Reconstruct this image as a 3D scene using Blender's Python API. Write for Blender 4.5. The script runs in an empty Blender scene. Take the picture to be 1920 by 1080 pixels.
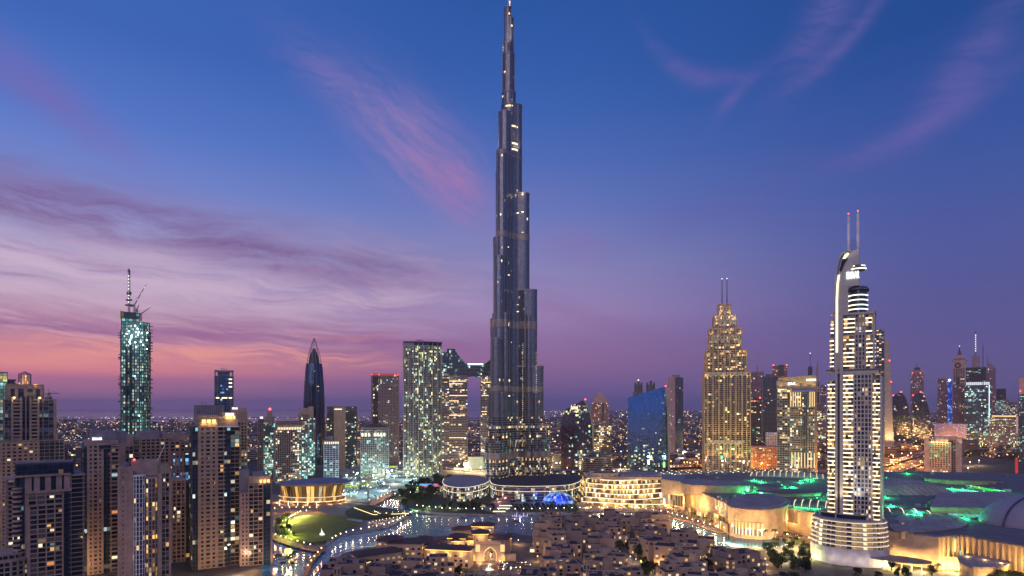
import bpy, math, random
from mathutils import Vector, Matrix
R = random.Random(11)
sc = bpy.context.scene
COL = sc.collection
PI = math.pi
F, H, HY = 1200.0, 135.0, 765.0      # focal length in photo pixels, eye height, horizon row

def lin(c):
    return tuple(((v/255)/12.92 if v/255 <= .04045 else ((v/255+.055)/1.055)**2.4) for v in c)

# ---------------------------------------------------------------- camera
cd = bpy.data.cameras.new('camera'); cam = bpy.data.objects.new('camera', cd); COL.objects.link(cam)
cam.location = (0, 0, H); cam.rotation_euler = (PI/2, 0, 0)
cd.sensor_width = 36; cd.lens = 36*F/1920; cd.shift_y = (HY-540)/1920; cd.clip_start = 5; cd.clip_end = 90000
sc.camera = cam
# ---------------------------------------------------------------- exposure
sc.view_settings.view_transform = 'Standard'; sc.view_settings.look = 'None'
sc.view_settings.exposure = 0; sc.view_settings.gamma = 1
sc.cycles.use_denoising = True; sc.cycles.max_bounces = 5; sc.cycles.diffuse_bounces = 2
sc.cycles.glossy_bounces = 3; sc.cycles.transmission_bounces = 2; sc.cycles.volume_bounces = 0
sc.cycles.sample_clamp_indirect = 4; sc.cycles.caustics_reflective = False; sc.cycles.caustics_refractive = False

# ---------------------------------------------------------------- node helper
class S:
    def __init__(s, nt, sock): s.nt, s.k = nt, sock
    def _m(s, op, *a):
        n = s.nt.nodes.new('ShaderNodeMath'); n.operation = op
        for i, v in enumerate((s,)+a):
            if isinstance(v, S): s.nt.links.new(v.k, n.inputs[i])
            else: n.inputs[i].default_value = v
        return S(s.nt, n.outputs[0])
    def __add__(s, o): return s._m('ADD', o)
    def __radd__(s, o): return s._m('ADD', o)
    def __sub__(s, o): return s._m('SUBTRACT', o)
    def __rsub__(s, o): return (s*-1)+o
    def __mul__(s, o): return s._m('MULTIPLY', o)
    def __rmul__(s, o): return s._m('MULTIPLY', o)
    def __truediv__(s, o): return s._m('DIVIDE', o)
    def f(s, op, *a): return s._m(op, *a)
    def sm(s, a, b, lo=0., hi=1.):
        n = s.nt.nodes.new('ShaderNodeMapRange'); n.interpolation_type = 'SMOOTHSTEP'
        s.nt.links.new(s.k, n.inputs[0])
        for i, v in enumerate((a, b, lo, hi)): n.inputs[i+1].default_value = v
        return S(s.nt, n.outputs[0])
def link(nt, v, sock):
    if isinstance(v, S): nt.links.new(v.k, sock)
    elif isinstance(v, (tuple, list)): sock.default_value = tuple(v) if len(v) == len(sock.default_value) else tuple(v)+(1,)
    else: sock.default_value = v
def vec(nt, x, y, z=0.):
    n = nt.nodes.new('ShaderNodeCombineXYZ')
    for i, v in enumerate((x, y, z)): link(nt, v, n.inputs[i])
    return S(nt, n.outputs[0])
def sep(nt, v):
    n = nt.nodes.new('ShaderNodeSeparateXYZ'); nt.links.new(v.k, n.inputs[0]); return [S(nt, o) for o in n.outputs]
def noise(nt, v, scale=1., detail=4., rough=.55, dist=0.):
    n = nt.nodes.new('ShaderNodeTexNoise'); link(nt, v, n.inputs['Vector'])
    n.inputs['Scale'].default_value = scale; n.inputs['Detail'].default_value = detail
    n.inputs['Roughness'].default_value = rough; n.inputs['Distortion'].default_value = dist
    return S(nt, n.outputs[0])
def white(nt, v):
    n = nt.nodes.new('ShaderNodeTexWhiteNoise'); n.noise_dimensions = '3D'; link(nt, v, n.inputs['Vector'])
    return S(nt, n.outputs[0]), S(nt, n.outputs[1])
def mix(nt, f, a, b, mode='MIX'):
    n = nt.nodes.new('ShaderNodeMix'); n.data_type = 'RGBA'; n.blend_type = mode
    link(nt, f, n.inputs[0]); link(nt, a, n.inputs[6]); link(nt, b, n.inputs[7])
    return S(nt, n.outputs[2])
def ramp(nt, f, stops, interp='LINEAR'):
    n = nt.nodes.new('ShaderNodeValToRGB'); link(nt, f, n.inputs[0]); e = n.color_ramp; e.interpolation = interp
    while len(e.elements) < len(stops): e.elements.new(.5)
    for i, (p, c) in enumerate(stops): e.elements[i].position = p
    for i, (p, c) in enumerate(stops): e.elements[i].position = p; e.elements[i].color = tuple(c)+(1,)
    return S(nt, n.outputs[0])

# ---------------------------------------------------------------- world: dusk sky with thin cloud
w = bpy.data.worlds.new('World'); sc.world = w; w.use_nodes = True
nt = w.node_tree; nt.nodes.clear()
tc = S(nt, nt.nodes.new('ShaderNodeTexCoord').outputs['Generated'])
x, y, z = sep(nt, tc)
az = x.f('ARCTAN2', y)*57.296; el = z.f('ARCSINE')*57.296
def skyramp(st): return ramp(nt, el/36., [(p/36., lin(c)) for p, c in st])
L_ = skyramp([(0, (222, 140, 176)), (1.2, (204, 130, 160)), (2.2, (206, 124, 154)), (2.9, (252, 150, 148)), (4.4, (250, 160, 156)), (6, (216, 168, 184)), (9, (200, 174, 200)), (13, (168, 162, 206)), (17, (118, 138, 208)), (21, (86, 122, 202)), (27, (62, 102, 184))])
C_ = skyramp([(0, (116, 96, 152)), (1.5, (128, 98, 152)), (4, (152, 110, 156)), (6, (152, 118, 168)), (8.5, (162, 138, 186)), (12.5, (140, 138, 190)), (17, (104, 122, 190)), (21, (80, 110, 185)), (25, (60, 100, 178)), (29, (48, 92, 170)), (33, (41, 86, 162))])
R_ = skyramp([(0, (106, 96, 144)), (2, (102, 92, 144)), (5, (96, 90, 148)), (8, (88, 90, 152)), (12, (80, 91, 158)), (17, (64, 89, 162)), (22, (47, 83, 158)), (27, (32, 75, 146))])
B_ = skyramp([(0, (120, 80, 90)), (1.2, (206, 142, 146)), (2.6, (150, 150, 196)), (5, (110, 150, 212)), (9, (84, 130, 206)), (20, (90, 120, 190)), (36, (70, 100, 180))])
c = mix(nt, az.sm(-40, 2), L_, C_); c = mix(nt, az.sm(-2, 36), c, R_)
# thin cloud: streaks bent by a slow warp
w0 = noise(nt, vec(nt, az*.05, el*.09, 3.), 1, 3)-.5
ew = el + w0*7 + az*.10
s1 = noise(nt, vec(nt, az*.045, ew*.33, 0.), 1, 7, .6, .6)
s2 = noise(nt, vec(nt, az*.09+w0*1.2, el*.62+az*.05+w0*5, 5.), 1, 10, .7, .2)
s3 = noise(nt, vec(nt, az*.06+w0, el*.8+az*.04+w0*4, 9.), 1, 10, .68, .2)
def gau(c0, s): v = (c0*(1./s)); return (v*v*-1).f('EXPONENT')
def blob(a0, e0, ang, la, lb, curve=0.):
    ca, sa = math.cos(math.radians(ang)), math.sin(math.radians(ang))
    dx, dy = az-a0, el-e0
    u, v = dx*ca+dy*sa, dy*ca-dx*sa
    if curve: v = v-u*u*curve
    return gau(u, la)*gau(v, lb)
w1 = noise(nt, vec(nt, az*.08, el*.12, 7.), 1, 7, .6)-.5
s4 = noise(nt, vec(nt, az*.10+el*.05+w1*1.5, el*.95+az*.06+w1*6, 2.), 1, 10, .74)
fib = s4.sm(.34, .66)
u3, v3 = az*.81-el*.59, el*.81+az*.59
wf = noise(nt, vec(nt, u3*.13+w1*1.2, v3*.8+w1*3, 4.), 1, 9, .72).sm(.33, .68)
left = az.sm(2, -14)
line = el-15.0-(az+38)*(-.11)+(s1-.5)*5+(s2-.5)*2
bandm = gau(line, 1.9)*az.sm(-1, -13)*(s2.sm(.28, .55)*.6+fib*.4)
c = mix(nt, gau(el-10.2, 3.2)*left*s2.sm(.36, .62)*.75, c, lin((216, 188, 210)))
c = mix(nt, bandm*.95, c, lin((122, 94, 148)))
c = mix(nt, gau(el-9.6, 2.6)*left*s3.sm(.48, .66)*(fib*.6+.4)*.7, c, lin((146, 110, 164)))
c = mix(nt, gau(el-5.9, 1.5)*az.sm(4, -10)*s3.sm(.38, .55)*(fib*.4+.6)*.85, c, lin((156, 98, 150)))
c = mix(nt, gau(el-4.4, 1.6)*az.sm(-4, -20)*s2.sm(.46, .62)*.8, c, lin((255, 168, 150)))
wc = lin((168, 132, 184))
c = mix(nt, blob(-8.2, 21.8, -36, 6.5, 2.9)*(wf*.75+.2)*.8, c, wc)
c = mix(nt, blob(-5.2, 19.2, -42, 3.6, 1.8)*(wf*.6+.3)*.7, c, lin((180, 120, 170)))
c = mix(nt, blob(-14, 25.5, -28, 6, 1.6)*fib*.35, c, wc)
c = mix(nt, blob(-36, 21.5, -30, 6, 1.6)*s1.sm(.3, .6)*.5, c, lin((130, 100, 172)))
c = mix(nt, blob(6, 8, -25, 9, 2)*s1.sm(.35, .65)*(fib*.5+.5)*.5, c, lin((140, 94, 152)))
c = mix(nt, blob(5, 15.5, -40, 4, 2.2)*.35*s1.sm(.3, .7), c, lin((150, 104, 165)))
for a in ((27.2, 26.6, 36, 4.2, .55, .03), (26, 28.5, 50, 4.5, 1.6, 0), (32.6, 20.2, 20, 6, .9, .012), (35.5, 23.5, 48, 4.5, 1.4, 0), (19.2, 24.8, 38, 2, .5, -.05), (16, 26.5, -20, 4, .7, .06)):
    c = mix(nt, blob(*a)*(fib*.6+.3)*.7, c, lin((110, 100, 172)))
c = mix(nt, blob(20, 17, 14, 16, 3)*s1.sm(.35, .75)*.3, c, lin((100, 88, 160)))
c = mix(nt, y.sm(.25, -.35), c, B_)
c = mix(nt, z.sm(-.002, -.01), c, lin((60, 55, 90)))
bg = nt.nodes.new('ShaderNodeBackground'); link(nt, c, bg.inputs[0]); bg.inputs[1].default_value = 1
nt.links.new(bg.outputs[0], nt.nodes.new('ShaderNodeOutputWorld').inputs[0])
w.cycles.sampling_method = 'MANUAL'; w.cycles.sample_map_resolution = 512
# ---------------------------------------------------------------- afterglow: one very soft low sun from behind the eye
sl = bpy.data.lights.new('sun', 'SUN'); sl.energy = .8; sl.angle = math.radians(50); sl.color = (1, .74, .62)
so = bpy.data.objects.new('sun', sl); COL.objects.link(so)
so.rotation_euler = Vector((-.25, -.85, .5)).to_track_quat('Z', 'Y').to_euler()

# ---------------------------------------------------------------- placing: pixel + distance -> metres
def X(px, D): return (px-960)/F*D
def Z(py, D): return H+(HY-py)/F*D
def G(px, py, z=0.): D = (H-z)*F/(py-HY); return (X(px, D), D)

# ---------------------------------------------------------------- mesh builder
class MB:
    def __init__(s): s.v, s.f, s.uv, s.m = [], [], [], []
    def face(s, pts, uv=None, m=0):
        n = len(s.v); s.v += [tuple(p) for p in pts]; s.f.append(tuple(range(n, n+len(pts))))
        s.uv += uv if uv else [(p[0]*.1+.5, p[1]*.1+.5) for p in pts]; s.m.append(m); return s
    def prism(s, poly, z0, z1, bay=3., fh=3.5, m=0, cm=None, top=True, bot=False, z1f=None, u0=0, rb=False):
        n = len(poly); u = u0
        cm = m if cm is None else cm
        tz = [z1f(p) if z1f else z1 for p in poly]
        for i in range(n):
            a, b = poly[i], poly[(i+1) % n]
            L = math.hypot(b[0]-a[0], b[1]-a[1]); k = max(1, round(L/bay)) if not rb else L/bay
            s.face([(a[0], a[1], z0), (b[0], b[1], z0), (b[0], b[1], tz[(i+1) % n]), (a[0], a[1], tz[i])],
                   [(u, 0), (u+k, 0), (u+k, (tz[(i+1) % n]-z0)/fh), (u, (tz[i]-z0)/fh)], m)
            u += k+(0 if rb else 7)
        if top: s.face([(p[0], p[1], t) for p, t in zip(poly, tz)], None, cm)
        if bot: s.face([(p[0], p[1], z0) for p in reversed(poly)], None, cm)
        return s
    def box(s, cx, cy, z0, z1, w, d, r=0., m=0): return s.prism(rect(cx, cy, w, d, r), z0, z1, m=m, bot=True)
    def bx(s, x0, x1, y0, y1, z0, z1, m=0): return s.prism([(x0, y0), (x1, y0), (x1, y1), (x0, y1)], z0, z1, m=m, bot=True)
    def tube(s, p, q, r0, r1=None, n=6, m=0, cap=True):
        r1 = r0 if r1 is None else r1; p, q = Vector(p), Vector(q); d = (q-p).normalized()
        a = d.orthogonal().normalized(); b = d.cross(a)
        P = [[c+(a*math.cos(t*2*PI/n)+b*math.sin(t*2*PI/n))*r for t in range(n)] for c, r in ((p, r0), (q, r1))]
        for i in range(n):
            j = (i+1) % n; s.face([P[0][i], P[0][j], P[1][j], P[1][i]], None, m)
        if cap: s.face(P[1], None, m); s.face(P[0][::-1], None, m)
        return s
    def loft(s, rings, m=0, uvs=None, cap=True, closed=True):
        n = len(rings[0])
        for k in range(len(rings)-1):
            for i in range(n if closed else n-1):
                j = (i+1) % n
                s.face([rings[k][i], rings[k][j], rings[k+1][j], rings[k+1][i]],
                       uvs and [(i*uvs[0], k*uvs[1]), ((i+1)*uvs[0], k*uvs[1]), ((i+1)*uvs[0], (k+1)*uvs[1]), (i*uvs[0], (k+1)*uvs[1])], m)
        if cap: s.face(rings[-1], None, m)
        return s
    def extr(s, out, y0, y1, bay=3., fh=3.5, m=0, sm=None):
        # outline in local (x, z) pushed from y0 to y1; counter-clockwise seen from -y
        sm = m if sm is None else sm
        s.face([(a, y0, b) for a, b in out], [(a/bay+40, b/fh) for a, b in out], m)
        s.face([(a, y1, b) for a, b in reversed(out)], [(a/bay+40, b/fh) for a, b in reversed(out)], m)
        n = len(out)
        for i in range(n):
            a, b = out[i], out[(i+1) % n]
            s.face([(a[0], y0, a[1]), (a[0], y1, a[1]), (b[0], y1, b[1]), (b[0], y0, b[1])],
                   [(80, a[1]/fh), (80+(y1-y0)/bay, a[1]/fh), (80+(y1-y0)/bay, b[1]/fh), (80, b[1]/fh)], sm)
        return s
    def ball(s, c, r, n=6, k=4, m=0, sz=1.):
        R_ = [[(c[0]+r*math.sin(PI*j/k)*math.cos(2*PI*i/n), c[1]+r*math.sin(PI*j/k)*math.sin(2*PI*i/n), c[2]-r*sz*math.cos(PI*j/k)) for i in range(n)] for j in range(k+1)]
        return s.loft(R_, m, cap=False)
    def mesh(s, name, mats):
        me = bpy.data.meshes.new(name); me.from_pydata(s.v, [], s.f)
        for mt in (mats if isinstance(mats, (list, tuple)) else [mats]): me.materials.append(mt)
        if len(me.polygons):
            me.uv_layers.new(name='UVMap').data.foreach_set('uv', [c for t in s.uv for c in t])
            me.polygons.foreach_set('material_index', s.m)
        me.update(); return me
    def build(s, name, mats, parent=None, **k):
        if not s.f: return None
        return link_obj(name, s.mesh(name, mats), parent, **k)
def link_obj(name, data, parent=None, loc=None, rz=0., **k):
    o = bpy.data.objects.new(name, data); COL.objects.link(o)
    if loc: o.location = loc
    if rz: o.rotation_euler.z = rz
    if parent: o.parent = parent
    tag(o, **k); return o
def tag(o, label=None, cat=None, group=None, kind=None):
    for a, b in (('label', label), ('category', cat), ('group', group), ('kind', kind)):
        if b: o[a] = b
    return o
def thing(name, label, cat, loc=(0, 0, 0), rz=0., group=None):
    return link_obj(name, None, None, loc, rz, label=label, cat=cat, group=group)
def copy_tree(o, parent=None):
    c_ = o.copy(); COL.objects.link(c_); c_.parent = parent
    for ch in o.children: copy_tree(ch, c_)
    return c_
def rect(cx, cy, w, d, r=0.):
    ca, sa = math.cos(r), math.sin(r)
    return [(cx+a*w/2*ca-b*d/2*sa, cy+a*w/2*sa+b*d/2*ca) for a, b in ((-1, -1), (1, -1), (1, 1), (-1, 1))]
def ell(cx, cy, rx, ry, n=24, r=0., a0=0., a1=2*PI):
    full = abs(a1-a0-2*PI) < 1e-6; ca, sa = math.cos(r), math.sin(r)
    return [(cx+rx*math.cos(t)*ca-ry*math.sin(t)*sa, cy+rx*math.cos(t)*sa+ry*math.sin(t)*ca) for t in (a0+(a1-a0)*i/(n if full else n-1) for i in range(n))]
def area(p): return sum(p[i][0]*p[(i+1) % len(p)][1]-p[(i+1) % len(p)][0]*p[i][1] for i in range(len(p)))
def ccw(p): return p if area(p) > 0 else p[::-1]
def off(poly, d):
    n = len(poly); out = []
    for i in range(n):
        p, q, r = Vector(poly[i-1]), Vector(poly[i]), Vector(poly[(i+1) % n])
        e, f = (q-p).normalized(), (r-q).normalized()
        n1, n2 = Vector((e.y, -e.x)), Vector((f.y, -f.x)); m = (n1+n2)
        m = m/max(.35, m.length_squared)*2 if m.length > 1e-4 else n1
        out.append((q.x+m.x*d, q.y+m.y*d))
    return out
def smooth(pts, k=6, closed=True):
    n = len(pts); out = []
    for i in range(n if closed else n-1):
        a, b, c_, d = (pts[(i+j) % n] if closed else pts[min(max(i+j, 0), n-1)] for j in (-1, 0, 1, 2))
        for t in (j/k for j in range(k)):
            out.append(tuple(.5*((2*b[q])+(-a[q]+c_[q])*t+(2*a[q]-5*b[q]+4*c_[q]-d[q])*t*t+(-a[q]+3*b[q]-3*c_[q]+d[q])*t**3) for q in range(2)))
    if not closed: out.append(pts[-1])
    return out
def inside(p, poly):
    c_ = False; n = len(poly)
    for i in range(n):
        a, b = poly[i], poly[i-1]
        if (a[1] > p[1]) != (b[1] > p[1]) and p[0] < (b[0]-a[0])*(p[1]-a[1])/(b[1]-a[1])+a[0]: c_ = not c_
    return c_

# ---------------------------------------------------------------- materials
MAT = {}
def newmat(name):
    m = bpy.data.materials.new(name); m.use_nodes = True; t = m.node_tree; t.nodes.clear()
    p = t.nodes.new('ShaderNodeBsdfPrincipled'); t.links.new(p.outputs[0], t.nodes.new('ShaderNodeOutputMaterial').inputs[0])
    return m, t, p
def pbr(name, col, rough=.7, metal=0., var=.25, sc_=.15, stain=0.):
    if name in MAT: return MAT[name]
    m, t, p = newmat(name)
    pos = S(t, t.nodes.new('ShaderNodeTexCoord').outputs['Object'])
    n1 = noise(t, pos, sc_, 5, .6); n2 = noise(t, pos, sc_*9, 3)
    f_ = (n1*.7+n2*.3).sm(.3, .7)
    cc = mix(t, f_, tuple(v*(1-var) for v in col), tuple(min(1, v*(1+var)) for v in col))
    if stain:
        a, b, c_ = sep(t, pos)
        st = noise(t, vec(t, a*.8, b*.8, c_*.04), 1, 4).sm(.5, .75)
        cc = mix(t, st*stain, cc, tuple(v*.5 for v in col))
    link(t, cc, p.inputs['Base Color']); p.inputs['Roughness'].default_value = rough; p.inputs['Metallic'].default_value = metal
    MAT[name] = m; return m
def emit(name, col, st, samp=False, base=(.02, .02, .02)):
    if name in MAT: return MAT[name]
    m, t, p = newmat(name); p.inputs['Base Color'].default_value = tuple(base)+(1,)
    p.inputs['Emission Color'].default_value = tuple(col)+(1,); p.inputs['Emission Strength'].default_value = st
    m.cycles.emission_sampling = 'AUTO' if samp else 'NONE'
    MAT[name] = m; return m
PAL = {
 'warm': [(0, (1, .55, .2)), (.3, (1, .72, .36)), (.6, (1, .85, .55)), (.85, (.95, 1, .9)), (.93, (.4, .85, .9))],
 'mixed': [(0, (1, .6, .22)), (.25, (1, .8, .45)), (.5, (1, .95, .75)), (.7, (.75, .95, .9)), (.85, (.3, .75, .85))],
 'teal': [(0, (.35, .95, .85)), (.4, (.6, 1, .85)), (.7, (.85, 1, .9)), (.9, (1, .85, .5))],
 'office': [(0, (1, .9, .35)), (.35, (.9, 1, .5)), (.6, (1, .95, .7)), (.8, (.4, .9, .8))],
 'gold': [(0, (1, .5, .12)), (.4, (1, .65, .22)), (.8, (1, .85, .5))],
 'blue': [(0, (.15, .45, 1)), (.5, (.2, .6, 1)), (.8, (.7, .9, 1))],
}
def seamed(name, col, sx=9., sy=3.2, rot=.5):
    m, t, p = newmat(name); pos = S(t, t.nodes.new('ShaderNodeTexCoord').outputs['Object'])
    mp = t.nodes.new('ShaderNodeMapping'); mp.inputs['Rotation'].default_value = (0, 0, rot); t.links.new(pos.k, mp.inputs['Vector'])
    b = t.nodes.new('ShaderNodeTexBrick'); t.links.new(mp.outputs[0], b.inputs['Vector']); b.inputs['Scale'].default_value = 1
    b.inputs['Brick Width'].default_value = sx; b.inputs['Row Height'].default_value = sy; b.inputs['Mortar Size'].default_value = .25
    b.inputs['Color1'].default_value = tuple(v*.8 for v in col)+(1,); b.inputs['Color2'].default_value = tuple(v*1.2 for v in col)+(1,); b.inputs['Mortar'].default_value = tuple(v*.35 for v in col)+(1,)
    n = noise(t, pos, .06, 5, .65).sm(.35, .7)
    link(t, mix(t, n*.6, S(t, b.outputs[0]), tuple(v*.55 for v in col)), p.inputs['Base Color']); p.inputs['Roughness'].default_value = .75; MAT[name] = m; return m
def glz(name, tint=(.02, .03, .045), lit=.15, pal='warm', st=1.2, metal=.0, rough=.08, row=.0, tilt=.02, gap=.0, low=0., lowk=1.5):
    if name in MAT: return MAT[name]
    m, t, p = newmat(name)
    uv = S(t, t.nodes.new('ShaderNodeTexCoord').outputs['UV']); u, v, _ = sep(t, uv)
    rnd = S(t, t.nodes.new('ShaderNodeObjectInfo').outputs['Random'])*91.
    fu, fv = u.f('FLOOR'), v.f('FLOOR')
    rr, _3 = white(t, vec(t, 8.1, fv+.7, rnd+5.)); f2 = ((fu+rr*6.).f('FLOOR')*.5).f('FLOOR')*2.; sw = rr.f('GREATER_THAN', .45); fr_ = fu+(f2-fu)*sw
    a, _4 = white(t, vec(t, fr_, fv, rnd)); ac = white(t, vec(t, fu, fv, rnd+3.))[1]; b, bc = white(t, vec(t, fu+.5, fv+31.3, rnd+7.))
    r_, _2 = white(t, vec(t, 3.3, fv+.2, rnd+2.))
    clump = noise(t, vec(t, fu*.13, fv*.09, rnd), 1, 2)
    thr = clump.sm(.38, .66)*(lit*1.75)+lit*.1+r_.f('GREATER_THAN', 1-row)*.6
    if low: thr = thr+v.sm(low, 0.)*lit*lowk
    on = a.f('LESS_THAN', thr)
    x_, y_ = u.f('FRACT'), v.f('FRACT')
    inn = noise(t, vec(t, u*2.3, v*2.9, rnd), 1, 2)*1.2+.25
    msk = on*(x_-.5).f('ABSOLUTE').sm(.5-gap*.5, .5-gap*.5-.06)*inn
    br = b*b*b*2.1+.13
    link(t, ramp(t, sep(t, bc)[1], PAL[pal], 'CONSTANT'), p.inputs['Emission Color'])
    link(t, msk*br*st, p.inputs['Emission Strength'])
    bs = mix(t, sep(t, ac)[2]*.6, tint, tuple(min(1, q*1.8) for q in tint))
    link(t, bs, p.inputs['Base Color']); p.inputs['Metallic'].default_value = metal; p.inputs['Roughness'].default_value = rough
    p.inputs['Specular IOR Level'].default_value = .6
    if tilt:
        g = t.nodes.new('ShaderNodeNewGeometry')
        q = t.nodes.new('ShaderNodeVectorMath'); q.operation = 'SUBTRACT'; t.links.new(ac.k, q.inputs[0]); q.inputs[1].default_value = (.5,)*3
        q2 = t.nodes.new('ShaderNodeVectorMath'); q2.operation = 'SCALE'; t.links.new(q.outputs[0], q2.inputs[0]); q2.inputs['Scale'].default_value = tilt*2
        q3 = t.nodes.new('ShaderNodeVectorMath'); q3.operation = 'ADD'; t.links.new(g.outputs['Normal'], q3.inputs[0]); t.links.new(q2.outputs[0], q3.inputs[1])
        q4 = t.nodes.new('ShaderNodeVectorMath'); q4.operation = 'NORMALIZE'; t.links.new(q3.outputs[0], q4.inputs[0])
        t.links.new(q4.outputs[0], p.inputs['Normal'])
    m.cycles.emission_sampling = 'NONE'; MAT[name] = m; return m

sand = pbr('sand_render', (.31, .22, .17), .8, stain=.3)
sand2 = pbr('beige_render', (.35, .255, .19), .8, stain=.3)
rose = pbr('rose_render', (.36, .25, .21), .8, stain=.25)
grey = pbr('grey_panel', (.20, .19, .22), .6)
dgrey = pbr('dark_panel', (.06, .06, .075), .5)
white_p = pbr('white_paint', (.72, .70, .74), .5, var=.08)
conc = pbr('concrete', (.30, .28, .28), .85, stain=.4)
stone = pbr('stone_cladding', (.44, .34, .24), .7, stain=.2)
gstone = pbr('gold_stone', (.55, .38, .20), .6, stain=.2)
steel = pbr('steel', (.30, .32, .37), .3, .8, var=.15)
dsteel = pbr('dark_steel', (.09, .10, .13), .35, .7)
roofm = pbr('roof_felt', (.13, .11, .13), .9, sc_=.08)
gN = glz('window_glass_dark', (.015, .025, .035), .05, 'warm', .8, .1, .06)
gNb = glz('window_glass_bay', (.03, .05, .07), .14, 'gold', .8, .3, .06)
gR = glz('reflective_glass_near', (.05, .09, .12), .07, 'mixed', .8, .6, .05, tilt=.04)
gM = glz('window_glass_lived_in', (.02, .03, .04), .34, 'mixed', 1.4, .2, low=14)
gM2 = glz('window_glass_sparse', (.02, .025, .035), .16, 'warm', 1.3, .2)
gT = glz('window_glass_teal', (.03, .09, .10), .42, 'teal', 1.0, .3, low=30)
gC = glz('construction_glow', (.06, .13, .14), .85, 'teal', .62, .3, row=.5)
gB = glz('blue_curtain_glass', (.07, .19, .42), .015, 'office', 1.2, .9, .05, row=.0, tilt=.006, low=24, lowk=16)
gO = glz('office_glass', (.03, .04, .05), .36, 'office', 1.5, .4, row=.14)
gD = glz('dark_curtain_glass', (.04, .06, .09), .05, 'mixed', 1.0, .6, .08)
gK = glz('slate_glass', (.15, .155, .19), .012, 'warm', 1.4, .8, .28, row=.0, tilt=.004)
gKl = glz('slate_glass_lived_in', (.09, .09, .13), .24, 'warm', 1.3, .7, .22, row=.04, tilt=.006)
gG = glz('gold_lit_glass', (.10, .07, .04), .80, 'gold', 1.6, .1, row=.3)
gW = glz('lit_shopfront', (.10, .09, .07), .9, 'warm', 2.2, .1, row=.5)
gBl = glz('blue_lit_glass', (.03, .08, .18), .75, 'blue', 1.1, .3)
eW = emit('lamp_white', (1, .96, .86), 9); eY = emit('lamp_warm', (1, .72, .34), 9); eO = emit('lamp_orange', (1, .42, .10), 6)
eS = emit('light_line_warm', (1, .86, .58), 2.6); eS2 = emit('light_line_gold', (1, .66, .26), 2.2)
eT = emit('flood_white_teal', (.75, 1, .97), 9); eRd = emit('beacon_red', (1, .06, .04), 7); eGr = emit('lamp_green', (.02, .9, .22), 3)
eBl = emit('led_blue', (.02, .12, 1), 2.0); eSg = emit('sign_white', (1, .97, .95), 2.2); eSy = emit('sign_warm', (1, .83, .5), 2.0)
ePk = emit('sign_pink', (1, .1, .35), 2.2)

def lamp_light(loc, power, col, rad=1., parent=None, spot=None, name='lamp_light'):
    l = bpy.data.lights.new(name, 'SPOT' if spot else 'POINT'); l.energy = power; l.color = col; l.shadow_soft_size = rad
    o = bpy.data.objects.new(name, l); COL.objects.link(o); o.location = loc
    if spot:
        l.spot_size = math.radians(spot[3]); l.spot_blend = .6
        o.rotation_euler = Vector(spot[:3]).to_track_quat('-Z', 'Y').to_euler()
    if parent: o.parent = parent
    return o
GOLD = (1, .62, .22); WARM = (1, .78, .48); GREEN = (.03, 1, .3); TEAL = (.6, 1, 1)
def sign(txt, parent, loc, size, mat, rz=0., name='sign_lettering', ext=.25, italic=0., sx=1.):
    cu = bpy.data.curves.new(name, 'FONT'); cu.body = txt; cu.size = size; cu.extrude = ext; cu.align_x = 'CENTER'; cu.align_y = 'CENTER'
    cu.shear = italic; cu.offset = size*.02
    t_ = bpy.data.objects.new('t', cu); COL.objects.link(t_); dg = bpy.context.evaluated_depsgraph_get()
    me = bpy.data.meshes.new_from_object(t_.evaluated_get(dg)); bpy.data.objects.remove(t_); me.materials.clear(); me.materials.append(mat)
    o = link_obj(name, me, parent, loc); o.rotation_euler = (PI/2, 0, rz); o.scale = (sx, 1, 1); return o

# ---------------------------------------------------------------- building frame
NWIN = 0
WCACHE = {}
def wmesh(w_, h_, mat):
    k = (round(w_, 1), round(h_, 1), mat.name)
    if k not in WCACHE:
        WCACHE[k] = MB().extr([(-k[0]/2, -k[1]/2), (k[0]/2, -k[1]/2), (k[0]/2, k[1]/2), (-k[0]/2, k[1]/2)], -.06, 0).mesh('window', mat)
    return WCACHE[k]
WL = [emit('window_lit_%s' % n, c_, s_) for n, c_, s_ in (('amber', (1, .55, .2), .8), ('warm', (1, .75, .4), 1.0), ('cream', (1, .88, .6), 1.1), ('soft', (1, .62, .3), .4), ('dim', (.9, .6, .35), .18), ('cool', (.6, .95, .95), .6), ('aqua', (.25, .7, .7), .3), ('orange', (1, .4, .12), .7))]
WD = [pbr('window_dark', (.015, .02, .03), .08, .2), pbr('window_dusky', (.05, .06, .08), .1, .4), pbr('window_curtained', (.10, .085, .08), .5)]
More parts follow.
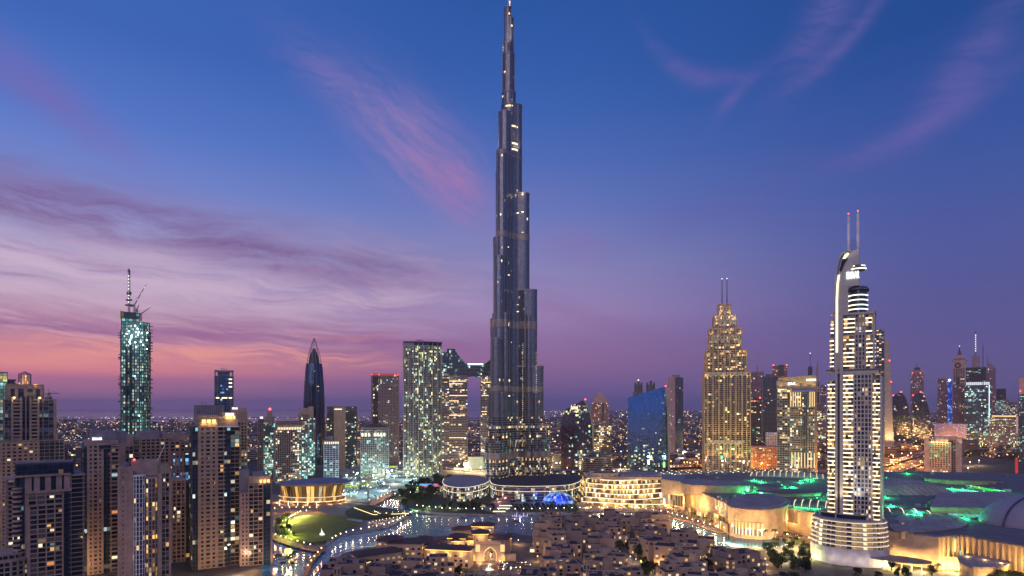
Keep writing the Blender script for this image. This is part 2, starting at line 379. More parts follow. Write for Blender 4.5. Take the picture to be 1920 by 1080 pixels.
class Bld:
    """a building: local x across its front, local y away from the eye, z up; px() maps photo columns onto the front"""
    def __init__(s, name, label, pl, pr, D, dep, rot=0., cat='tower', group=None):
        s.pl, s.pr, s.D = pl, pr, D
        cx = X((pl+pr)/2, D); w_ = (pr-pl)/F*D*.9
        for _ in range(40):
            a = -math.atan2(cx, D)+math.radians(rot)
            cy = D+dep/2
            ps = [960+F*p[0]/p[1] for p in rect(cx, cy, w_, dep, a)]
            l, r = min(ps), max(ps)
            w_ *= 1+.5*((pr-pl)/(r-l)-1); w_ = max(w_, 3); cx += ((pl+pr)/2-(l+r)/2)/F*D*.7
        s.w, s.dep, s.a = w_, dep, a
        ca, sa = math.cos(a), math.sin(a)
        s.front = (cx+sa*dep/2, cy-ca*dep/2)      # middle of the front face
        s.root = thing(name, label, cat, (s.front[0], s.front[1], 0), a, group)
        s.acc = {}; s.wins = []; s.quads = []; s.rq = MB()
    def px(s, p):
        # column of the photo -> local x on the front plane
        ca, sa = math.cos(s.a), math.sin(s.a); k = (p-960)/F
        # front point = f + t*(ca,sa); (fx+t ca) = k (fy + t sa)
        return (k*s.front[1]-s.front[0])/(ca-k*sa)
    def z(s, py, y=0.): return Z(py, s.front[1]+y)
    def mb(s, part, mats=None):
        ml = mats if isinstance(mats, list) else [mats]
        k = (part, '|'.join(m.name for m in ml)) if mats else next(q for q in s.acc if q[0] == part)
        if k not in s.acc: s.acc[k] = (MB(), mats)
        return s.acc[k][0]
    def facade(s, poly, z0, z1, glass, frame, fh=3.5, bay=3.3, slab=(.5, .3), pier=(.4, .3), every=1, part='', roof=None, win=0, slabs=True, minlen=2.):
        poly = ccw(poly); n = len(poly)
        s.mb(part+'glazing', [glass, roof or roofm]).prism(poly, z0, z1, bay, fh, 0, 1)
        fm = s.mb(part+'facade_frame', frame)
        if slab and slabs:
            o_ = off(poly, slab[1]); k = 0
            while z0+k*fh < z1-.1:
                zz = z0+k*fh; fm.prism(o_, zz-slab[0]/2 if k else zz, zz+slab[0]/2, bot=True); k += 1
            fm.prism(off(poly, slab[1]+.05), z1-.6, z1+.5)
        if pier:
            for i in range(n):
                a, b = Vector(poly[i]), Vector(poly[(i+1) % n]); L = (b-a).length
                if L < minlen: continue
                nb = max(1, round(L/bay)); d = (b-a).normalized(); nn = Vector((d.y, -d.x)); r = math.atan2(d.y, d.x)
                for j in range(0, nb+1, every):
                    c_ = a+d*min(max(L*j/nb, pier[0]/2), L-pier[0]/2)+nn*(pier[1]/2-.1)
                    fm.box(c_.x, c_.y, z0, z1+.3, pier[0], pier[1]+.2, r)
                if win and abs(nn.y+1) < .02:
                    for j in range(nb):
                        for k in range(int((z1-z0)/fh)):
                            s.wins.append((a.x+d.x*L*(j+.5)/nb, a.y-.02, z0+(k+.5)*fh, L/nb-pier[0], fh-slab[0], win))
    def sec(s, pl, pr, pt, glass, frame, y0=0., dep=None, z0=0., **k):
        x0, x1 = s.px(pl), s.px(pr); dep = s.dep-y0 if dep is None else dep
        z1 = s.z(pt, y0) if pt < 5000 else pt-5000
        s.facade([(x0, y0), (x1, y0), (x1, y0+dep), (x0, y0+dep)], z0, z1, glass, frame, **k)
        return x0, x1, z1
    def solid(s, part, mat, pl, pr, pt, pb=None, y0=0., dep=None):
        x0, x1 = s.px(pl), s.px(pr); dep = s.dep-y0 if dep is None else dep
        MB().bx(x0, x1, y0, y0+dep, s.z(pb, y0) if pb else 0, s.z(pt, y0)).build(part, mat, s.root); return s
    def done(s):
        global NWIN
        if s.wins:
            lo = H-(1085-HY)/F*s.front[1]
            W = [q for q in s.wins if q[2] > lo]
            lits = []
            for q in W:
                lits.append((q, R.random() < q[5]*.55))
            R.shuffle(lits); lits.sort(key=lambda q: -q[1])
            rest = MB()
            for i, (q, on) in enumerate(lits):
                m = R.choice(WL[:5] if R.random() < .8 else WL) if on else R.choice(WD)
                if on and R.random() < .5: q = (q[0]+q[3]*R.choice((-.22, .22)), q[1], q[2], q[3]*.55, q[4]*R.choice((.7, 1)), q[5])
                if i < 100:
                    link_obj('window', wmesh(q[3], q[4], m), s.root, (q[0], q[1], q[2])); NWIN += 1
                else:
                    k = (WL+WD).index(m)
                    rest.extr([(q[0]-q[3]/2, q[2]-q[4]/2), (q[0]+q[3]/2, q[2]-q[4]/2), (q[0]+q[3]/2, q[2]+q[4]/2), (q[0]-q[3]/2, q[2]+q[4]/2)], q[1]-.06, q[1], m=k)
            if rest.f: rest.build('remaining_windows', WL+WD, s.root, kind='stuff')
        for k, (mb, mats) in s.acc.items(): mb.build(k[0], mats, s.root)
        for i, q in enumerate(sorted(s.quads, key=lambda q: -abs(q[1][0]-q[0][0]))):
            if i < 100: MB().face(q).build('balcony_light', eS, s.root)
            else: s.rq.face(q)
        s.rq.build('remaining_balcony_lights', eS, s.root, kind='stuff')
        return s
    def clutter(s, pl, pr, pt, n=5, y0=2., dep=None, mat=None):
        dep = (dep or s.dep)-y0-2; zz = s.z(pt, y0); x0, x1 = s.px(pl), s.px(pr)
        for _ in range(n):
            w_, d_, h_ = R.uniform(1.5, 4), R.uniform(1.5, 4), R.uniform(.8, 2.6)
            MB().bx(-w_/2, w_/2, -d_/2, d_/2, -.3, h_).build('roof_unit', mat or grey, s.root, loc=(R.uniform(x0+2, x1-2), y0+R.uniform(1, max(1.5, dep)), zz))
    def beacon(s, px, py, y=0., mat=None, r=1.2):
        MB().ball((0, 0, 0), r).build('beacon', mat or eRd, s.root, loc=(s.px(px), y, s.z(py, y)))

# ================================================================ setting: ground, sea, water, roads, paving
def struct(name, mb, mat): return mb.build(name, mat, None, kind='structure')
def sheet(name, pts, z, mat, thick=0., px=True, sm=0, zr=None):
    p = [G(a, b, z if zr is None else zr) for a, b in pts] if px else pts
    if sm: p = smooth(p, sm)
    m = MB().prism(ccw(p), z-thick if thick else z-.02, z); return struct(name, m, mat)
def ground_mat():
    m, t, p = newmat('city_ground'); pos = S(t, t.nodes.new('ShaderNodeTexCoord').outputs['Object'])
    a = noise(t, pos, .004, 6, .6); b = noise(t, pos, .05, 5, .6); c = noise(t, pos, .6, 3)
    v = t.nodes.new('ShaderNodeTexVoronoi'); t.links.new(pos.k, v.inputs['Vector']); v.inputs['Scale'].default_value = .018; v.feature = 'DISTANCE_TO_EDGE'
    st = S(t, v.outputs['Distance']).sm(.06, .03)
    cc = mix(t, b.sm(.35, .65), (.045, .04, .042), (.11, .09, .075)); cc = mix(t, a.sm(.5, .6)*.8, cc, (.02, .03, .018)); cc = mix(t, st*.8, cc, (.05, .048, .05))
    link(t, mix(t, c*.4, cc, (.03, .03, .03)), p.inputs['Base Color']); p.inputs['Roughness'].default_value = .9; return m
def water_mat(name, col, sc_, bump, rough):
    m, t, p = newmat(name); pos = S(t, t.nodes.new('ShaderNodeTexCoord').outputs['Object'])
    a = noise(t, pos, sc_, 3, .5); b = noise(t, pos, sc_*.06, 2)
    bp = t.nodes.new('ShaderNodeBump'); bp.inputs['Strength'].default_value = bump; bp.inputs['Distance'].default_value = .3; t.links.new(a.k, bp.inputs['Height'])
    t.links.new(bp.outputs[0], p.inputs['Normal']); link(t, mix(t, b.sm(.3, .7), col, tuple(v*1.6 for v in col)), p.inputs['Base Color'])
    p.inputs['Roughness'].default_value = rough; p.inputs['IOR'].default_value = 1.33; p.inputs['Specular IOR Level'].default_value = .8; return m
gm = ground_mat()
coast = [(-14000, 5200), (-5200, 5600), (-3600, 6100), (-2400, 5900), (-1200, 6600), (-200, 7400), (600, 9000), (1500, 14000), (4000, 30000), (30000, 30000), (30000, -3000), (-14000, -3000)]
struct('ground', MB().prism(ccw(coast), -6, 0), gm)
struct('sea', MB().prism([(-60000, -5000), (60000, -5000), (60000, 60000), (-60000, 60000)], -9, -3), water_mat('sea_water', (.05, .055, .09), .02, .25, .25))
for k, (x0, x1, y0, y1) in enumerate(((-7500, -3300, 7600, 8100), (-5200, -900, 9000, 9300), (-2300, 900, 8300, 8700), (-9000, -6200, 9300, 9700))):
    struct('island', MB().prism(ccw(smooth([(x0, (y0+y1)/2), ((x0*2+x1)/3, y0), ((x0+2*x1)/3, y0+60), (x1, (y0+y1)/2), ((x0+x1)/2, y1)], 5)), -6, 1), gm)
lakem = water_mat('lake_water', (.02, .10, .19), .8, .035, .2)
pave = pbr('pale_paving', (.17, .155, .165), .75, sc_=.3); pave2 = pbr('warm_paving', (.20, .125, .095), .8, sc_=.3); quay = pbr('quay_stone', (.33, .29, .26), .8)
lawn = pbr('lawn_turf', (.10, .115, .02), .95, var=.3, sc_=.25); asph = pbr('asphalt', (.05, .048, .05), .8, sc_=.1); bed = pbr('planting_bed', (.02, .03, .014), .95, var=.5, sc_=.4)
LAKE = [(500, 992), (500, 1140), (700, 1140), (1010, 1050), (1015, 985), (1100, 972), (1240, 960), (1310, 975), (1345, 995), (1430, 1002), (1500, 1015), (1440, 1032), (1330, 1025), (1240, 1000), (1150, 985), (1100, 966), (900, 957), (780, 952), (760, 925), (745, 930), (700, 938), (660, 965), (600, 1000), (540, 1000)]
lake_pts = [(490, 990), (490, 1110), (640, 1110), (760, 1050), (960, 1045), (1010, 1018), (1015, 985), (1090, 975), (1180, 978), (1240, 1012), (1320, 1024), (1450, 1026), (1500, 1020), (1420, 1003), (1345, 1000), (1300, 985), (1235, 966), (1150, 960), (1080, 966), (1000, 965), (900, 966), (800, 960), (775, 950), (768, 938), (720, 934), (690, 946), (690, 975), (660, 975), (520, 975)]
sheet('lake_water', lake_pts, .25, lakem)
# shallow pale ledge along the north shore
ledge = [(770, 966), (840, 968), (930, 970), (1015, 969)]
lg = [G(a, b) for a, b in ledge]; lg2 = [G(a, b+4) for a, b in ledge]
struct('pool_ledge', MB().prism(ccw(lg+lg2[::-1]), .3, .55), pbr('pool_tile', (.04, .20, .24), .3))
# park island, promenades, lawn
sheet('park_promenade', [(505, 958), (505, 1008), (545, 1022), (590, 1034), (604, 1030), (618, 1020), (628, 1012), (650, 1004), (690, 998), (722, 992), (742, 984), (764, 972), (780, 965), (772, 961), (740, 955), (700, 950), (668, 944), (645, 945), (600, 950), (540, 950)], 1.3, pave, 1.5, sm=3, zr=0)
sheet('warm_walk', [(506, 1002), (506, 1010), (545, 1024), (588, 1035), (600, 1030), (570, 1018), (530, 1008)], 1.5, pave2, .5, zr=1.3)
sheet('flower_bed', [(516, 985), (520, 1002), (545, 1014), (580, 1022), (612, 1016), (560, 990), (548, 966), (525, 972)], 1.7, bed, .5, sm=4, zr=1.3)
sheet('park_lawn', [(531, 988), (545, 1006), (580, 1018), (618, 1013), (640, 1001), (648, 993), (678, 984), (676, 980), (652, 976), (646, 970), (625, 966), (590, 966), (556, 973), (540, 980)], 2.1, lawn, .6, sm=5, zr=1.3)
sheet('round_plaza', [(648, 978), (660, 981), (677, 979), (679, 975), (664, 973), (650, 974)], 1.5, pbr('plaza_pale', (.42, .42, .46), .6), .3, sm=3, zr=1.3)
sheet('curved_path', [(642, 996), (646, 1000), (676, 993), (672, 989)], 1.5, pave, .3, sm=3, zr=1.3)
sheet('opera_forecourt', [(505, 928), (505, 960), (560, 963), (625, 960), (660, 952), (672, 938), (640, 925)], 1.0, pave2, 1.2, zr=0)
sheet('opera_ramp', [(506, 963), (506, 972), (540, 966), (590, 962), (608, 966), (612, 963), (590, 957), (540, 960)], 2.2, pave2, 1.2, sm=3, zr=1)
sheet('terrace_garden', [(647, 962), (655, 971), (680, 975), (712, 973), (760, 968), (768, 964), (720, 956), (680, 949), (664, 952)], 3.2, bed, 2.2, sm=3, zr=1.3)
sheet('garden_roof_lawn', [(672, 951), (700, 965), (715, 968), (764, 962), (722, 955), (690, 949)], 5.0, pbr('roof_lawn', (.035, .045, .02), .95), 2.2, zr=3.2)
sheet('building_site', [(630, 880), (630, 940), (700, 943), (760, 922), (830, 895), (830, 868), (690, 868)], .6, pbr('site_earth', (.17, .19, .20), .85, var=.5, sc_=.06), .7, zr=0)
sheet('site_ramp', [(690, 949), (704, 949), (735, 930), (760, 918), (742, 918), (700, 938)], 2.4, pave2, 2, zr=1)
sheet('shore_garden', [(764, 950), (775, 960), (830, 966), (930, 968), (1020, 967), (1095, 963), (1095, 932), (1000, 925), (830, 925), (760, 915), (745, 935)], .9, bed, 1., sm=2, zr=0)
sheet('shore_walk', [(768, 953), (778, 961), (830, 967), (930, 969), (1020, 968), (1095, 965), (1095, 961), (1020, 964), (930, 965), (830, 962), (782, 957)], 1.2, pave, .8, zr=.9)
sheet('tower_forecourt', [(900, 955), (940, 965), (1060, 962), (1095, 950), (1090, 935), (930, 935)], 1.0, pave, .5, zr=.9)
sheet('mall_promenade', [(1080, 962), (1150, 959), (1235, 965), (1300, 983), (1345, 999), (1420, 1002), (1520, 1022), (1660, 1040), (1660, 1000), (1500, 985), (1380, 975), (1280, 945), (1100, 945)], 1.2, pave2, 1.3, zr=0)
# old town ground and streets
sheet('old_town_ground', [(600, 1096), (640, 1040), (760, 1010), (960, 1000), (1010, 1010), (1018, 975), (1100, 972), (1180, 980), (1245, 1012), (1330, 1026), (1470, 1032), (1560, 1060), (1600, 1180), (560, 1180)], .8, pbr('old_town_paving', (.12, .095, .085), .85, var=.4, sc_=.15), .9, zr=0)
sheet('bridge_deck', [(566, 1084), (574, 1084), (590, 1050), (612, 1030), (606, 1028), (580, 1048)], 2.4, pave2, .7, zr=1.5)
sheet('round_plaza', [(1378, 1040), (1385, 1052), (1410, 1062), (1440, 1062), (1425, 1045), (1400, 1035)], 1.1, pbr('plaza_blue', (.28, .32, .38), .6), .3, sm=3, zr=.9)
# highways: asphalt, kerb walls and painted edge lines
def road(name, pts, wd, z, marks=True):
    P = smooth([G(a, b, z) for a, b in pts], 6, closed=False); L, Rr = [], []
    for i, p in enumerate(P):
        q = Vector(P[min(i+1, len(P)-1)])-Vector(P[max(i-1, 0)]); n = Vector((-q.y, q.x)).normalized()
        L.append((p[0]+n.x*wd/2, p[1]+n.y*wd/2)); Rr.append((p[0]-n.x*wd/2, p[1]-n.y*wd/2))
    struct(name, MB().prism(ccw(L+Rr[::-1]), z-1.2, z), asph)
    mk = MB()
    for t in (.03, .33, .5, .67, .97):
        for i in range(len(P)-1):
            if t in (.33, .67) and i % 2: continue
            a = [Vector(L[j])*(1-t)+Vector(Rr[j])*t for j in (i, i+1)]; b = [Vector(L[j])*(1-t-.008)+Vector(Rr[j])*(t+.008) for j in (i, i+1)]
            mk.face([(a[0].x, a[0].y, z+.05), (a[1].x, a[1].y, z+.05), (b[1].x, b[1].y, z+.05), (b[0].x, b[0].y, z+.05)])
    struct('road_marking', mk, pbr('road_paint', (.6, .58, .5), .7))
    kb = MB()
    for side in (L, Rr):
        for a, b in zip(side, side[1:]):
            kb.tube((a[0], a[1], z+.4), (b[0], b[1], z+.4), .45, n=4)
    struct('road_kerb', kb, conc); return P, L, Rr
HW = road('highway', [(1560, 912), (1620, 896), (1680, 880), (1734, 862), (1790, 846), (1850, 838), (1950, 832)], 44, 3)
HW2 = road('highway', [(1600, 882), (1650, 872), (1700, 858), (1740, 848), (1780, 842)], 26, 6)
HW3 = road('highway', [(1240, 876), (1290, 873), (1330, 874), (1420, 880), (1480, 878)], 40, 6)
HW4 = road('boulevard', [(640, 862), (760, 866), (860, 880), (915, 884), (1040, 886), (1180, 880)], 26, 1)
# ================================================================ BURJ: the tall stepped tower
def burj():
    D = 1085.; ax = X(955, D)
    root = thing('skyscraper', 'very tall stepped silver blue skyscraper tapering to a lit needle in the middle', 'skyscraper', (ax, D, 0))
    zz = lambda py: Z(py, D)
    def stadium(r0, th, rad, n=14):
        t = math.radians(th); c_ = Vector((math.cos(t), math.sin(t)))*r0
        return [(c_.x+rad*math.cos(t+a), c_.y+rad*math.sin(t+a)) for a in (-PI/2+PI*i/(n-1) for i in range(n))]+[(-rad*math.sin(t)*-1*0+rad*math.cos(t+PI/2), rad*math.sin(t+PI/2)), (rad*math.cos(t-PI/2), rad*math.sin(t-PI/2))]
    fh = 3.9
    gl, bd, fr, ml = MB(), MB(), MB(), MB()
    def tube_(poly, z0, z1, rad_=0, lived=120):
        poly = ccw(poly)
        L = [z0]+[q for q in (lived,) if z0 < q < z1]+[z1]
        for a, b in zip(L, L[1:]): gl.prism(poly, a, b, 2.6, fh, m=1 if a < lived else 0, cm=2)
        o_ = off(poly, .45); k = 0; z_ = z0
        while z_ < z1:
            fr.prism(o_, z_-.35, z_+.35, bot=True); z_ += fh
        fr.prism(off(poly, .6), z1-1, z1+1.5)
        for a, b in ((418, 428), (268, 281), (162, 171), (52, 62), (555, 559)):
            if b < z1: bd.prism(off(poly, .62), a, b, bot=True)
        for i in range(0, len(poly)):
            p = Vector(off(poly, .35)[i])
            if i % 4 == 1: ml.tube((p.x, p.y, z0), (p.x, p.y, z1), .28, n=4, cap=False)
    wings = {2: [(60, 9, 106), (49, 9, 205), (38, 9, 334), (25, 9, 497), (12, 9.5, 646)],
             242: [(54, 8.5, 106), (45, 8.6, 248), (35, 9, 384), (25, 9.6, 560), (15, 11, 628)],
             122: [(58, 8.5, 150), (47, 8.6, 290), (36, 9, 430), (26, 9.6, 540), (14, 10, 600)]}
    for th, ls in wings.items():
        for r0, rad, top in ls: tube_(stadium(r0, th, rad), 0, top)
    # nose columns between the wings' lobes
    for th in (2, 242, 122):
        for r0, top in ((56, 80), (44, 160), (32, 290)):
            for sd in (-1, 1):
                t = math.radians(th); c_ = (math.cos(t)*r0-math.sin(t)*sd*9.5, math.sin(t)*r0+math.cos(t)*sd*9.5)
                tube_(ell(c_[0], c_[1], 4.5, 4.5, 10), 0, top)
    for cx, r, top in ((1, 14.5, 646), (-1, 11.5, 668)): tube_(ell(cx, 0, r, r, 20), 600 if r < 14 else 0, top)
    tube_(ell(-1.2, 0, 10.3, 10.3, 18), 640, zz(104)); tube_(ell(-3.4, -1, 8., 8., 16), 700, zz(84)); tube_(ell(1.5, 1, 6.2, 6.2, 14), 720, zz(36))
    tube_(ell(-2.6, 0, 6., 6., 14), 740, zz(16))
    gl.build('curtain_wall', [gK, gKl, roofm], root); fr.build('floor_band', pbr('steel_band', (.27, .24, .23), .42, .5, var=.1), root)
    bd.build('louvre_band', pbr('bronze_louvre', (.34, .27, .25), .5, .5), root); ml.build('mullion', pbr('steel_fin', (.24, .225, .24), .35, .7, var=.1), root)
    sp = MB(); sp.tube((-.5, 0, 740), (-.5, 0, zz(2)), 2.5, 2., 10).tube((-.5, 0, zz(2)), (-.5, 0, 829.5), 1.2, .6, 8)
    for k in range(9): sp.tube((-.5, 0, 776+k*6), (-.5, 0, 777.2+k*6), 3., 3., 10)
    s_ = sp.build('spire', white_p, root)
    ln = MB()
    for k in range(7): ln.tube((.8, -2.8, 783+k*6), (.8, -2.8, 787+k*6), .35)
    ln.build('lamp_strip', emit('spire_lamp', (1, .97, .9), 3.5), s_)
    lamp_light((0, -16, 745), 52000, (1, .93, .8), 2, root, (0, .35, 1, 60)); lamp_light((-14, -6, 735), 26000, (1, .93, .8), 2, root, (.4, .25, 1, 60))
    # lit floors near the upper setback and sparkling vertical lamp lines on the right wing
    for z0, col, a, b in ((zz(275), .9, PI*1.05, PI*1.95), (zz(286), .9, PI*1.05, PI*1.95), (zz(206), .5, PI*1.35, PI*1.6), (zz(243), .4, PI*1.3, PI*1.9)):
        pl = ell(1, 0, 15.9, 15.9, 14, 0, a, b)
        for i in range(13):
            if R.random() < .85: MB().face([(*pl[i], z0-1.2), (*pl[i+1], z0-1.2), (*pl[i+1], z0+1.2), (*pl[i], z0+1.2)]).build('lit_window', eSy, root)
    FL = MB().ball((0, 0, 0), .45, 5, 3).mesh('facade_lamp', eS)
    for cx, z0, z1, n in ((980, 106, 246, 44), (992, 60, 250, 52), (1005, 106, 232, 36)):
        x_ = (cx-955)/F*D; m_ = MB()
        for k in range(n):
            z_ = z0+(z1-z0)*k/n+R.uniform(-.6, .6)
            link_obj('facade_lamp', FL, root, (x_+R.uniform(-.3, .3), -9.95, z_)).scale = (R.uniform(.6, 1.1),)*3
    for _ in range(22):
        z_ = R.uniform(60, 520); th = R.choice((242, 2)); r0 = R.choice((20, 30, 40) if z_ < 240 else (14, 22))
        t = math.radians(th); s_ = -1 if th == 2 else 1
        p = (math.cos(t)*r0-math.sin(t)*9.9*-1*(1 if th == 2 else -1), math.sin(t)*r0-abs(math.cos(t))*9.9)
        MB().box(0, 0, -.7, .7, R.uniform(1.2, 4.5), .5).build('lit_room', R.choice((eSy, eS, WL[1])), root, loc=(p[0], p[1]-.3, z_))
    for r_, y_ in ((26, 560), (-12, 384)): pass
    for px_, py_ in ((980, 368), (964, 376)):
        lamp_light(((px_-955)/F*D, -12, zz(py_)+2), 1500, WARM, 1, root)
    for p in ((-22, -14, 562), (-8, -20, 562), (12, -18, 562)): lamp_light(p, 60000, (1, .88, .68), 1.5, root, (.1, .3, 1, 70))
    for p in ((-34, -30, 386), (-40, -44, 250)): lamp_light(p, 40000, (1, .8, .6), 1.5, root, (.0, .3, 1, 70))
    for p in ((-46, -62, 6), (10, -60, 6), (60, -30, 6), (-14, -40, 30), (34, -24, 20)):
        lamp_light(p, 170000, (1, .72, .42), 2, root, (.0, .45, 1, 70))
burj()

# ================================================================ near towers, left
def near_left():
    B = Bld('residential_tower', 'beige tower topped by a round glowing lantern cage, at the far left', 2, 121, 620, 26, 4)
    B.sec(22, 104, 752, gN, sand, y0=1.5, slab=(1., .15), bay=3.4, pier=(1.2, .15), fh=3.5)
    B.sec(9, 22, 749, gR, sand, y0=2.5, slab=(.4, .1), pier=(.3, .15), bay=3)
    for a, b in ((23, 40), (57, 72)): B.sec(a, b, 750, gN, sand2, y0=0, dep=4, slab=(1.5, .9), pier=(1.1, .3), bay=9, fh=3.5, win=.06)
    B.solid('pilaster', sand2, 21, 24.5, 744, y0=-1, dep=4); B.solid('pilaster', sand2, 38.5, 41, 744, y0=-1, dep=4); B.solid('pilaster', sand2, 47.6, 49.4, 744, y0=-.6, dep=4)
    B.solid('pilaster', sand2, 55.5, 58.5, 744, y0=-1, dep=4); B.solid('pilaster', sand2, 71, 73.5, 744, y0=-1, dep=4); B.solid('pilaster', sand2, 100.5, 106, 748, y0=0, dep=8)
    B.sec(41, 47.5, 745, gD, dgrey, y0=.5, dep=3, slab=(.3, .1), pier=(.2, .1), bay=3); B.sec(49.5, 55.5, 745, gD, dgrey, y0=.5, dep=3, slab=(.3, .1), pier=(.2, .1), bay=3)
    B.sec(73, 80, 749, gR, sand, y0=1, dep=3, slab=(.4, .1), pier=(.3, .15), bay=3); B.sec(81, 101, 749, gR, sand, y0=.3, dep=10, slab=(.35, .1), pier=(.3, .15), bay=4)
    B.sec(14, 82, 727, gD, sand2, y0=4, dep=16, slab=None, pier=(2.6, .8), bay=6.4); B.solid('parapet', sand2, 13, 83, 720.5, 729, y0=3, dep=18)
    # wider foot
    B.sec(0, 73, 826, gN, sand2, y0=-3, slab=(1.7, .25), pier=(1.8, .3), bay=4.2, fh=3.5, win=.14)
    B.sec(73, 102, 826, gR, sand, y0=-2.6, dep=8, slab=(.5, .2), pier=(.3, .1), bay=4)
    B.sec(102, 120, 826, gR, sand2, y0=-2, slab=(.7, .3), pier=(.6, .2), bay=5)
    # lantern
    c_ = B.px(48.5); zl, zt = B.z(722, 8), B.z(702, 8); r = abs(B.px(61)-B.px(37))/2
    m = MB()
    for i in range(14):
        t = 2*PI*i/14; m.tube((c_+r*math.cos(t), 11+r*math.sin(t), zl), (c_+r*math.cos(t), 11+r*math.sin(t), zt), .28, n=4)
        t2 = 2*PI*(i+1)/14
        for k in range(4):
            z_ = zl+(zt-zl)*k/3; m.tube((c_+r*math.cos(t), 11+r*math.sin(t), z_), (c_+r*math.cos(t2), 11+r*math.sin(t2), z_), .2, n=4)
        m.tube((c_+r*math.cos(t), 11+r*math.sin(t), zt), (c_, 11, zt+2.6), .2, n=4)
    ln = m.build('lantern', dsteel, B.root); MB().prism(ell(c_, 11, r*.62, r*.62, 16), zl, zt-1).build('lantern_core', glz('lantern_glow', (.3, .2, .15), .9, 'gold', .8), ln)
    lamp_light((c_-4, 4, zl+1), 2500, (1, .5, .25), .5, B.root); lamp_light((c_+8, 3, zl+1), 2500, (1, .5, .25), .5, B.root)
    for p in (26.5, 74.5): MB().ball((0, 0, 0), 1.1).build('lamp', eS2, B.root, loc=(B.px(p), -1.2, B.z(746))); lamp_light((B.px(p), -2.5, B.z(746)), 900, WARM, .5, B.root)
    B.clutter(84, 100, 748, 4); B.done()

    B = Bld('apartment_block', 'dark gridded apartment block with a black glass penthouse, at the bottom left', 26, 157, 450, 34, 3)
    B.solid('parapet', sand2, 27, 133, 889.5, 892.5, y0=-.6, dep=30)
    B.sec(31, 139, 868, gD, dgrey, y0=4, dep=20, slab=(.2, .05), pier=(.15, .08), bay=3)
    B.sec(48, 131, 891, gD, rose, y0=1, slab=None, pier=(3.4, .4), bay=6.3)
    B.solid('cornice', sand2, 48, 134, 919, 923, y0=-1, dep=30)
    B.sec(51, 119, 923, gN, sand2, y0=0, slab=(.9, .35), pier=(.8, .35), bay=5, fh=3.35, win=.16)
    B.sec(54, 118, 946, gN, sand2, y0=-1.6, dep=6, slab=(.8, .3), pier=(.75, .35), bay=4.4, fh=3.35, win=.14)
    B.solid('corner_pilaster', rose, 50, 55.5, 948, y0=-2, dep=5)
    B.sec(119, 133, 923, gD, dgrey, y0=.4, slab=(.2, .1), pier=(.2, .1), bay=4)
    B.sec(133, 157, 893, gN, sand, y0=1.2, dep=32, slab=(.5, 1.0), pier=(.5, .3), bay=7, fh=3.35)
    B.sec(38, 51, 895, gR, dgrey, y0=1.5, slab=(.3, .1), pier=(.2, .1), bay=2.4, fh=3.35)
    x_ = B.px(32.5)
    B.facade(ell(x_, 2, 2.4, 2.4, 12), 0, B.z(912, 2), gN, rose, 3.35, 2, (1.5, .5), (.3, .1), 3, minlen=9, part='bay_')
    B.done()
    B = Bld('apartment_block', 'slim balcony tower behind the bottom left corner, balconies lit one by one', 14, 27, 470, 20, 3)
    B.sec(14, 27, 900, gN, rose, slab=(1.3, .9), pier=(.6, .3), bay=5, fh=3.35, win=.3); B.done()
    B = Bld('apartment_block', 'rounded beige block with a curved roof deck, bottom left corner', -30, 55, 430, 30, 0)
    x0, x1 = B.px(-30), B.px(55)
    pl = [(x0, 0), (x1-10, 0)]+[(x1-10+10*math.sin(t), 10-10*math.cos(t)) for t in (PI/8*i for i in range(1, 5))]+[(x1, 30), (x0, 30)]
    B.facade(pl, 0, B.z(1052), gN, sand2, 3.4, 3.2, (.9, .4), (.7, .3), part=''); B.facade([(p[0]*.9-1, p[1]*.8+4) for p in pl], B.z(1052), B.z(1040, 4), gN, rose, 3.4, 3, (.5, 1.2), (.5, .3), part='deck_'); B.done()

    B = Bld('residential_tower', 'pale rose tower with a flat service box and a small white sign on its roof', 157, 224, 520, 24, 5)
    B.solid('service_box', grey, 172, 238, 809, 832, y0=4, dep=16); B.solid('parapet', rose, 162, 222, 826, 834, y0=1, dep=20)
    B.sec(157, 164, 838, gR, dgrey, y0=1, slab=(.4, .2), pier=(.2, .1), bay=3, fh=3.4)
    B.sec(164, 194, 834, gN, rose, y0=0, slab=(1.5, .2), pier=(1.6, .22), bay=3.3, fh=3.4, win=.08)
    B.sec(194, 208, 840, gR, dgrey, y0=1.2, slab=(.3, .1), pier=(.2, .1), bay=3, fh=3.4)
    B.sec(208, 223, 836, gN, rose, y0=.6, slab=(1., .9), pier=(.6, .3), bay=6, fh=3.4, win=.22)
    B.sec(184, 210, 832, gD, rose, y0=-.5, dep=6, z0=B.z(842), slab=(.5, .6), pier=(.5, .3), bay=9, part='terrace_')
    sign('EMAAR', B.root, (B.px(183), 3.4, B.z(823)), 2.9, eSg, sx=.72); B.clutter(175, 220, 809, 6, y0=5); B.done()
    B = Bld('residential_tower', 'plain rose tower with stacked square windows behind the flat service box', 220, 262, 575, 24, 4)
    B.solid('blank_wall', rose, 220, 250, 815, y0=0, dep=24); B.sec(234, 250, 836, gN, rose, y0=-.7, dep=3, slab=(.5, .15), pier=(.5, .2), bay=3.4, fh=3.6, win=.08)
    B.sec(250, 262, 824, gN, sand, y0=.8, slab=(.9, .5), pier=(.6, .2), bay=4, win=.1); B.clutter(222, 250, 815, 3); B.done()

    B = Bld('residential_tower', 'rose tower with a bulging lattice bay, second from the left edge in front', 222, 322, 470, 26, 2)
    B.sec(222, 249, 883, gN, rose, slab=(1.8, .2), pier=(2.6, .25), bay=5.6, fh=3.45, win=.1)
    B.solid('corner_pier', rose, 222, 226.5, 880, y0=-.5, dep=6); B.solid('corner_pier', rose, 240, 249.5, 882, y0=-.7, dep=8)
    xa, xb = B.px(249), B.px(273); xm = (xa+xb)/2
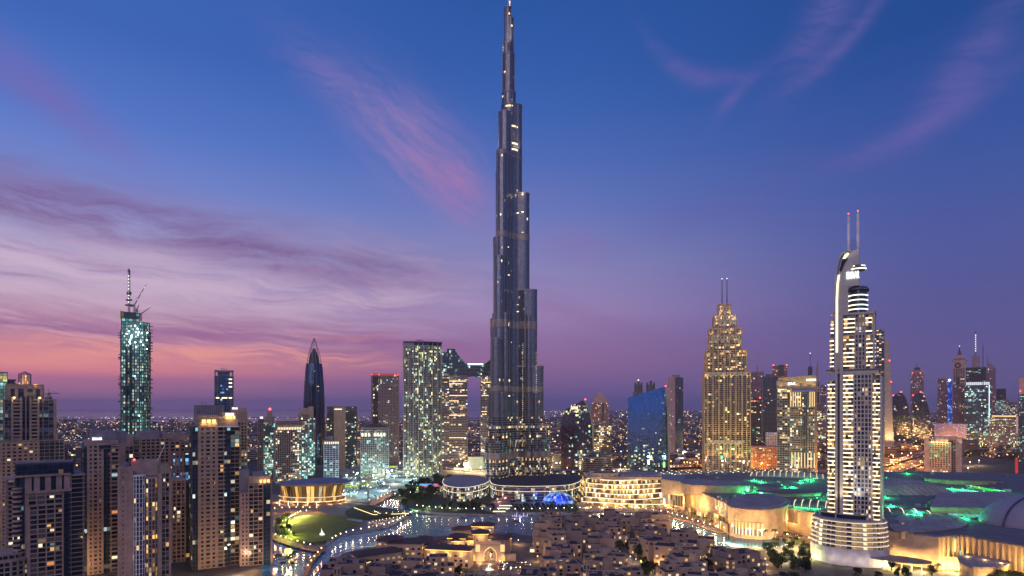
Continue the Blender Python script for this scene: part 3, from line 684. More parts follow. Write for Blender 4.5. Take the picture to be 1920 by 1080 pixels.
    B.facade([(xa, 3)]+[(xm-math.cos(t)*(xb-xa)/2, -math.sin(t)*2.4) for t in (PI*i/6 for i in range(1, 6))]+[(xb, 3)], 0, B.z(891), gNb, white_p, 3.45, 1.9, (.35, .12), (.3, .12), part='bay_', minlen=1)
    xa, xb = B.px(272), B.px(297); xm = (xa+xb)/2
    B.facade([(xa, 4)]+[(xm-math.cos(t)*(xb-xa)/2, 1-math.sin(t)*2.4) for t in (PI*i/6 for i in range(1, 6))]+[(xb, 4)], 0, B.z(896), glz('bay_glass_lit', (.05, .05, .05), .4, 'gold', 1.0), rose, 3.45, 1.7, (.6, .2), (.35, .12), part='second_bay_', minlen=1)
    B.solid('corner_pier', sand2, 296, 303.5, 890, y0=0, dep=8)
    B.sec(303, 318, 887, gNb, sand2, y0=.5, slab=(.55, .2), pier=(.45, .2), bay=2.9, fh=3.45, win=.2); B.solid('corner_pier', rose, 317.5, 321, 884, y0=0, dep=20)
    B.solid('penthouse', rose, 247, 300, 863, 892, y0=5, dep=14); B.solid('penthouse', rose, 225, 248, 874, 884, y0=5, dep=12); B.solid('penthouse', sand2, 296, 318, 872, 888, y0=5, dep=12)
    B.beacon(252, 861, 4, r=.8); B.clutter(226, 246, 874, 3, y0=6); B.clutter(250, 296, 863, 4, y0=7)
    MB().tube((0, 0, 0), (5, 0, 12), .25).build('mast', white_p, B.root, loc=(B.px(296), 5, B.z(866))); B.done()

    B = Bld('residential_tower', 'broad brown tower with blue lit windows behind the lattice bay tower', 256, 364, 640, 30, 3)
    B.solid('penthouse', grey, 256, 300, 808, 822, y0=3, dep=20); B.solid('penthouse', rose, 300, 352, 812, 826, y0=6, dep=18)
    B.sec(256, 318, 822, gM2, sand, y0=2, slab=(1.3, .3), pier=(1.2, .3), bay=4.4); B.sec(318, 338, 828, gN, rose, slab=(1.2, .3), pier=(1.2, .3), bay=4, win=.25)
    B.sec(322, 344, 850, gBl, rose, y0=-.8, dep=6, slab=(.9, .2), pier=(1.5, .2), bay=4); B.sec(347, 360, 850, gBl, dgrey, y0=-.6, dep=6, slab=(.3, .2), pier=(.3, .2), bay=4)
    B.sec(338, 364, 830, gN, sand, y0=.4, slab=(1.2, .3), pier=(1, .3), bay=4, win=.2); B.clutter(260, 350, 812, 6, y0=7); B.done()
    B = Bld('residential_tower', 'low brown block half hidden between two near towers, bottom left', 322, 362, 560, 24, 3)
    B.sec(322, 348, 900, gN, rose, slab=(1, .3), pier=(1, .3), bay=3.6, win=.25); B.sec(348, 361, 905, gNb, dgrey, y0=1, slab=(.4, .3), pier=(.3, .3), bay=4); B.done()

    B = Bld('residential_tower', 'tall tan tower with three yellow uplit niches and a white roof sign', 361, 451, 540, 28, 6)
    B.sec(361, 372, 800, gR, dgrey, y0=2, slab=(.3, .1), pier=(.25, .1), bay=2.6, fh=3.5)
    B.sec(372, 408, 779, gN, sand2, y0=0, slab=(1.7, .2), pier=(2., .25), bay=4.2, fh=3.5, win=.07)
    B.solid('blank_wall', sand2, 373, 408, 778, 801, y0=-.5, dep=6)
    for p in (382, 391.5, 401):
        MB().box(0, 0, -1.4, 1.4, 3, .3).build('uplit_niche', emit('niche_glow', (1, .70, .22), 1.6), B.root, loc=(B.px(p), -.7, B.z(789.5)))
        lamp_light((B.px(p), -2, B.z(793)), 500, GOLD, .3, B.root)
    B.sec(408, 420, 782, gN, sand2, y0=.6, slab=(1., 1.), pier=(.5, .3), bay=6, fh=3.5, win=.2)
    B.sec(419, 433, 801, gR, dgrey, y0=1.5, slab=(.4, .6), pier=(.3, .1), bay=3, fh=3.5); B.sec(433, 450, 801, glz('balcony_glass_busy', (.05, .05, .05), .4, 'mixed', .9, .4), sand, y0=3, slab=(.6, .9), pier=(.3, .2), bay=4, fh=3.5)
    B.solid('sign_box', sand2, 417, 443, 773, 786, y0=1, dep=12); B.solid('crown_wall', sand2, 408, 446, 786, 799, y0=.4, dep=14); B.solid('cornice', white_p, 406, 447, 799.5, 801, y0=-1.5, dep=16)
    sign('EMAAR', B.root, (B.px(431), .3, B.z(777.5)), 3.4, eSg, sx=.62)
    for p in (421, 427, 433, 439):
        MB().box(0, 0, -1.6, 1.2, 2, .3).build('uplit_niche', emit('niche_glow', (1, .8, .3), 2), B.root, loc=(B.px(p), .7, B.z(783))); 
    lamp_light((B.px(430), -3, B.z(783)), 1500, GOLD, .5, B.root)
    B.clutter(376, 406, 778, 5); B.done()
    B = Bld('office_block', 'plain grey windowless tower block with two thin roof masts', 364, 420, 640, 26, 0)
    B.sec(364, 420, 760, gD, grey, slab=None, pier=(1.5, .3), bay=1.9)
    for p in (379, 386): B.mb('mast', dsteel).tube((B.px(p), 4, B.z(760)), (B.px(p), 4, B.z(753)), .2)
    B.done()
    B = Bld('residential_tower', 'tan tower with a white sign at its top just behind the three uplit niches', 431, 464, 720, 24, 2)
    B.sec(433, 464, 790, gM, sand2, slab=(1.2, .2), pier=(1.2, .25), bay=3.6); B.solid('crown_wall', rose, 434, 462, 764, 791, y0=1, dep=18); B.solid('crown_wall', sand, 450, 464, 772, 791, y0=0, dep=10)
    B.sec(431, 438, 778, gT, dgrey, y0=3, slab=(.4, .2), pier=(.3, .1), bay=3); sign('EMAAR', B.root, (B.px(440.5), .5, B.z(765.8)), 3., eSg, sx=.58); B.done()
    B = Bld('residential_tower', 'shorter tan tower with yellow uplights on its crown, left of the round opera hall', 450, 511, 550, 28, 4)
    B.solid('blank_wall', grey, 450, 468, 880, y0=5, dep=18); B.sec(450, 468, 924, gN, rose, slab=(1.7, .2), pier=(1.7, .25), bay=3.6, fh=3.45, win=.06)
    B.sec(466, 493, 905, gN, sand2, y0=-.8, slab=(.8, .3), pier=(.5, .3), bay=3.8, fh=3.45, win=.16); B.solid('crown_wall', sand2, 467, 507, 893, 907, y0=.4, dep=18)
    B.sec(492, 507, 905, gR, dgrey, y0=.6, slab=(.25, .1), pier=(.2, .1), bay=3.4, fh=3.45); B.solid('corner_pier', rose, 506, 511, 900, y0=2, dep=20)
    B.solid('service_box', grey, 474, 496, 886, 894, y0=6, dep=12); B.clutter(475, 505, 893, 4)
    for p in (489, 496.5, 503.5):
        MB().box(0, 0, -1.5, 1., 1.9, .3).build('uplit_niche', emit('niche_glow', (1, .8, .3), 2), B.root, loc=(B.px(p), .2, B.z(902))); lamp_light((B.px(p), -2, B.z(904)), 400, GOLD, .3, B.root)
    lamp_light((B.px(462), -3, 12), 1500, WARM, .5, B.root); B.done()
    B = Bld('low_block', 'low flat roofed block with a bright doorway at the foot of the shorter tan tower', 440, 530, 560, 24, 2)
    B.sec(440, 512, 1045, gN, sand, slab=(.6, .4), pier=(.6, .3), bay=5, fh=4); B.sec(486, 506, 1062, gW, white_p, y0=-6, dep=6, slab=(.5, .2), pier=(.3, .2), bay=5, fh=5); B.clutter(445, 505, 1045, 6); B.done()
near_left()
for a_, b_, D_, z_, w_ in ((148, 1000, 500, 10, 26000), (330, 1000, 500, 8, 30000), (345, 1000, 600, 10, 20000), (455, 1000, 520, 8, 16000), (215, 1000, 430, 30, 9000), (480, 1000, 535, 6, 6000), (110, 1000, 600, 40, 20000)):
    lamp_light((X(a_, D_), D_-6, z_), w_, (1, .6, .3), 2)  # unseen warm lights added between the near towers, no fixture built

# ================================================================ towers under construction, left
def crane(root, base, mast, jib, ang, h2=4., lit=False, name='tower_crane', own=None):
    g = thing('tower_crane', own, 'crane', base) if own else None
    m = MB(); b = Vector((0, 0, 0)); w_ = .9
    for a in (-1, 1):
        for c_ in (-1, 1): m.tube((a*w_, c_*w_, 0), (a*w_, c_*w_, mast), .22, n=4)
    k = 0
    while k < mast-2:
        m.tube((-w_, -w_, k), (w_, -w_, k+2), .16, n=4); m.tube((w_, -w_, k), (w_, w_, k+2), .16, n=4); k += 2
    ms = m.build('mast', dsteel, g)
    j = MB(); r = math.radians(ang); e = Vector((math.cos(r)*jib, 0, math.sin(r)*jib)); t = Vector((0, 0, mast))
    nn = Vector((-math.sin(r), 0, math.cos(r)))*1.1
    for s_ in (-.6, .6): j.tube(t+Vector((0, s_, 0)), t+e, .2, n=4)
    j.tube(t+nn, t+e, .2, n=4); n_ = max(4, int(jib/3))
    for q in range(n_):
        a, b_ = t+e*(q/n_), t+e*((q+1)/n_); j.tube(a+nn*(1-q/n_), b_, .12, n=4); j.tube(a, a+nn*(1-q/n_), .12, n=4)
    ct = Vector((-math.cos(r)*jib*.22, 0, 0)); j.tube(t, t+ct, .35, n=4)
    jb = j.build('jib', dsteel, g)
    cw = MB().box(ct.x, 0, mast-1.5, mast+1, 2.4, 1.8).box(0, -.9, mast-.8, mast+1.4, 1.8, 1.6).tube((0, 0, mast), (ct.x*.5, 0, mast+h2), .2).build('counterweight', grey, g)
    tie = MB().tube((ct.x*.5, 0, mast+h2), tuple(t+e*.85), .08, n=4).build('tie', dsteel, g)
    lt = MB()
    if lit:
        for q in range(3, n_, 3): lt.ball(tuple(t+e*(q/n_)), .55, 4, 3)
        lt.build('lamp', eSg, g)
    return g
def rising():
    D = 850.
    B = Bld('unfinished_tower', 'tall unfinished tower glowing teal with cranes on its open top', 225, 283.5, D, 34, 0)
    x0, x1 = B.px(227), B.px(282); W_ = x1-x0
    fp = [(x0, 3), (x0+W_*.45, 0)]+[(x0+W_*.45+W_*.55*math.sin(t), 15-15*math.cos(t)) for t in (PI/10*i for i in range(1, 6))]+[(x1, 32), (x0, 32)]
    B.facade(fp, 0, B.z(620), gC, pbr('raw_concrete', (.10, .12, .13), .8), 4.0, 2.6, (1.2, 1.2), (.7, .6), 1, slabs=True)
    fp2 = [(p[0]*.97, p[1]*.9+2) for p in fp]
    B.facade(fp2, B.z(620), B.z(603), gC, pbr('raw_concrete', (.10, .12, .13), .8), 4.0, 2.6, (1., .6), (.6, .3), part='upper_')
    B.sec(228, 262, 588, gC, dgrey, y0=5, dep=18, z0=B.z(620), slab=(.4, .3), pier=(.5, .3), bay=4, part='core_', fh=4)
    B.solid('formwork_box', dgrey, 226, 255, 586, 597, y0=3, dep=20); B.solid('formwork_panel', pbr('yellow_panel', (.35, .30, .08), .7), 225.5, 232, 585, 597, y0=2.4, dep=2)
    B.solid('hoist_strip', pbr('shade_net', (.05, .055, .07), .9), 242.5, 247, 640, y0=-1.4, dep=3); B.solid('hoist_strip', pbr('shade_net', (.05, .055, .07), .9), 236, 238.5, 650, y0=-1, dep=3)
    for _ in range(60):
        zz = R.uniform(B.z(880), B.z(605)); sd = R.random() < .5
        B.mb('edge_screen', dsteel).bx(*((x0-3.2, x0-.5) if sd else (x1-.5, x1+3)), 2, 5, zz, zz+.8)
    m = B.mb('edge_screen', dsteel)
    for pa, pb in ((229, 220), (281, 288)): m.bx(min(B.px(pa), B.px(pb)), max(B.px(pa), B.px(pb)), 3, 5, B.z(630), B.z(630)+.7)
    for k in range(18): MB().ball((0, 0, 0), .9, 5, 3).build('work_lamp', eT, B.root, loc=(R.uniform(x0+4, x1-3), -1.6, R.uniform(B.z(650), B.z(606))))
    for k in range(6): MB().ball((0, 0, 0), .8, 5, 3).build('work_lamp', eT, B.root, loc=(R.uniform(x0+4, x1-3), -1.6, R.uniform(B.z(860), B.z(650))))
    lamp_light((0, -12, B.z(625)), 9000, TEAL, 1, B.root)
    B.done()
    wl = lambda px, py, y=12: (X(px, D+y), D+y, Z(py, D+y))
    p = wl(242, 586); g = crane(None, p, Z(507, D+12)-p[2], 9, -80, own='slender lattice mast crane strung with white lamps above the teal tower')
    l = MB()
    for k in range(9): l.ball((0, -1, 14+k*4.4), .75, 5, 3)
    l.build('lamp', eSg, g); MB().box(0, 0, 16, 18, 7, 3).box(0, 0, 24, 28, 5, 3).box(0, 0, 9, 11, 9, 3).build('climbing_frame', dsteel, g)
    p = wl(252, 587); crane(None, p, 10, 34, 61, lit=True, own='luffing crane with a steep lit jib on the teal tower')
    p = wl(264, 602); crane(None, p, 9, 17, 36, own='small crane leaning right on the stepped corner of the teal tower')
    p = wl(257, 590); crane(None, p, 6, 9, 70, own='short stub crane between the two jibs of the teal tower')
    B = Bld('unfinished_tower', 'teal lit unfinished tower cut off by the left edge, yellow screens on top', -40, 14, 700, 30, 0)
    B.sec(-40, 13, 716, gC, dgrey, slab=(.5, .8), pier=(.4, .3), bay=3, fh=3.8); B.sec(-40, 14, 698, glz('yellow_screen', (.3, .3, .05), .8, 'office', 1.0), dgrey, y0=1, dep=20, z0=B.z(716), slab=(.3, .3), pier=(.3, .3), bay=4, part='screen_'); B.done()
    B = Bld('unfinished_tower', 'dark unfinished tower top just behind the lantern tower', 12, 27, 760, 20, 0)
    B.sec(12, 27, 712, gD, dsteel, slab=(.7, 1.6), pier=(.4, .3), bay=4); B.done()
    crane(None, (X(92, 632), 632, Z(750, 632)), 6, 11, 2, h2=5, own='small flat jib crane on the roof of the lantern tower')
rising()

# ================================================================ middle distance towers, left of centre
def blade(name, label, outline, D, dep, glass, frame, bay=3., fh=3.8, cat='tower', rot=0., fins=True, fw=.35, sm=None):
    pl, pr = min(p[0] for p in outline), max(p[0] for p in outline)
    B = Bld(name, label, pl, pr, D, dep, rot, cat)
    out = [(B.px(a), B.z(b) if b < 2000 else 0.) for a, b in outline]
    B.mb('curtain_wall', [glass, sm or glass]).extr(out, 0, dep, bay, fh, 0, 1)
    def span(x_):
        zs = []
        for i in range(len(out)):
            a, b = out[i], out[(i+1) % len(out)]
            if (a[0] > x_) != (b[0] > x_): zs.append(a[1]+(b[1]-a[1])*(x_-a[0])/(b[0]-a[0]))
        return (min(zs), max(zs)) if len(zs) > 1 else None
    x_ = min(p[0] for p in out)+bay*.5
    while fins and x_ < max(p[0] for p in out):
        q = span(x_)
        if q: B.mb('mullion', frame).bx(x_-fw/2, x_+fw/2, -.4, .1, q[0], q[1])
        x_ += bay*fins
    return B, out
def mid_left():
    st = dict(slab=(.9, .3), pier=(.8, .3), bay=3.2)
    B = Bld('office_tower', 'slim blue grey tower with an open square frame on top, behind the white signs', 402, 438, 1300, 30, 0)
    B.sec(402, 438, 705, gD, steel, y0=1, slab=(.7, .4), pier=(.5, .3), bay=6); B.sec(413, 428, 705, glz('blue_slot', (.03, .08, .2), .12, 'blue', 1.2, .5), dsteel, y0=-.5, dep=4, slab=(.3, .1), pier=(.4, .2), bay=4)
    B.solid('top_frame', steel, 402, 405, 694, 706, y0=0, dep=6); B.solid('top_frame', steel, 435, 438, 694, 706, y0=0, dep=6); B.solid('top_frame', steel, 402, 438, 694, 697, y0=0, dep=30); B.solid('plant_room', grey, 408, 431, 697, 706, y0=6, dep=20)
    for z_, a, b in ((746, 405, 411), (746, 416, 426), (746, 429, 435), (718, 429, 435), (711, 429, 435), (725, 429, 435)): B.solid('lit_floor', eS, a, b, z_-1, z_+1, y0=-1.2, dep=.6)
    MB().box(0, 0, 0, 1, 12, 1).build('roof_rail', dsteel, B.root, loc=(0, 6, B.z(692))); B.beacon(404, 763, -1); B.done()
    B = Bld('residential_tower', 'narrow tower with a red beacon on a tapering crown, left of the louvred crown', 483, 518, 1230, 30, 0)
    B.sec(483, 496, 786, gM2, rose, y0=2, **st); B.sec(494, 516, 792, gT, sand, y0=0, slab=(.5, .3), pier=(.5, .2), bay=3); B.solid('crown_wall', sand, 497, 514, 781, 793, y0=4, dep=20); B.solid('crown_wall', sand2, 501, 511, 771, 782, y0=6, dep=14)
    B.beacon(506, 767, 8, r=2.4); B.solid('roof_sign', eSg, 488, 493, 781.5, 784.5, y0=1.4, dep=.5); B.done()
    B = Bld('residential_tower', 'pale tower with a louvred crown and a row of yellow uplights, behind the opera hall', 516, 577, 1160, 44, 5)
    B.sec(516, 565, 806, gM, rose, slab=(1.1, .4), pier=(1.1, .4), bay=3.7); B.solid('crown_wall', sand2, 519, 566, 796, 806, y0=1.5, dep=30)
    B.sec(563, 577, 812, gT, rose, y0=4, slab=(.6, .3), pier=(.7, .4), bay=3.2)
    x_ = 520
    while x_ < 567:
        B.solid('louvre', sand, x_, x_+.9, 789.5, 797, y0=1, dep=28); x_ += 2.6
    B.solid('parapet', sand, 519, 567, 792.5, 794, y0=.6, dep=30)
    for p in range(521, 566, 3): B.solid('uplight', eSy, p, p+1.1, 801, 806.5, y0=.4, dep=.6)
    B.beacon(540, 810, -1.5, eSg, 1.2); B.done()
    B = Bld('residential_tower', 'pale slab tower with a stepped rose crown in front of the dark bullet tower', 561, 592, 1280, 34, 3)
    B.sec(561, 578, 776, gM, rose, y0=1, slab=(1.1, .5), pier=(.6, .3), bay=3.3); B.solid('crown_wall', rose, 563, 580, 765, 777, y0=4, dep=20); B.solid('crown_wall', sand2, 579, 588, 762, 800, y0=2, dep=24)
    B.sec(577, 591, 784, gT, sand2, y0=0, slab=(.5, .3), pier=(.6, .4), bay=3.4); B.done()
    # bullet tower
    D = 1500.; cx = X(581.5, D)
    g = thing('bullet_tower', 'dark pointed bullet shaped tower with an open ribbed tip', 'tower', (cx, D+30, 0))
    pr = [(900, 20.5), (753, 19.5), (720, 18.2), (693, 16.2), (675, 14.2), (664, 12), (650, 7.5), (640, 4.2), (631, .6)]
    hw = lambda py: next(a[1]+(b[1]-a[1])*(py-a[0])/(b[0]-a[0]) for a, b in zip(pr, pr[1:]) if a[0] >= py >= b[0])*(D+0)/F
    rg = lambda py, k=1.: [(hw(py)*k*math.cos(2*PI*i/24)*(1 if i % 2 else .93), hw(py)*k*.9*math.sin(2*PI*i/24)*(1 if i % 2 else .93), Z(py, D)) for i in range(24)]
    body = MB().loft([[(p[0], p[1], 0) for p in rg(899)]]+[rg(p) for p in (830, 780, 753, 735, 720, 706, 693, 680)], uvs=(2, 9)); body.build('curtain_wall', glz('bullet_glass', (.035, .05, .09), .012, 'warm', .8, .75, .12), g)
    m = MB()
    for i in range(0, 24, 2):
        P = [rg(p)[i] for p in (899, 820, 753, 720, 693, 680, 672, 664, 656, 648, 640, 632)]
        for a, b in zip(P, P[1:]): m.tube(a, b, .55, n=4)
    for p in (675, 668, 660, 652): 
        q = rg(p)
        for i in range(0, 24, 2): m.tube(q[i], q[(i+2) % 24], .35, n=4)
    m.build('rib', dsteel, g); MB().loft([rg(680, .7), rg(664, .6), rg(652, .3)]).build('tip_core', dgrey, g)
    B = Bld('residential_tower', 'small aqua lattice tower with yellow uplit parapet beside the opera hall', 605, 635, 1090, 30, 0)
    B.sec(607, 635, 830, glz('aqua_glass', (.04, .14, .17), .4, 'teal', .7, .3), white_p, slab=(.7, .3), pier=(.8, .35), bay=5.); B.solid('crown_wall', sand2, 607, 635, 826.5, 831, y0=1, dep=24); B.solid('plant_room', grey, 613, 624, 818, 828, y0=8, dep=10)
    for p in range(609, 634, 4): B.solid('uplight', eSy, p, p+1.6, 828.5, 832.5, y0=-.4, dep=.6)
    B.done()
    B = Bld('office_tower', 'square dark hotel tower with a lit strip below its roof, right of the bullet tower', 613, 668, 1420, 40, -4)
    B.sec(613, 668, 770, glz('hotel_glass', (.03, .03, .04), .3, 'office', 1.2), dgrey, slab=(1, .3), pier=(.8, .3), bay=3.5); B.solid('blank_wall', sand, 626, 648, 763, y0=-1, dep=6); B.solid('roof_band', dgrey, 613, 668, 762, 771, y0=-.5, dep=40); B.solid('lit_floor', eSy, 627, 641, 766.5, 768, y0=-1.6, dep=.6); B.beacon(661, 764, 0, eSg, .9); B.done()
    B = Bld('residential_tower', 'broad aqua windowed tower with a dark shallow dome roof', 676, 730, 1230, 44, 0)
    B.sec(676, 729, 806, glz('aqua_mix_glass', (.04, .10, .12), .42, 'teal', .9, .3, low=8), pbr('pale_frame', (.5, .48, .42), .7), slab=(.9, .3), pier=(.8, .35), bay=3.8)
    B.solid('parapet', sand2, 676, 730, 801.5, 804, y0=-1, dep=44)
    for k in range(4): B.solid('roof', dgrey, 679+k*4, 727-k*4, 802-(k+1)*1.7, 802-k*1.7, y0=2+k*3, dep=38-k*6)
    for p in (678, 684, 690, 701, 707, 713, 719): B.solid('lit_room', eSy, p, p+3.4, 812, 818, y0=-.8, dep=.5)
    B.done()
    B = Bld('office_tower', 'dark red lined tower with red beacons along its flat roof', 696, 747, 1520, 50, -3)
    B.sec(696, 747, 703, glz('plain_tower_glass', (.05, .045, .06), .14, 'mixed', .9, .2), pbr('plum_cladding', (.18, .14, .16), .7), slab=(1.2, .2), pier=(1.2, .3), bay=3.6); B.sec(700, 709, 706, gM2, dgrey, y0=-1, dep=5, slab=(.4, .1), pier=(.2, .1), bay=3); B.solid('roof_band', dgrey, 696, 747, 701, 704, y0=-1, dep=50)
    for p in (697, 711, 741, 746): B.beacon(p, 702.5, -1.5, r=1.2)
    B.solid('roof_edge_light', emit('red_edge', (1, .1, .1), 1.3), 698, 745, 702.6, 703.4, y0=-1.8, dep=.4); B.done()
    B = Bld('residential_tower', 'tall broad tower of pale gridded windows, immediately left of the linked twin towers', 758, 829, 1260, 40, 5)
    pale = pbr('pale_grid', (.46, .43, .36), .7)
    x0, x1 = B.px(758), B.px(829); W_ = x1-x0
    fp = [(x0+W_*t, 7*math.cos(PI*(t-.5))*-1+7) for t in (i/8 for i in range(9))]+[(x1, 38), (x0, 38)]
    B.facade(fp, 0, B.z(648), glz('grid_glass', (.025, .035, .045), .36, 'office', 1.15, .3, low=20, gap=.25), pale, 3.55, 3.1, (.55, .35), (.75, .45)); B.facade([(p[0], p[1]+1) for p in fp], B.z(648), B.z(642), gD, pale, 6, 7, (.5, .6), (.6, .5), part='crown_')
    B.mb('roof', dgrey).prism(ccw(off(ccw(fp), .8)), B.z(643), B.z(640)); B.solid('roof_crane', dsteel, 781, 794, 637.5, 638.5, y0=14, dep=2); B.done()
    # linked twin towers
    B = Bld('linked_towers', 'twin towers joined near the top by a long sky bridge, left of the tallest tower', 829, 928, 1560, 40, 0)
    sl = glz('twin_glass', (.05, .05, .07), .26, 'warm', 1.2, .4, row=.08)
    for k, (a, b) in enumerate(((829, 876.5), (901.5, 928))): B.sec(a, b, 705, sl, pbr('twin_slab', (.30, .28, .30), .6), slab=(1.3, .9), pier=(.3, .2), bay=3.6, fh=4.2, part='')
    B.sec(829, 842, 700, sl, grey, y0=-2, dep=6, slab=(1.2, .8), pier=(.3, .3), bay=4)
    x0, x1 = B.px(829), B.px(926)
    pts = [(829, 706), (829, 661), (838, 660), (839, 655), (853, 655), (858, 664), (868, 676), (873, 682), (905, 685), (912, 680), (917, 676), (919, 674), (924, 675), (924, 702), (914, 705), (900, 708), (888, 704), (876, 706)]
    B.mb('sky_bridge', [glz('bridge_glass', (.05, .07, .09), .2, 'teal', 1.0, .3), dgrey]).extr([(B.px(a), B.z(b)) for a, b in reversed(pts)][::-1] if False else [(B.px(a), B.z(b)) for a, b in pts][::-1], 1, 34, 3.6, 4, 0, 1)
    for z_ in (661, 667, 673, 679, 684, 690, 697, 703): B.solid('bridge_band', dgrey, 829.5 if z_ > 660 else 838, {661: 856, 667: 860, 673: 865}.get(z_, 919 if z_ > 682 else 871), z_, z_+1.4, y0=.3, dep=1)
    B.solid('bridge_roof_light', emit('bridge_flood', (.8, 1, .85), 3), 877, 906, 681.8, 684, y0=0, dep=3); B.solid('roof_hump', dgrey, 838, 853, 654, 660, y0=4, dep=20)
    for z_, a, b in ((714, 839, 874), (719, 839, 868), (741, 839, 876), (751, 839, 860), (778, 839, 872), (716, 903, 920), (741, 903, 920), (771, 903, 915), (820, 839, 874)): B.solid('lit_floor', eS2, a, b, z_, z_+1.2, y0=-1.2, dep=.4)
    B.done()
    B = Bld('office_block', 'low green glowing stadium like hall between the linked towers and the tallest tower', 870, 912, 1420, 60, 0, cat='hall')
    x0, x1 = B.px(870), B.px(912); B.mb('roof', pbr('hall_roof', (.30, .42, .33), .6)).prism(ell((x0+x1)/2, 30, (x1-x0)/2, 28, 24), 0, 14); B.sec(878, 906, 857, emit('green_glow', (.5, 1, .6), .35), grey, y0=-2, dep=6, slab=(.4, .2), pier=(.4, .2), bay=5)
    B.done()
mid_left()
# ================================================================ right of centre
def mid_right():
    dk = pbr('green_grey_metal', (.20, .25, .20), .5, .4)
    B, out = blade('office_tower', 'dark curved blade tower with a glowing script sign near its pointed top', [(1051, 2001), (1050.5, 802), (1056.5, 770), (1089, 752), (1097, 749.5), (1107.5, 774), (1112.5, 802), (1114, 2001)], 1350, 34, glz('blade_glass', (.10, .10, .17), .12, 'office', 1.3, .8, .08, row=.1, tilt=.01, low=20, lowk=2.5), dgrey, 3.4, 3.8, sm=dk)
    B.mb('edge_fin', dk)
    e = [(1095, 750), (1101, 757), (1107.5, 774), (1112, 802), (1113.5, 840), (1113.5, 885)]
    for a, b in zip(e, e[1:]): B.mb('edge_fin', dk).tube((B.px(a[0])-.5, -1, B.z(a[1])), (B.px(b[0])-.5, -1, B.z(b[1])), 1.6, n=6)
    B.solid('dark_facet', glz('facet_glass', (.09, .06, .10), .05, 'teal', .7, .9, .06, tilt=.02), 1051.5, 1077, 800, 885, y0=-2.2, dep=2)
    sign('Jumei', B.root, (B.px(1076.5), -2, B.z(764)), 13, eSy, italic=.25, ext=.4, sx=.52); sign('LIVING', B.root, (B.px(1080.5), -2, B.z(771.5)), 4.5, eSy, ext=.4, sx=.6); B.beacon(1097.5, 749, 3, r=1.8); B.done()
    B = Bld('residential_tower', 'reddish tower with a stepped pointed gable, behind the dark curved blade', 1109, 1141, 1900, 34, 0)
    B.sec(1109, 1141, 755, gM2, pbr('brick_red', (.34, .20, .19), .8), slab=(1.4, .3), pier=(1.6, .4), bay=4)
    for k, (a, b, t) in enumerate(((1111, 1139, 750), (1114, 1136, 746), (1117, 1133, 742), (1120, 1130, 738), (1123, 1128, 734))): B.solid('gable', pbr('brick_pale', (.42, .28, .26), .8), a, b, t, t+6, y0=2+k, dep=20-k)
    B.solid('tall_window', dgrey, 1128, 1133, 756, 790, y0=-1, dep=1); B.done()
    B = Bld('office_block', 'squat office block with nearly every window lit, right of the dark blade', 1111, 1147, 1560, 40, 0, 'office')
    B.sec(1111, 1147, 797, glz('busy_office', (.04, .04, .04), .75, 'warm', 1.7, .2, row=.15), dgrey, slab=(1.4, .3), pier=(1., .3), bay=3.8, fh=4); B.clutter(1112, 1146, 797, 6); B.done()
    B = Bld('curved_podium', 'rounded low drum tower with a recessed cap, in front of the dark blade', 1086, 1149, 1180, 40, 0, 'building')
    x0, x1 = B.px(1086), B.px(1149); cx, rx = (x0+x1)/2, (x1-x0)/2
    B.facade(ell(cx, 26, rx, 26, 28), 0, B.z(858), glz('drum_glass', (.06, .05, .05), .3, 'warm', .7), pbr('bronze', (.26, .19, .16), .5, .3), 3.8, 3, (1.6, .8), None); B.facade(ell(cx-3, 28, rx*.42, 12, 20), B.z(858), B.z(849), gD, grey, 5, 3, (.5, .5), (.3, .3), part='cap_'); B.done()
    B = Bld('office_tower', 'wide blue glass tower with a slanting roof and one pale concrete edge', 1177, 1257, 1380, 40, 4)
    B.w = B.w
    out = [(B.px(1177), 0), (B.px(1250), 0), (B.px(1249), B.z(740)), (B.px(1246.5), B.z(725)), (B.px(1178), B.z(744.5))]
    B.mb('curtain_wall', [gB, gD]).extr(out, 0, 38, 3.2, 4, 0, 1)
    for i in range(24):
        t = i/23; x_ = B.px(1178+68*t); B.mb('mullion', dsteel).bx(x_-.3, x_+.3, -.7, .1, 0, B.z(744.5-19.5*t)-1)
    for i in range(32): B.mb('floor_band', dsteel).bx(B.px(1178), B.px(1248), -.2, .05, i*4, i*4+.5)
    e = [(1248, 725), (1252.5, 745), (1255, 775), (1256, 830), (1256, 884)]
    for a, b in zip(e, e[1:]):
        B.mb('concrete_edge', pbr('edge_concrete', (.26, .30, .25), .8)).extr([(B.px(b[0]-4), B.z(b[1])), (B.px(b[0]), B.z(b[1])), (B.px(a[0]), B.z(a[1])), (B.px(a[0]-(4 if a[1] > 726 else 1)), B.z(a[1]))], -1.5, 38)
    for k_, (mb_, _) in B.acc.items(): mb_.v = [(a, b+c*.03, c) for a, b, c in mb_.v]  # whole tower sheared back to put more sky reflection in its glass
    B.beacon(1248, 724, 0, r=1.6); B.solid('lit_panel', eSg, 1214, 1218, 862, 871, y0=-2, dep=1); B.solid('lit_panel', emit('lime_panel', (.3, 1, .2), 2), 1243, 1247, 866, 876, y0=-2.4, dep=1); B.solid('lit_panel', eS2, 1218, 1223, 857, 862, y0=-2.4, dep=1)
    B.done()
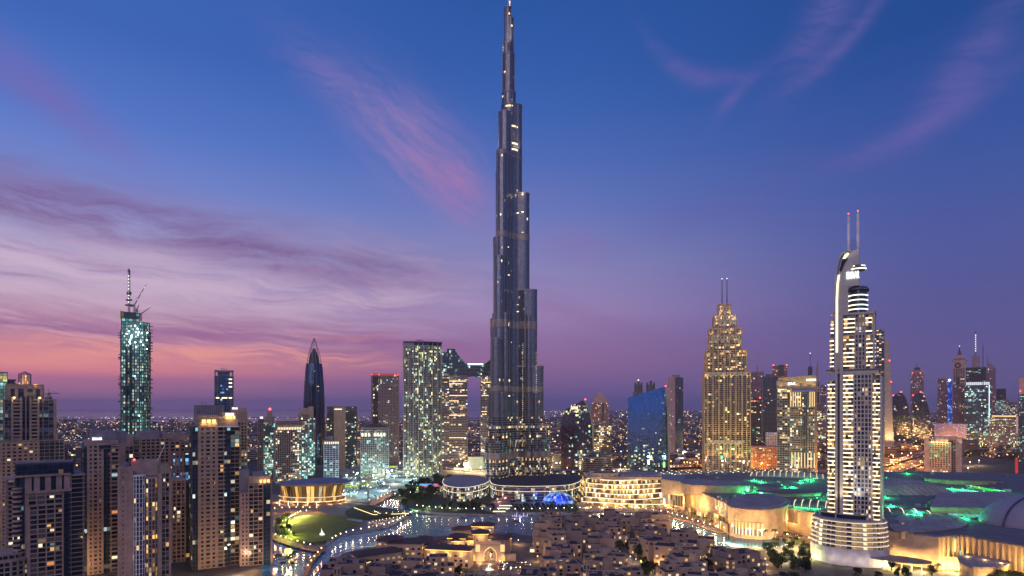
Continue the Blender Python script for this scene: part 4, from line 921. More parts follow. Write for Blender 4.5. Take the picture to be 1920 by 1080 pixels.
    for k, (a, b, t, s_) in enumerate(((1187, 1207, 713, 'dark knobbed tower top rising left of the slanting blue roof'), (1209, 1231, 714, 'dark knobbed tower top rising just right of its twin over the blue roof'))):
        B = Bld('residential_tower', s_, a, b, 1950, 30, 0); B.sec(a, b, 735, gM2, pbr('dusk_plum', (.20, .14, .16), .8), slab=(1.2, .3), pier=(1, .3), bay=4)
        for j, (u, v, q) in enumerate(((.15, .85, 728), (.3, .75, 721), (.4, .62, 714))): B.solid('crown_wall', dgrey, a+(b-a)*u, a+(b-a)*v, q, q+8, y0=3+j, dep=22-j*2)
        for u in (.2, .5, .8): B.mb('turret', dgrey).tube((B.px(a+(b-a)*u), 8, B.z(735)), (B.px(a+(b-a)*u), 8, B.z(717 if u != .5 else t)), 3, 2.2, 8)
        if k == 0: B.beacon(a+10, 713, 6, eSy, 2.4)
        B.done()
    B = Bld('office_tower', 'split tower, rosy left half and navy glass right half, behind the blue glass tower', 1252, 1281, 1900, 40, 0)
    B.sec(1252, 1266, 707, gM2, pbr('rosy_panel', (.46, .30, .32), .7), slab=(2, .2), pier=(1.6, .2), bay=4); B.sec(1266, 1281, 708, gD, dsteel, y0=-1, slab=(.5, .2), pier=(.3, .2), bay=4); B.solid('plant_room', grey, 1260, 1275, 702.5, 709, y0=8, dep=16); B.done()
    # stepped gold hotel tower
    D = 1210.
    B = Bld('art_deco_tower', 'stepped gold lit tower with crossed arches and twin masts, right of centre', 1321, 1407, D, 60, 6)
    st = pbr('champagne_stone', (.56, .39, .23), .6, stain=.2)
    gl = glz('deco_glass', (.10, .06, .07), .10, 'gold', 1.4, .6, low=26, lowk=3.5)
    tiers = ((1321, 1407, 698, 0, 60), (1324.5, 1401, 657, 5, 50), (1331, 1392, 615, 10, 40), (1339.5, 1382.5, 591, 14, 30), (1348.5, 1373, 570, 18, 20))
    zp = 0.
    for a, b, t, y_, d_ in tiers:
        B.sec(a, b, t, gl, st, y0=y_, dep=d_, z0=zp, slab=(.8, .25), pier=(.9, .9), bay=3.5, every=2, fh=3.7); zp = B.z(t, y_)-3
    ribs = (1326, 1337, 1347.5, 1358.5, 1369, 1380, 1391, 1400)
    R_, A_ = B.mb('gold_rib', gstone), B.mb('crossed_arch', pbr('arch_stone_lit', (.78, .64, .42), .6, var=.1))  # arches paler than the other stone, floodlit brightness put into their colour
    for p in ribs:
        for a, b, t, y_, d_ in tiers:
            if a < p < b: yy, tt = y_, t
        for j, (a, b, t, y_, d_) in enumerate(tiers):
            if a < p < b: R_.bx(B.px(p)-.9, B.px(p)+.9, y_-1.8, y_+.3, B.z(tiers[j-1][2], tiers[j-1][3]) if j else 0, B.z(t, y_)+1)
    def arches(py0, py1, a, b, n, y_):
        # pointed crossed arches between two heights
        for i in range(n):
            p, q = a+(b-a)*i/n, a+(b-a)*(i+1)/n; c_ = (p+q)/2
            for u, v in ((p, c_), (q, c_)):
                P = [(B.px(u+(v-u)*t), y_, B.z(py1+(py0-py1)*math.sin(t*PI/2), y_)) for t in (0, .3, .6, .85, 1)]
                for s_, e_ in zip(P, P[1:]): A_.tube(s_, e_, 1., n=4)
                P = [(B.px(u+(v-u)*2*t), y_, B.z(py1+(py0-py1)*t, y_)) for t in (0, .5, 1)]
                for s_, e_ in zip(P, P[1:]): A_.tube(s_, e_, .7, n=4)
    arches(698, 706, 1322, 1402, 8, -3); arches(826, 834, 1326, 1392, 6, -3); arches(629, 643, 1332, 1390, 5, 7.4); arches(591, 611, 1340, 1381, 4, 11.6); arches(574, 592, 1349.5, 1372, 2, 15.6)
    for p in (1356, 1365.5): B.mb('mast', dsteel).tube((B.px(p), 24, B.z(572, 24)), (B.px(p), 24, B.z(523, 24)), 1., .6); B.beacon(p, 522.5, 24, eSg, 1.)
    for a, b, t, y_, d_ in tiers[:4]:
        for p in (a+4, (a+b)/2-8, (a+b)/2+8, b-4):
            lamp_light((B.px(p), y_-5, B.z(t, y_)-(14 if t > 600 else 8)), 5000 if t < 690 else 8000, GOLD, 1, B.root, (0, .35, 1, 75))
    for p in (1353, 1371): lamp_light((B.px(p), 12, B.z(590, 12)), 7000, GOLD, 1, B.root, (0, .3, 1, 70))
    for p in range(1326, 1402, 9): lamp_light((B.px(p), -9, 34), 24000, GOLD, 1, B.root, (0, .3, 1, 60))
    for p in range(1328, 1402, 12): lamp_light((B.px(p), -7, B.z(822)), 10000, GOLD, 1, B.root, (0, .3, 1, 60))
    sign('EMAAR', B.root, (B.px(1377), 13, B.z(597)), 5, eSg, sx=.55)
    B.solid('side_wing', st, 1402, 1409, 712, y0=12, dep=20); B.done()
    # tower with lit vertical strips
    B = Bld('office_tower', 'brown tower with glowing vertical gold strips and a slanted gold crown', 1457, 1531, 1130, 46, -5)
    br = pbr('brown_stone', (.36, .26, .19), .7, stain=.2)
    B.sec(1457, 1481, 735, glz('brown_office', (.03, .03, .035), .34, 'warm', 1.2), br, y0=1, slab=(1.2, .5), pier=(.6, .2), bay=4.5, fh=4)
    B.sec(1481, 1528, 735, gM, br, y0=0, slab=(1.3, .2), pier=(1.1, .6), bay=3.4, fh=4); B.sec(1504, 1514, 738, gM2, br, y0=-1, dep=3, slab=(.6, .3), pier=(.5, .3), bay=3)
    xx = [B.px(p) for p in (1456, 1532)]
    B.mb('crown_wall', br).extr([(xx[0], B.z(729)), (xx[1], B.z(729)), (xx[1], B.z(724)), (xx[0], B.z(713))], -2, 44)
    cg = B.mb('slanted_crown', gstone); cg.extr([(B.px(1459), B.z(713.5)), (B.px(1530), B.z(723.5)), (B.px(1529), B.z(704)), (B.px(1459), B.z(708))], -.5, 40)
    B.sec(1458, 1482, 728, gG, br, y0=-1, dep=20, z0=B.z(735), slab=(.4, .3), pier=(.6, .3), bay=6, part='sky_lobby_')
    for p in (1482, 1486.5, 1491, 1495.5, 1500, 1518, 1522, 1526):
        z0 = B.z(735)
        for k in range(7):
            B.mb('gold_strip', emit('strip_%d' % 0, (1, .66, .28), 1.6)).bx(B.px(p), B.px(p)+1.3, -1.1, -.7, z0-3-k*5.5, z0-k*5.5) if False else None
        B.mb('gold_strip', emit('strip_top', (1, .68, .30), 1.3)).bx(B.px(p), B.px(p)+1.4, -1.1, -.7, z0-26, z0)
        B.mb('gold_strip', emit('strip_top', (1, .68, .30), 1.3)); lamp_light((B.px(p)+.7, -4, z0-28), 2600, GOLD, .5, B.root, (0, .3, -1, 60))
    for p in (1484, 1490, 1496, 1502, 1508, 1514, 1520, 1526):
        B.mb('gold_strip', emit('strip_top', (1, .68, .30), 1.3)).bx(B.px(p), B.px(p)+1.6, -1.1, -.7, 30, B.z(846)-2); lamp_light((B.px(p)+.7, -5, B.z(846)), 4200, GOLD, .5, B.root, (0, .3, 1, 60))
    for p in (1465, 1480, 1495, 1510, 1525): lamp_light((B.px(p), -8, B.z(724)), 2600, GOLD, 1, B.root, (0, .9, 1, 120))
    sign('EMAAR', B.root, (B.px(1484.5), -2.6, B.z(719.5)), 6.4, eSg, sx=.6); B.solid('lit_panel', eSg, 1512, 1530, 711, 714.5, y0=-1.4, dep=.6); B.solid('roof_fin', dgrey, 1513, 1521, 688, 706, y0=20, dep=6); B.done()
    # cluster between them
    rp = pbr('plum_grey', (.30, .22, .27), .8)
    for a, b, t, D, n_, l_, gl_, fr_ in ((1407, 1432, 700, 1900, 'residential_tower', 'pale framed tower with a square arch top, right of the gold stepped tower', gM2, rp), (1430, 1458, 707, 1750, 'residential_tower', 'round shouldered navy tower left of the gold striped tower', gD, dsteel), (1408, 1428, 745, 1600, 'residential_tower', 'dark wedge tower with red beacon beside the gold stepped tower', gM2, dgrey), (1448, 1476, 686, 2200, 'office_tower', 'rosy red lit tower top above the gold striped tower', gM2, pbr('red_panel', (.5, .2, .2), .7)), (1436, 1459, 812, 1500, 'low_block', 'small pale block with bluish lit roof between the gold towers', gM2, white_p), (1408, 1460, 838, 1380, 'hotel', 'orange lit hotel with gabled roof below the navy towers', glz('orange_hotel', (.2, .1, .06), .4, 'gold', .8), pbr('orange_wall', (.5, .3, .18), .8))):
        B = Bld(n_, l_, a, b, D, 40, 0); B.sec(a, b, t, gl_, fr_, slab=(1.3, .3), pier=(1, .3), bay=4)
        if t == 700: B.solid('top_frame', rp, a, b, 696, 699, y0=0, dep=30)
        if t == 707: 
            for k in range(4): B.solid('roof', dsteel, a+1+k*2, b-1-k*2, 707-(k+1)*1.4, 707-k*1.4, y0=2, dep=30)
            B.mb('mast', dsteel).tube((B.px(1419.5), 6, B.z(707)), (B.px(1419.5), 6, B.z(687)), .8)
        if t == 686: B.solid('dark_half', dgrey, 1459, 1470, 684, 705, y0=-1, dep=20); B.beacon(1450, 684.5, 0, r=2.2); B.beacon(1475, 684.5, 0, r=2.2)
        if t == 745: B.beacon(1425, 746, -1, r=2); B.beacon(1415, 752, -1, r=2)
        if t == 838: lamp_light((0, -30, 14), 1500, (1, .5, .15), 2, B.root)
        B.clutter(a, b, t, 4); B.done()
    for a, b, t, D, l_ in ((1527, 1536, 716, 2500, 'navy tower sliver with a lit mast left of the white sail tower'), (1538, 1549, 722, 2300, 'rosy slab tower just left of the white sail tower'), (1529, 1549, 757, 1900, 'dark office block half hidden left of the white sail tower')):
        B = Bld('office_tower', l_, a, b, D, 40, 0); B.sec(a, b, t, gO if t > 750 else gM2, dsteel if t == 716 else rp, slab=(1, .3), pier=(.8, .3), bay=4)
        if t == 716: B.mb('mast', dsteel).tube((B.px(1519), 6, B.z(716)), (B.px(1519), 6, B.z(662)), 1.); B.beacon(1519, 662, 6, eSg, 2)
        if t == 722: B.mb('roof_fin', rp).extr([(B.px(1527), B.z(735)), (B.px(1534), B.z(735)), (B.px(1534), B.z(673)), (B.px(1533), B.z(673)), (B.px(1530), B.z(690))], 4, 10)
        B.done()
    # far right
    B = Bld('office_tower', 'dark slim tower with lit windows right behind the white sail tower', 1636, 1661, 1700, 34, 0)
    B.sec(1638, 1658, 618, glz('slim_office', (.03, .03, .05), .25, 'warm', 1.3, .3, row=.06), dsteel, slab=(.7, .3), pier=(1.2, .5), bay=6); B.done()
    D = 1950.; B = Bld('office_tower', 'tall beige blank slab tower tapering upwards, right of the white sail tower', 1654, 1676, D, 60, 0)
    B.mb('concrete_slab', pbr('beige_concrete', (.42, .36, .28), .8, stain=.2)).extr([(B.px(1659), 0), (B.px(1676.5), 0), (B.px(1667), B.z(640)), (B.px(1665), B.z(635.5)), (B.px(1659), B.z(635.5))], 0, 60)
    B.beacon(1668, 676, -1, r=2); B.beacon(1671, 716, -1, r=2)
    for p in (1663, 1672): lamp_light((B.px(p), -22, 12), 300000, (1, .68, .32), 3, B.root, (0, .28, 1, 60))
    B.done()
    for a, b, l_, bc in ((1674, 1709, 'left one of two dark sail shaped towers with curved right edges', 1699), (1711, 1746.5, 'right one of two dark sail shaped towers with curved right edges', 1737)):
        o = [(a, 2001), (a-.5, 745), (a+5, 739.5), (a+14, 736), (a+17, 736.5), (a+24, 745), (a+30, 763), (a+34, 792), (b, 812), (b, 2001)]
        B, out = blade('sail_tower', l_, [(o[0][0], 2001)]+[o[9]]+o[8:0:-1][::1] if False else [o[0]]+[o[9], o[8], o[7], o[6], o[5], o[4], o[3], o[2], o[1]], 2350, 40, glz('sail_glass', (.05, .07, .11), .07, 'warm', 1.3, .75, .08, low=14), dsteel, 5, 4.)
        B.beacon(a+15.5, 735, 2, r=3); B.beacon(a+1, 741, 2, r=2.4); B.done()
    F_ = (
      (1707, 1732, 700, 2900, 'rosy stepped tower with red beacons behind the two sail towers', gM2, pbr('rosy_panel2', (.42, .24, .25), .8)),
      (1758, 1779, 711, 2600, 'brown tower with a bright blue lit edge, left of the clock tower', gM2, rp),
      (1862, 1868, 745, 2700, 'slim pale tower right behind the unfinished glass tower', gM2, rp),
      (1848, 1867, 690, 2650, 'rosy tower with curved shoulder right of the unfinished glass tower', gM2, pbr('rosy_glass', (.34, .22, .28), .6)),
      (1868, 1886, 729, 2800, 'dark small tower right of the rosy curved shoulder', gD, dgrey),
      (1866, 1892, 750, 2500, 'pale apartment tower with white lit roof near the right edge', gT, grey),
      (1890, 1907, 754, 2600, 'grey apartment tower with lit balconies near the right edge', gM, grey),
      (1855, 1908, 782, 2000, 'wide white framed office with dark windows near the right edge', gO, conc),
      (1910, 1940, 740, 1600, 'teal lit tower cut by the right edge with a rosy top', glz('teal_far', (.03, .09, .10), .3, 'teal', .8, .3), dsteel),
      (1752, 1812, 795, 2000, 'low mauve lit terrace building below the blue lit edge', glz('mauve_lit', (.2, .18, .3), .6, 'blue', .5), pbr('mauve_wall', (.42, .36, .46), .8)),
      (1786, 1808, 722, 2480, 'pale square shaft tower in front of the clock tower', gM2, rp),
    )
    for a, b, t, D, l_, g_, f_ in F_:
        B = Bld('low_block' if t > 780 else 'residential_tower', l_, a, b, D, 40, 0); B.sec(a, b, t, g_ if g_ is not gM2 else glz('far_tower_window', (.03, .03, .04), .12, 'warm', 1.1), f_, slab=(1.6, .3), pier=(1.2, .3), bay=3.6, fh=3.6)
        if a == 1707:
            B.solid('crown_wall', f_, 1711, 1728, 694, 701, y0=3, dep=20); B.solid('crown_wall', dgrey, 1714, 1725, 689, 695, y0=5, dep=14); B.mb('mast', dsteel).tube((B.px(1719), 8, B.z(690)), (B.px(1719), 8, B.z(682)), 1.2)
            for p in (1711, 1726): B.beacon(p, 699, 0, r=1.8)
        if a == 1758:
            B.sec(1776.5, 1785, 712, glz('led_blue_wall', (.0, .03, .3), 1., 'blue', .9), emit('led_frame', (.01, .1, 1), .8), y0=-1, dep=10, slab=(1, .2), pier=None, bay=3, part='led_'); B.beacon(1780.5, 713, -3, eT, 4); B.solid('crown_wall', f_, 1759, 1776, 708.5, 713, y0=1, dep=20)
        if a == 1848: B.mb('shoulder', f_).extr([(B.px(1850), B.z(691)), (B.px(1867), B.z(691)), (B.px(1861), B.z(683)), (B.px(1852), B.z(678)), (B.px(1850), B.z(680))], 4, 30); B.mb('mast', dsteel).tube((B.px(1851.5), 6, B.z(680)), (B.px(1851.5), 6, B.z(666)), .7)
        if a == 1910: B.solid('crown_wall', pbr('rosy_panel', (.46, .30, .32), .7), 1911, 1940, 708, 740, y0=3, dep=20); B.beacon(1913, 733, -1, r=1.6)
        if a == 1855: B.solid('white_frame', white_p, 1905, 1909, 780, 812, y0=-2, dep=6); B.solid('roof_light', eS2, 1860, 1905, 779.5, 780.8, y0=-1, dep=.5)
        B.clutter(a, b, t, 3); B.done()
    # clock tower
    B = Bld('clock_tower', 'pink clock tower with a pointed roof and round dark clock face', 1786, 1815, 2550, 50, 0)
    pk = pbr('pink_stone', (.50, .33, .27), .8)
    B.sec(1787, 1809, 690, gM2, pk, slab=(1.2, .3), pier=(1.8, .6), bay=7); B.solid('belfry', pk, 1786.5, 1812, 674, 691, y0=-2, dep=50)
    x_ = B.px(1796); z_ = B.z(685); zr = [B.z(q) for q in (676, 672, 665, 659, 650)]
    def sq(h, zz): return [(B.px(1799)-h, 25-h, zz), (B.px(1799)+h, 25-h, zz), (B.px(1799)+h, 25+h, zz), (B.px(1799)-h, 25+h, zz)]
    B.mb('spire_roof', pbr('slate_roof', (.10, .07, .09), .8)).loft([sq(25, zr[0]), sq(17, zr[1])]).loft([sq(8, zr[2]), sq(4, zr[3]), sq(.6, zr[4])]); B.mb('lantern_stage', pk).loft([sq(12, zr[1]), sq(10, zr[2]), sq(9, zr[2]+1)])
    f = MB().tube((0, -.5, 0), (0, .5, 0), 11, n=24).build('clock_face', pbr('clock_dark', (.06, .04, .05), .5), B.root, loc=(x_, -3, z_))
    MB().tube((0, -.8, 0), (0, .3, 0), 5, n=20).build('clock_disc', pbr('clock_pale', (.5, .38, .3), .6), f); MB().tube((0, -1, 0), (0, -1, 8), .6).tube((0, -1, 0), (5, -1, -2), .6).build('clock_hands', dgrey, f)
    B.solid('tall_window', dgrey, 1795, 1799, 706, 722, y0=-1.6, dep=1); B.beacon(1799, 649, 25, eSg, 1.6); B.done()
    B = Bld('unfinished_tower', 'bluish unfinished glass tower with an open concrete core, right of the clock tower', 1809, 1858, 2350, 60, 0)
    B.sec(1809, 1858, 722, glz('unfinished_glass', (.06, .12, .16), .34, 'teal', 1.0, .5, row=.05), dsteel, slab=(.6, .3), pier=(.6, .3), bay=5, fh=4.4); B.sec(1811, 1856, 716, eT and emit('flood_floor', (.85, .95, 1), 1.1), dsteel, y0=2, dep=40, z0=B.z(722), slab=(.8, .8), pier=(1, .4), bay=6, part='flooded_floor_')
    B.sec(1812, 1848, 689, glz('open_floors', (.02, .02, .03), .12, 'teal', 1.0), dgrey, y0=6, dep=40, z0=B.z(716), slab=(1.3, 1.5), pier=(.8, .5), bay=7, part='open_floors_'); B.solid('concrete_core', rp, 1822, 1837, 667, 716, y0=12, dep=26)
    B.solid('hoist_line', emit('hoist_lamps', (.8, .95, 1), 1.6), 1854, 1855.5, 722, 795, y0=-1, dep=1); B.done()
    D = 2380.; p = (X(1829, D), D, Z(668, D)); g = crane(None, p, Z(622, D)-p[2], 8, -70, own='tall lattice crane mast dotted with white lamps above the unfinished glass tower')
    l = MB()
    for k in range(8): l.ball((0, -1, 20+k*8.4), 2., 5, 3)
    l.build('lamp', eSg, g)
    D = 2300.; crane(None, (X(1843, D), D, 0), Z(655, D), 30, 80, own='reddish crane mast climbing the right side of the unfinished glass tower')
    # hotel block with arches
    B = Bld('hotel', 'squat hotel with blank side walls and a row of lit arches on top', 1733, 1806, 1230, 44, -3)
    gb = pbr('taupe_wall', (.34, .28, .28), .8, stain=.2)
    B.solid('side_wall', gb, 1733, 1742, 822, y0=-1, dep=30); B.solid('side_wall', gb, 1792, 1804, 821, y0=-1, dep=40); B.sec(1742, 1783, 829, glz('hotel_lit', (.05, .04, .03), .55, 'gold', 1.1, .2, gap=.3), pbr('cream_frame', (.58, .46, .34), .7), y0=1, slab=(1.3, .3), pier=(1.5, .8), bay=4.2, fh=4)
    B.sec(1783, 1792, 832, gO, gb, y0=3, slab=(1, .3), pier=(.6, .3), bay=4); B.solid('roof_band', gb, 1750, 1792, 819, 824, y0=4, dep=30)
    A_ = B.mb('arch', pbr('cream_frame', (.58, .46, .34), .7))
    for i in range(4):
        c_ = 1748.5+8.8*i; P = [(B.px(c_-2.6+5.2*t), .2, B.z(830-7*math.sin(PI*t))) for t in (k/6 for k in range(7))]
        for s_, e_ in zip(P, P[1:]): A_.tube(s_, e_, .6, n=4)
        P = [(B.px(c_+2.1*math.cos(t)), -.2, B.z(826.5-2.2*math.sin(t))) for t in (k*PI/4 for k in range(9))]
        for s_, e_ in zip(P, P[1:]): A_.tube(s_, e_, .45, n=4)
        lamp_light((B.px(c_), -3, B.z(830)), 2600, GOLD, .4, B.root)
    B.solid('lit_panel', emit('green_panel', (.05, .6, .3), .8), 1743, 1750, 832, 837, y0=-.2, dep=.5)
    B.solid('base_storeys', gb, 1742, 1783, 877, y0=-.5, dep=20); B.sec(1742, 1783, 880, gG, gb, y0=-1.4, dep=3, slab=(.8, .3), pier=(1.5, .3), bay=4.4); lamp_light((B.px(1802), -8, B.z(835)), 9000, GOLD, 1, B.root, (0, .4, 1, 70)); B.done()
mid_right()

# ================================================================ white hotel tower with the sail top
def sail_hotel():
    D = 553.
    B = Bld('sail_top_tower', 'white lit tower with ringed podium, curved sail top and two tall masts', 1551, 1654, D, 34, -4)
    wp = pbr('warm_white', (.50, .45, .41), .5, var=.08); gw = glz('hotel_window', (.03, .04, .05), .3, 'warm', 1.0, .2)
    zb = B.z(986)
    def balc(a, b, t, z0, y0, ln=True, pr=.85, rnd=0.):
        x0, x1 = B.px(a), B.px(b); zt = B.z(t); fh = 3.75; k = 0
        poly = [(x0, y0), (x1, y0), (x1, y0+14), (x0, y0+14)]
        if rnd: xm = (x0+x1)/2; poly = [(x0, y0+rnd)]+[(xm-math.cos(q)*(x1-x0)/2, y0+rnd-math.sin(q)*rnd) for q in (PI*i/6 for i in range(1, 6))]+[(x1, y0+rnd), (x1, y0+14), (x0, y0+14)]
        B.facade(poly, z0, zt, glz('hotel_room_glow', (.10, .08, .06), .7, 'gold', .6, .2, row=.3), wp, fh, 2.6, (.5, .8), None)
        z_ = z0+.5
        inner = off(ccw(poly), .25)
        while z_ < zt-3:
            for i in range(len(inner)):
                p, q = inner[i], inner[(i+1) % len(inner)]
                if p[1] < y0+7 and q[1] < y0+7 and R.random() < max(pr, .93):
                    B.quads.append([(p[0], p[1], z_+2.1), (q[0], q[1], z_+2.1), (q[0], q[1], z_+3.15), (p[0], p[1], z_+3.15)])
            z_ += fh
    balc(1551, 1567, 713, zb, 2, rnd=3); balc(1580, 1601, 700, zb, 0, rnd=1.5); balc(1634, 1650, 712, zb, 2, rnd=3)
    B.sec(1600, 1635, 697, glz('hotel_grid', (.03, .035, .045), .33, 'mixed', .9, .3, low=12), wp, y0=.5, z0=zb, slab=(1., .3), pier=(.9, .35), bay=2.7, fh=3.75, win=.45)
    B.solid('white_fin', wp, 1566, 1570.5, 588, y0=-1.5, dep=18); B.solid('dark_slot', dgrey, 1570.5, 1575, 640, y0=0, dep=16); B.solid('white_fin', wp, 1575, 1581, 560, y0=-1.8, dep=18)
    B.solid('white_fin', wp, 1650, 1653.5, 706, y0=0, dep=28); B.solid('setback_roof', pbr('slate_deck', (.12, .12, .15), .6), 1549, 1653, 692, 695, y0=-1, dep=30); B.solid('setback_roof', wp, 1580, 1648, 695, 701, y0=-.6, dep=30)
    # upper tier
    zu = B.z(692)
    balc(1555, 1568, 632, zu, 3, rnd=3); balc(1581, 1603, 628, zu, 1, rnd=1.5); balc(1622, 1640, 628, zu, 3, rnd=3, pr=.8)
    B.sec(1602, 1623, 624, gw, wp, y0=1.5, z0=zu, slab=(1, .3), pier=(.9, .3), bay=2.7, fh=3.75, win=.3)
    B.solid('white_fin', wp, 1636, 1640, 583, 700, y0=2, dep=20); zv = B.z(628)
    balc(1557, 1567, 597, zv, 4, pr=.9); balc(1582, 1602, 592, zv, 3, pr=.7); balc(1621, 1634, 590, zv, 4, pr=.9); B.sec(1602, 1622, 590, gw, wp, y0=4, z0=zv, slab=(1, .3), pier=(1, .3), bay=3, fh=3.75)
    B.solid('cornice', wp, 1579, 1640, 586, 590, y0=1, dep=24); B.solid('cornice', wp, 1556, 1568, 583, 586, y0=2, dep=16)
    # ringed drum
    x0, x1 = B.px(1589), B.px(1624); cx, rx = (x0+x1)/2, (x1-x0)/2
    B.facade(ell(cx, 12, rx, 9, 24), B.z(586), B.z(543), gD, dgrey, 8.6, 3, (.5, .3), None, part='drum_')
    for p in (579, 571, 561.5, 552.5):
        pl = ell(cx, 12, rx+.6, 9.6, 15, 0, PI*1.1, PI*1.95); m = B.mb('ring_light', emit('ring_lamp', (1, .9, .66), 2.4))
        for a, b in zip(pl, pl[1:]): m.tube((*a, B.z(p)), (*b, B.z(p)), .55, n=4)
    B.mb('drum_cap', pbr('slate_deck', (.12, .12, .15), .6)).prism(ell(cx, 12, rx+1.6, 11, 28), B.z(543), B.z(539)).prism(ell(cx, 12, rx+.2, 9.6, 28), B.z(539), B.z(536))
    # sail
    prof = [(1567, 700), (1567, 560), (1569, 530), (1573, 510), (1579, 493), (1587, 481), (1598, 472), (1609, 468), (1611, 470), (1611, 536), (1590, 536), (1590, 590), (1581, 590), (1581, 700)]
    o = [(B.px(a), B.z(b)) for a, b in prof][::-1]
    B.mb('sail_wall', wp).extr(o, -1, 3, 3, 3)
    rim = [(1568, 700), (1567.5, 600), (1568, 540), (1570, 510), (1573, 490), (1577, 478), (1583, 471), (1590, 468.5), (1598, 470)]
    q = [(B.px(a)-1.2, B.z(b)) for a, b in rim]
    m = B.mb('sail_rim', wp)
    for a, b in zip(q, q[1:]): m.extr([(a[0]-.7, a[1]), (a[0]+.7, a[1]), (b[0]+.7, b[1]), (b[0]-.7, b[1])] if b[1] > a[1] else [(b[0]-.7, b[1]), (b[0]+.7, b[1]), (a[0]+.7, a[1]), (a[0]-.7, a[1])], 1, 11)
    inn = [(1570, 660), (1570, 560), (1571.5, 530), (1574, 513)]; q = [(B.px(a), B.z(b)) for a, b in inn]
    for a, b in zip(q, q[1:]): B.mb('sail_light', emit('sail_lamp', (1, .92, .62), 1.5)).extr([(a[0]-1.2, a[1]), (a[0]+.6, a[1]), (b[0]+.6, b[1]), (b[0]-1.2, b[1])], -1.6, -1.2)
    pz = [(1574, 505), (1578, 508), (1584, 493), (1590, 485), (1586, 478), (1579, 486)]
    B.mb('sail_opening_shade', pbr('void_shade_black', (.01, .01, .012), .6)).extr([(B.px(a), B.z(b)) for a, b in pz], -1.5, -1.05)  # raised black plate, the opening's darkness put into its colour
    B.mb('sail_light', emit('sail_lamp', (1, .92, .62), 1.5)).extr([(B.px(a), B.z(b)) for a, b in ((1580, 484), (1586, 484), (1593, 475), (1590, 473), (1584, 476))], -1.6, -1.2)
    sign('EMAAR', B.root, (B.px(1599.5), -1.8, B.z(517)), 8.5, emit('sign_cool', (.85, .97, 1), 2.2), sx=.36)
    for k, p in enumerate((505, 499.5)):
        pl = ell(B.px(1609), 2, 6-k, 5-k, 12, 0, PI*.95, PI*2.05)
        for a, b in zip(pl, pl[1:]): B.mb('ring_light', None).tube((*a, B.z(p)), (*b, B.z(p)), .5, n=4)
    B.mb('drum_cap', None).prism(ell(B.px(1609), 2, 5, 4.5, 16), B.z(508), B.z(498))
    for a, b, t in ((1587, 1592.5, 397), (1605, 1610, 394)):
        x_ = (B.px(a)+B.px(b))/2; B.mb('mast', pbr('mast_white', (.7, .62, .66), .4)).tube((x_, 6, B.z(480)), (x_, 6, B.z(t+5)), 1.25, 1.15, 12).tube((x_, 6, B.z(t+5)), (x_, 6, B.z(t)), .8, .3, 8)
        MB().ball((0, 0, 0), .6).build('beacon', eRd, B.root, loc=(x_, 6, B.z(t-1)))
    xa, xb = B.px(1592), B.px(1605)
    for k in range(3): B.mb('mast_brace', steel).tube((xa, 6, B.z(466-k*7)), (xb, 6, B.z(459-k*7)), .15).tube((xb, 6, B.z(466-k*7)), (xa, 6, B.z(459-k*7)), .15)
    # ringed podium
    xa, xb = B.px(1517), B.px(1666); cx, rx = (xa+xb)/2, (xb-xa)/2*.97; cy = 11
    for k, (t, s_) in enumerate(((1043, 1.), (1034, .99), (1024, .985), (1014.5, .98), (1005, .965), (995.5, .95))):
        z_ = 14+k*3.9
        B.facade(ell(cx, cy, rx*s_, rx*s_*.76, 44), z_, z_+3.9, glz('podium_glass', (.06, .05, .045), .7, 'gold', 1.0, .1, row=.2), wp, 3.9, 3.2, (1.1, .9), (.35, .2), 1, part='podium_', minlen=1.2)
        e = ell(cx, cy, rx*s_+1., rx*s_*.76+1., 40, 0, PI*1.02, PI*1.98); q_ = MB()
        for a, b in zip(e, e[1:]): q_.tube((*a, z_+3.2), (*b, z_+3.2), .24, n=4)
        q_.build('podium_ring_light', emit('podium_ring_glow', (1, .82, .55), 1.6), B.root)
    B.mb('podium_base', pbr('mauve_base', (.48, .46, .56), .7)).prism(ell(cx, cy, rx*1.04, rx*.8, 44), 0, 14.2); B.mb('podium_roof', pbr('deck_grey', (.28, .26, .30), .8)).prism(ell(cx, cy, rx*.93, rx*.72, 44), 37, 38.6)
    B.mb('podium_drum', gD).prism(ell(cx, cy, rx*.8, rx*.45, 36), 38.6, 42); B.mb('podium_roof', None).prism(ell(cx, cy, rx*.82, rx*.47, 36), 42, 42.8)
    for a in range(8):
        t = PI*(1.06+.11*a); lamp_light((cx+rx*1.2*math.cos(t), cy+rx*.98*math.sin(t), 5), 1200, WARM, .6, B.root)
    for p in (1572, 1590, 1610, 1640): lamp_light((B.px(p), -9, 46), 26000, (.8, .95, 1) if p == 1610 else (1, .85, .6), 1, B.root, (0, .25, 1, 50))
    lamp_light((B.px(1612), -8, 47), 9000, (.2, .35, 1), 1, B.root, (0, .3, 1, 50)); lamp_light((B.px(1592), -26, B.z(540)), 30000, (.8, .85, 1), 1, B.root, (0, .3, 1, 60))  # second spot is an unseen light added to brighten the sail wall
    c = MB().prism(ell(B.px(1668)+6, -2, 24, 12, 24), 8, 9); cn = c.build('entrance_canopy', pbr('canopy_timber', (.30, .22, .17), .8), B.root)
    for k in range(5): MB().tube((B.px(1655)+k*7, -8+k*1.5, 0), (B.px(1655)+k*7, -8+k*1.5, 8), .4).build('canopy_post', wp, cn)
    B.done()
sail_hotel()
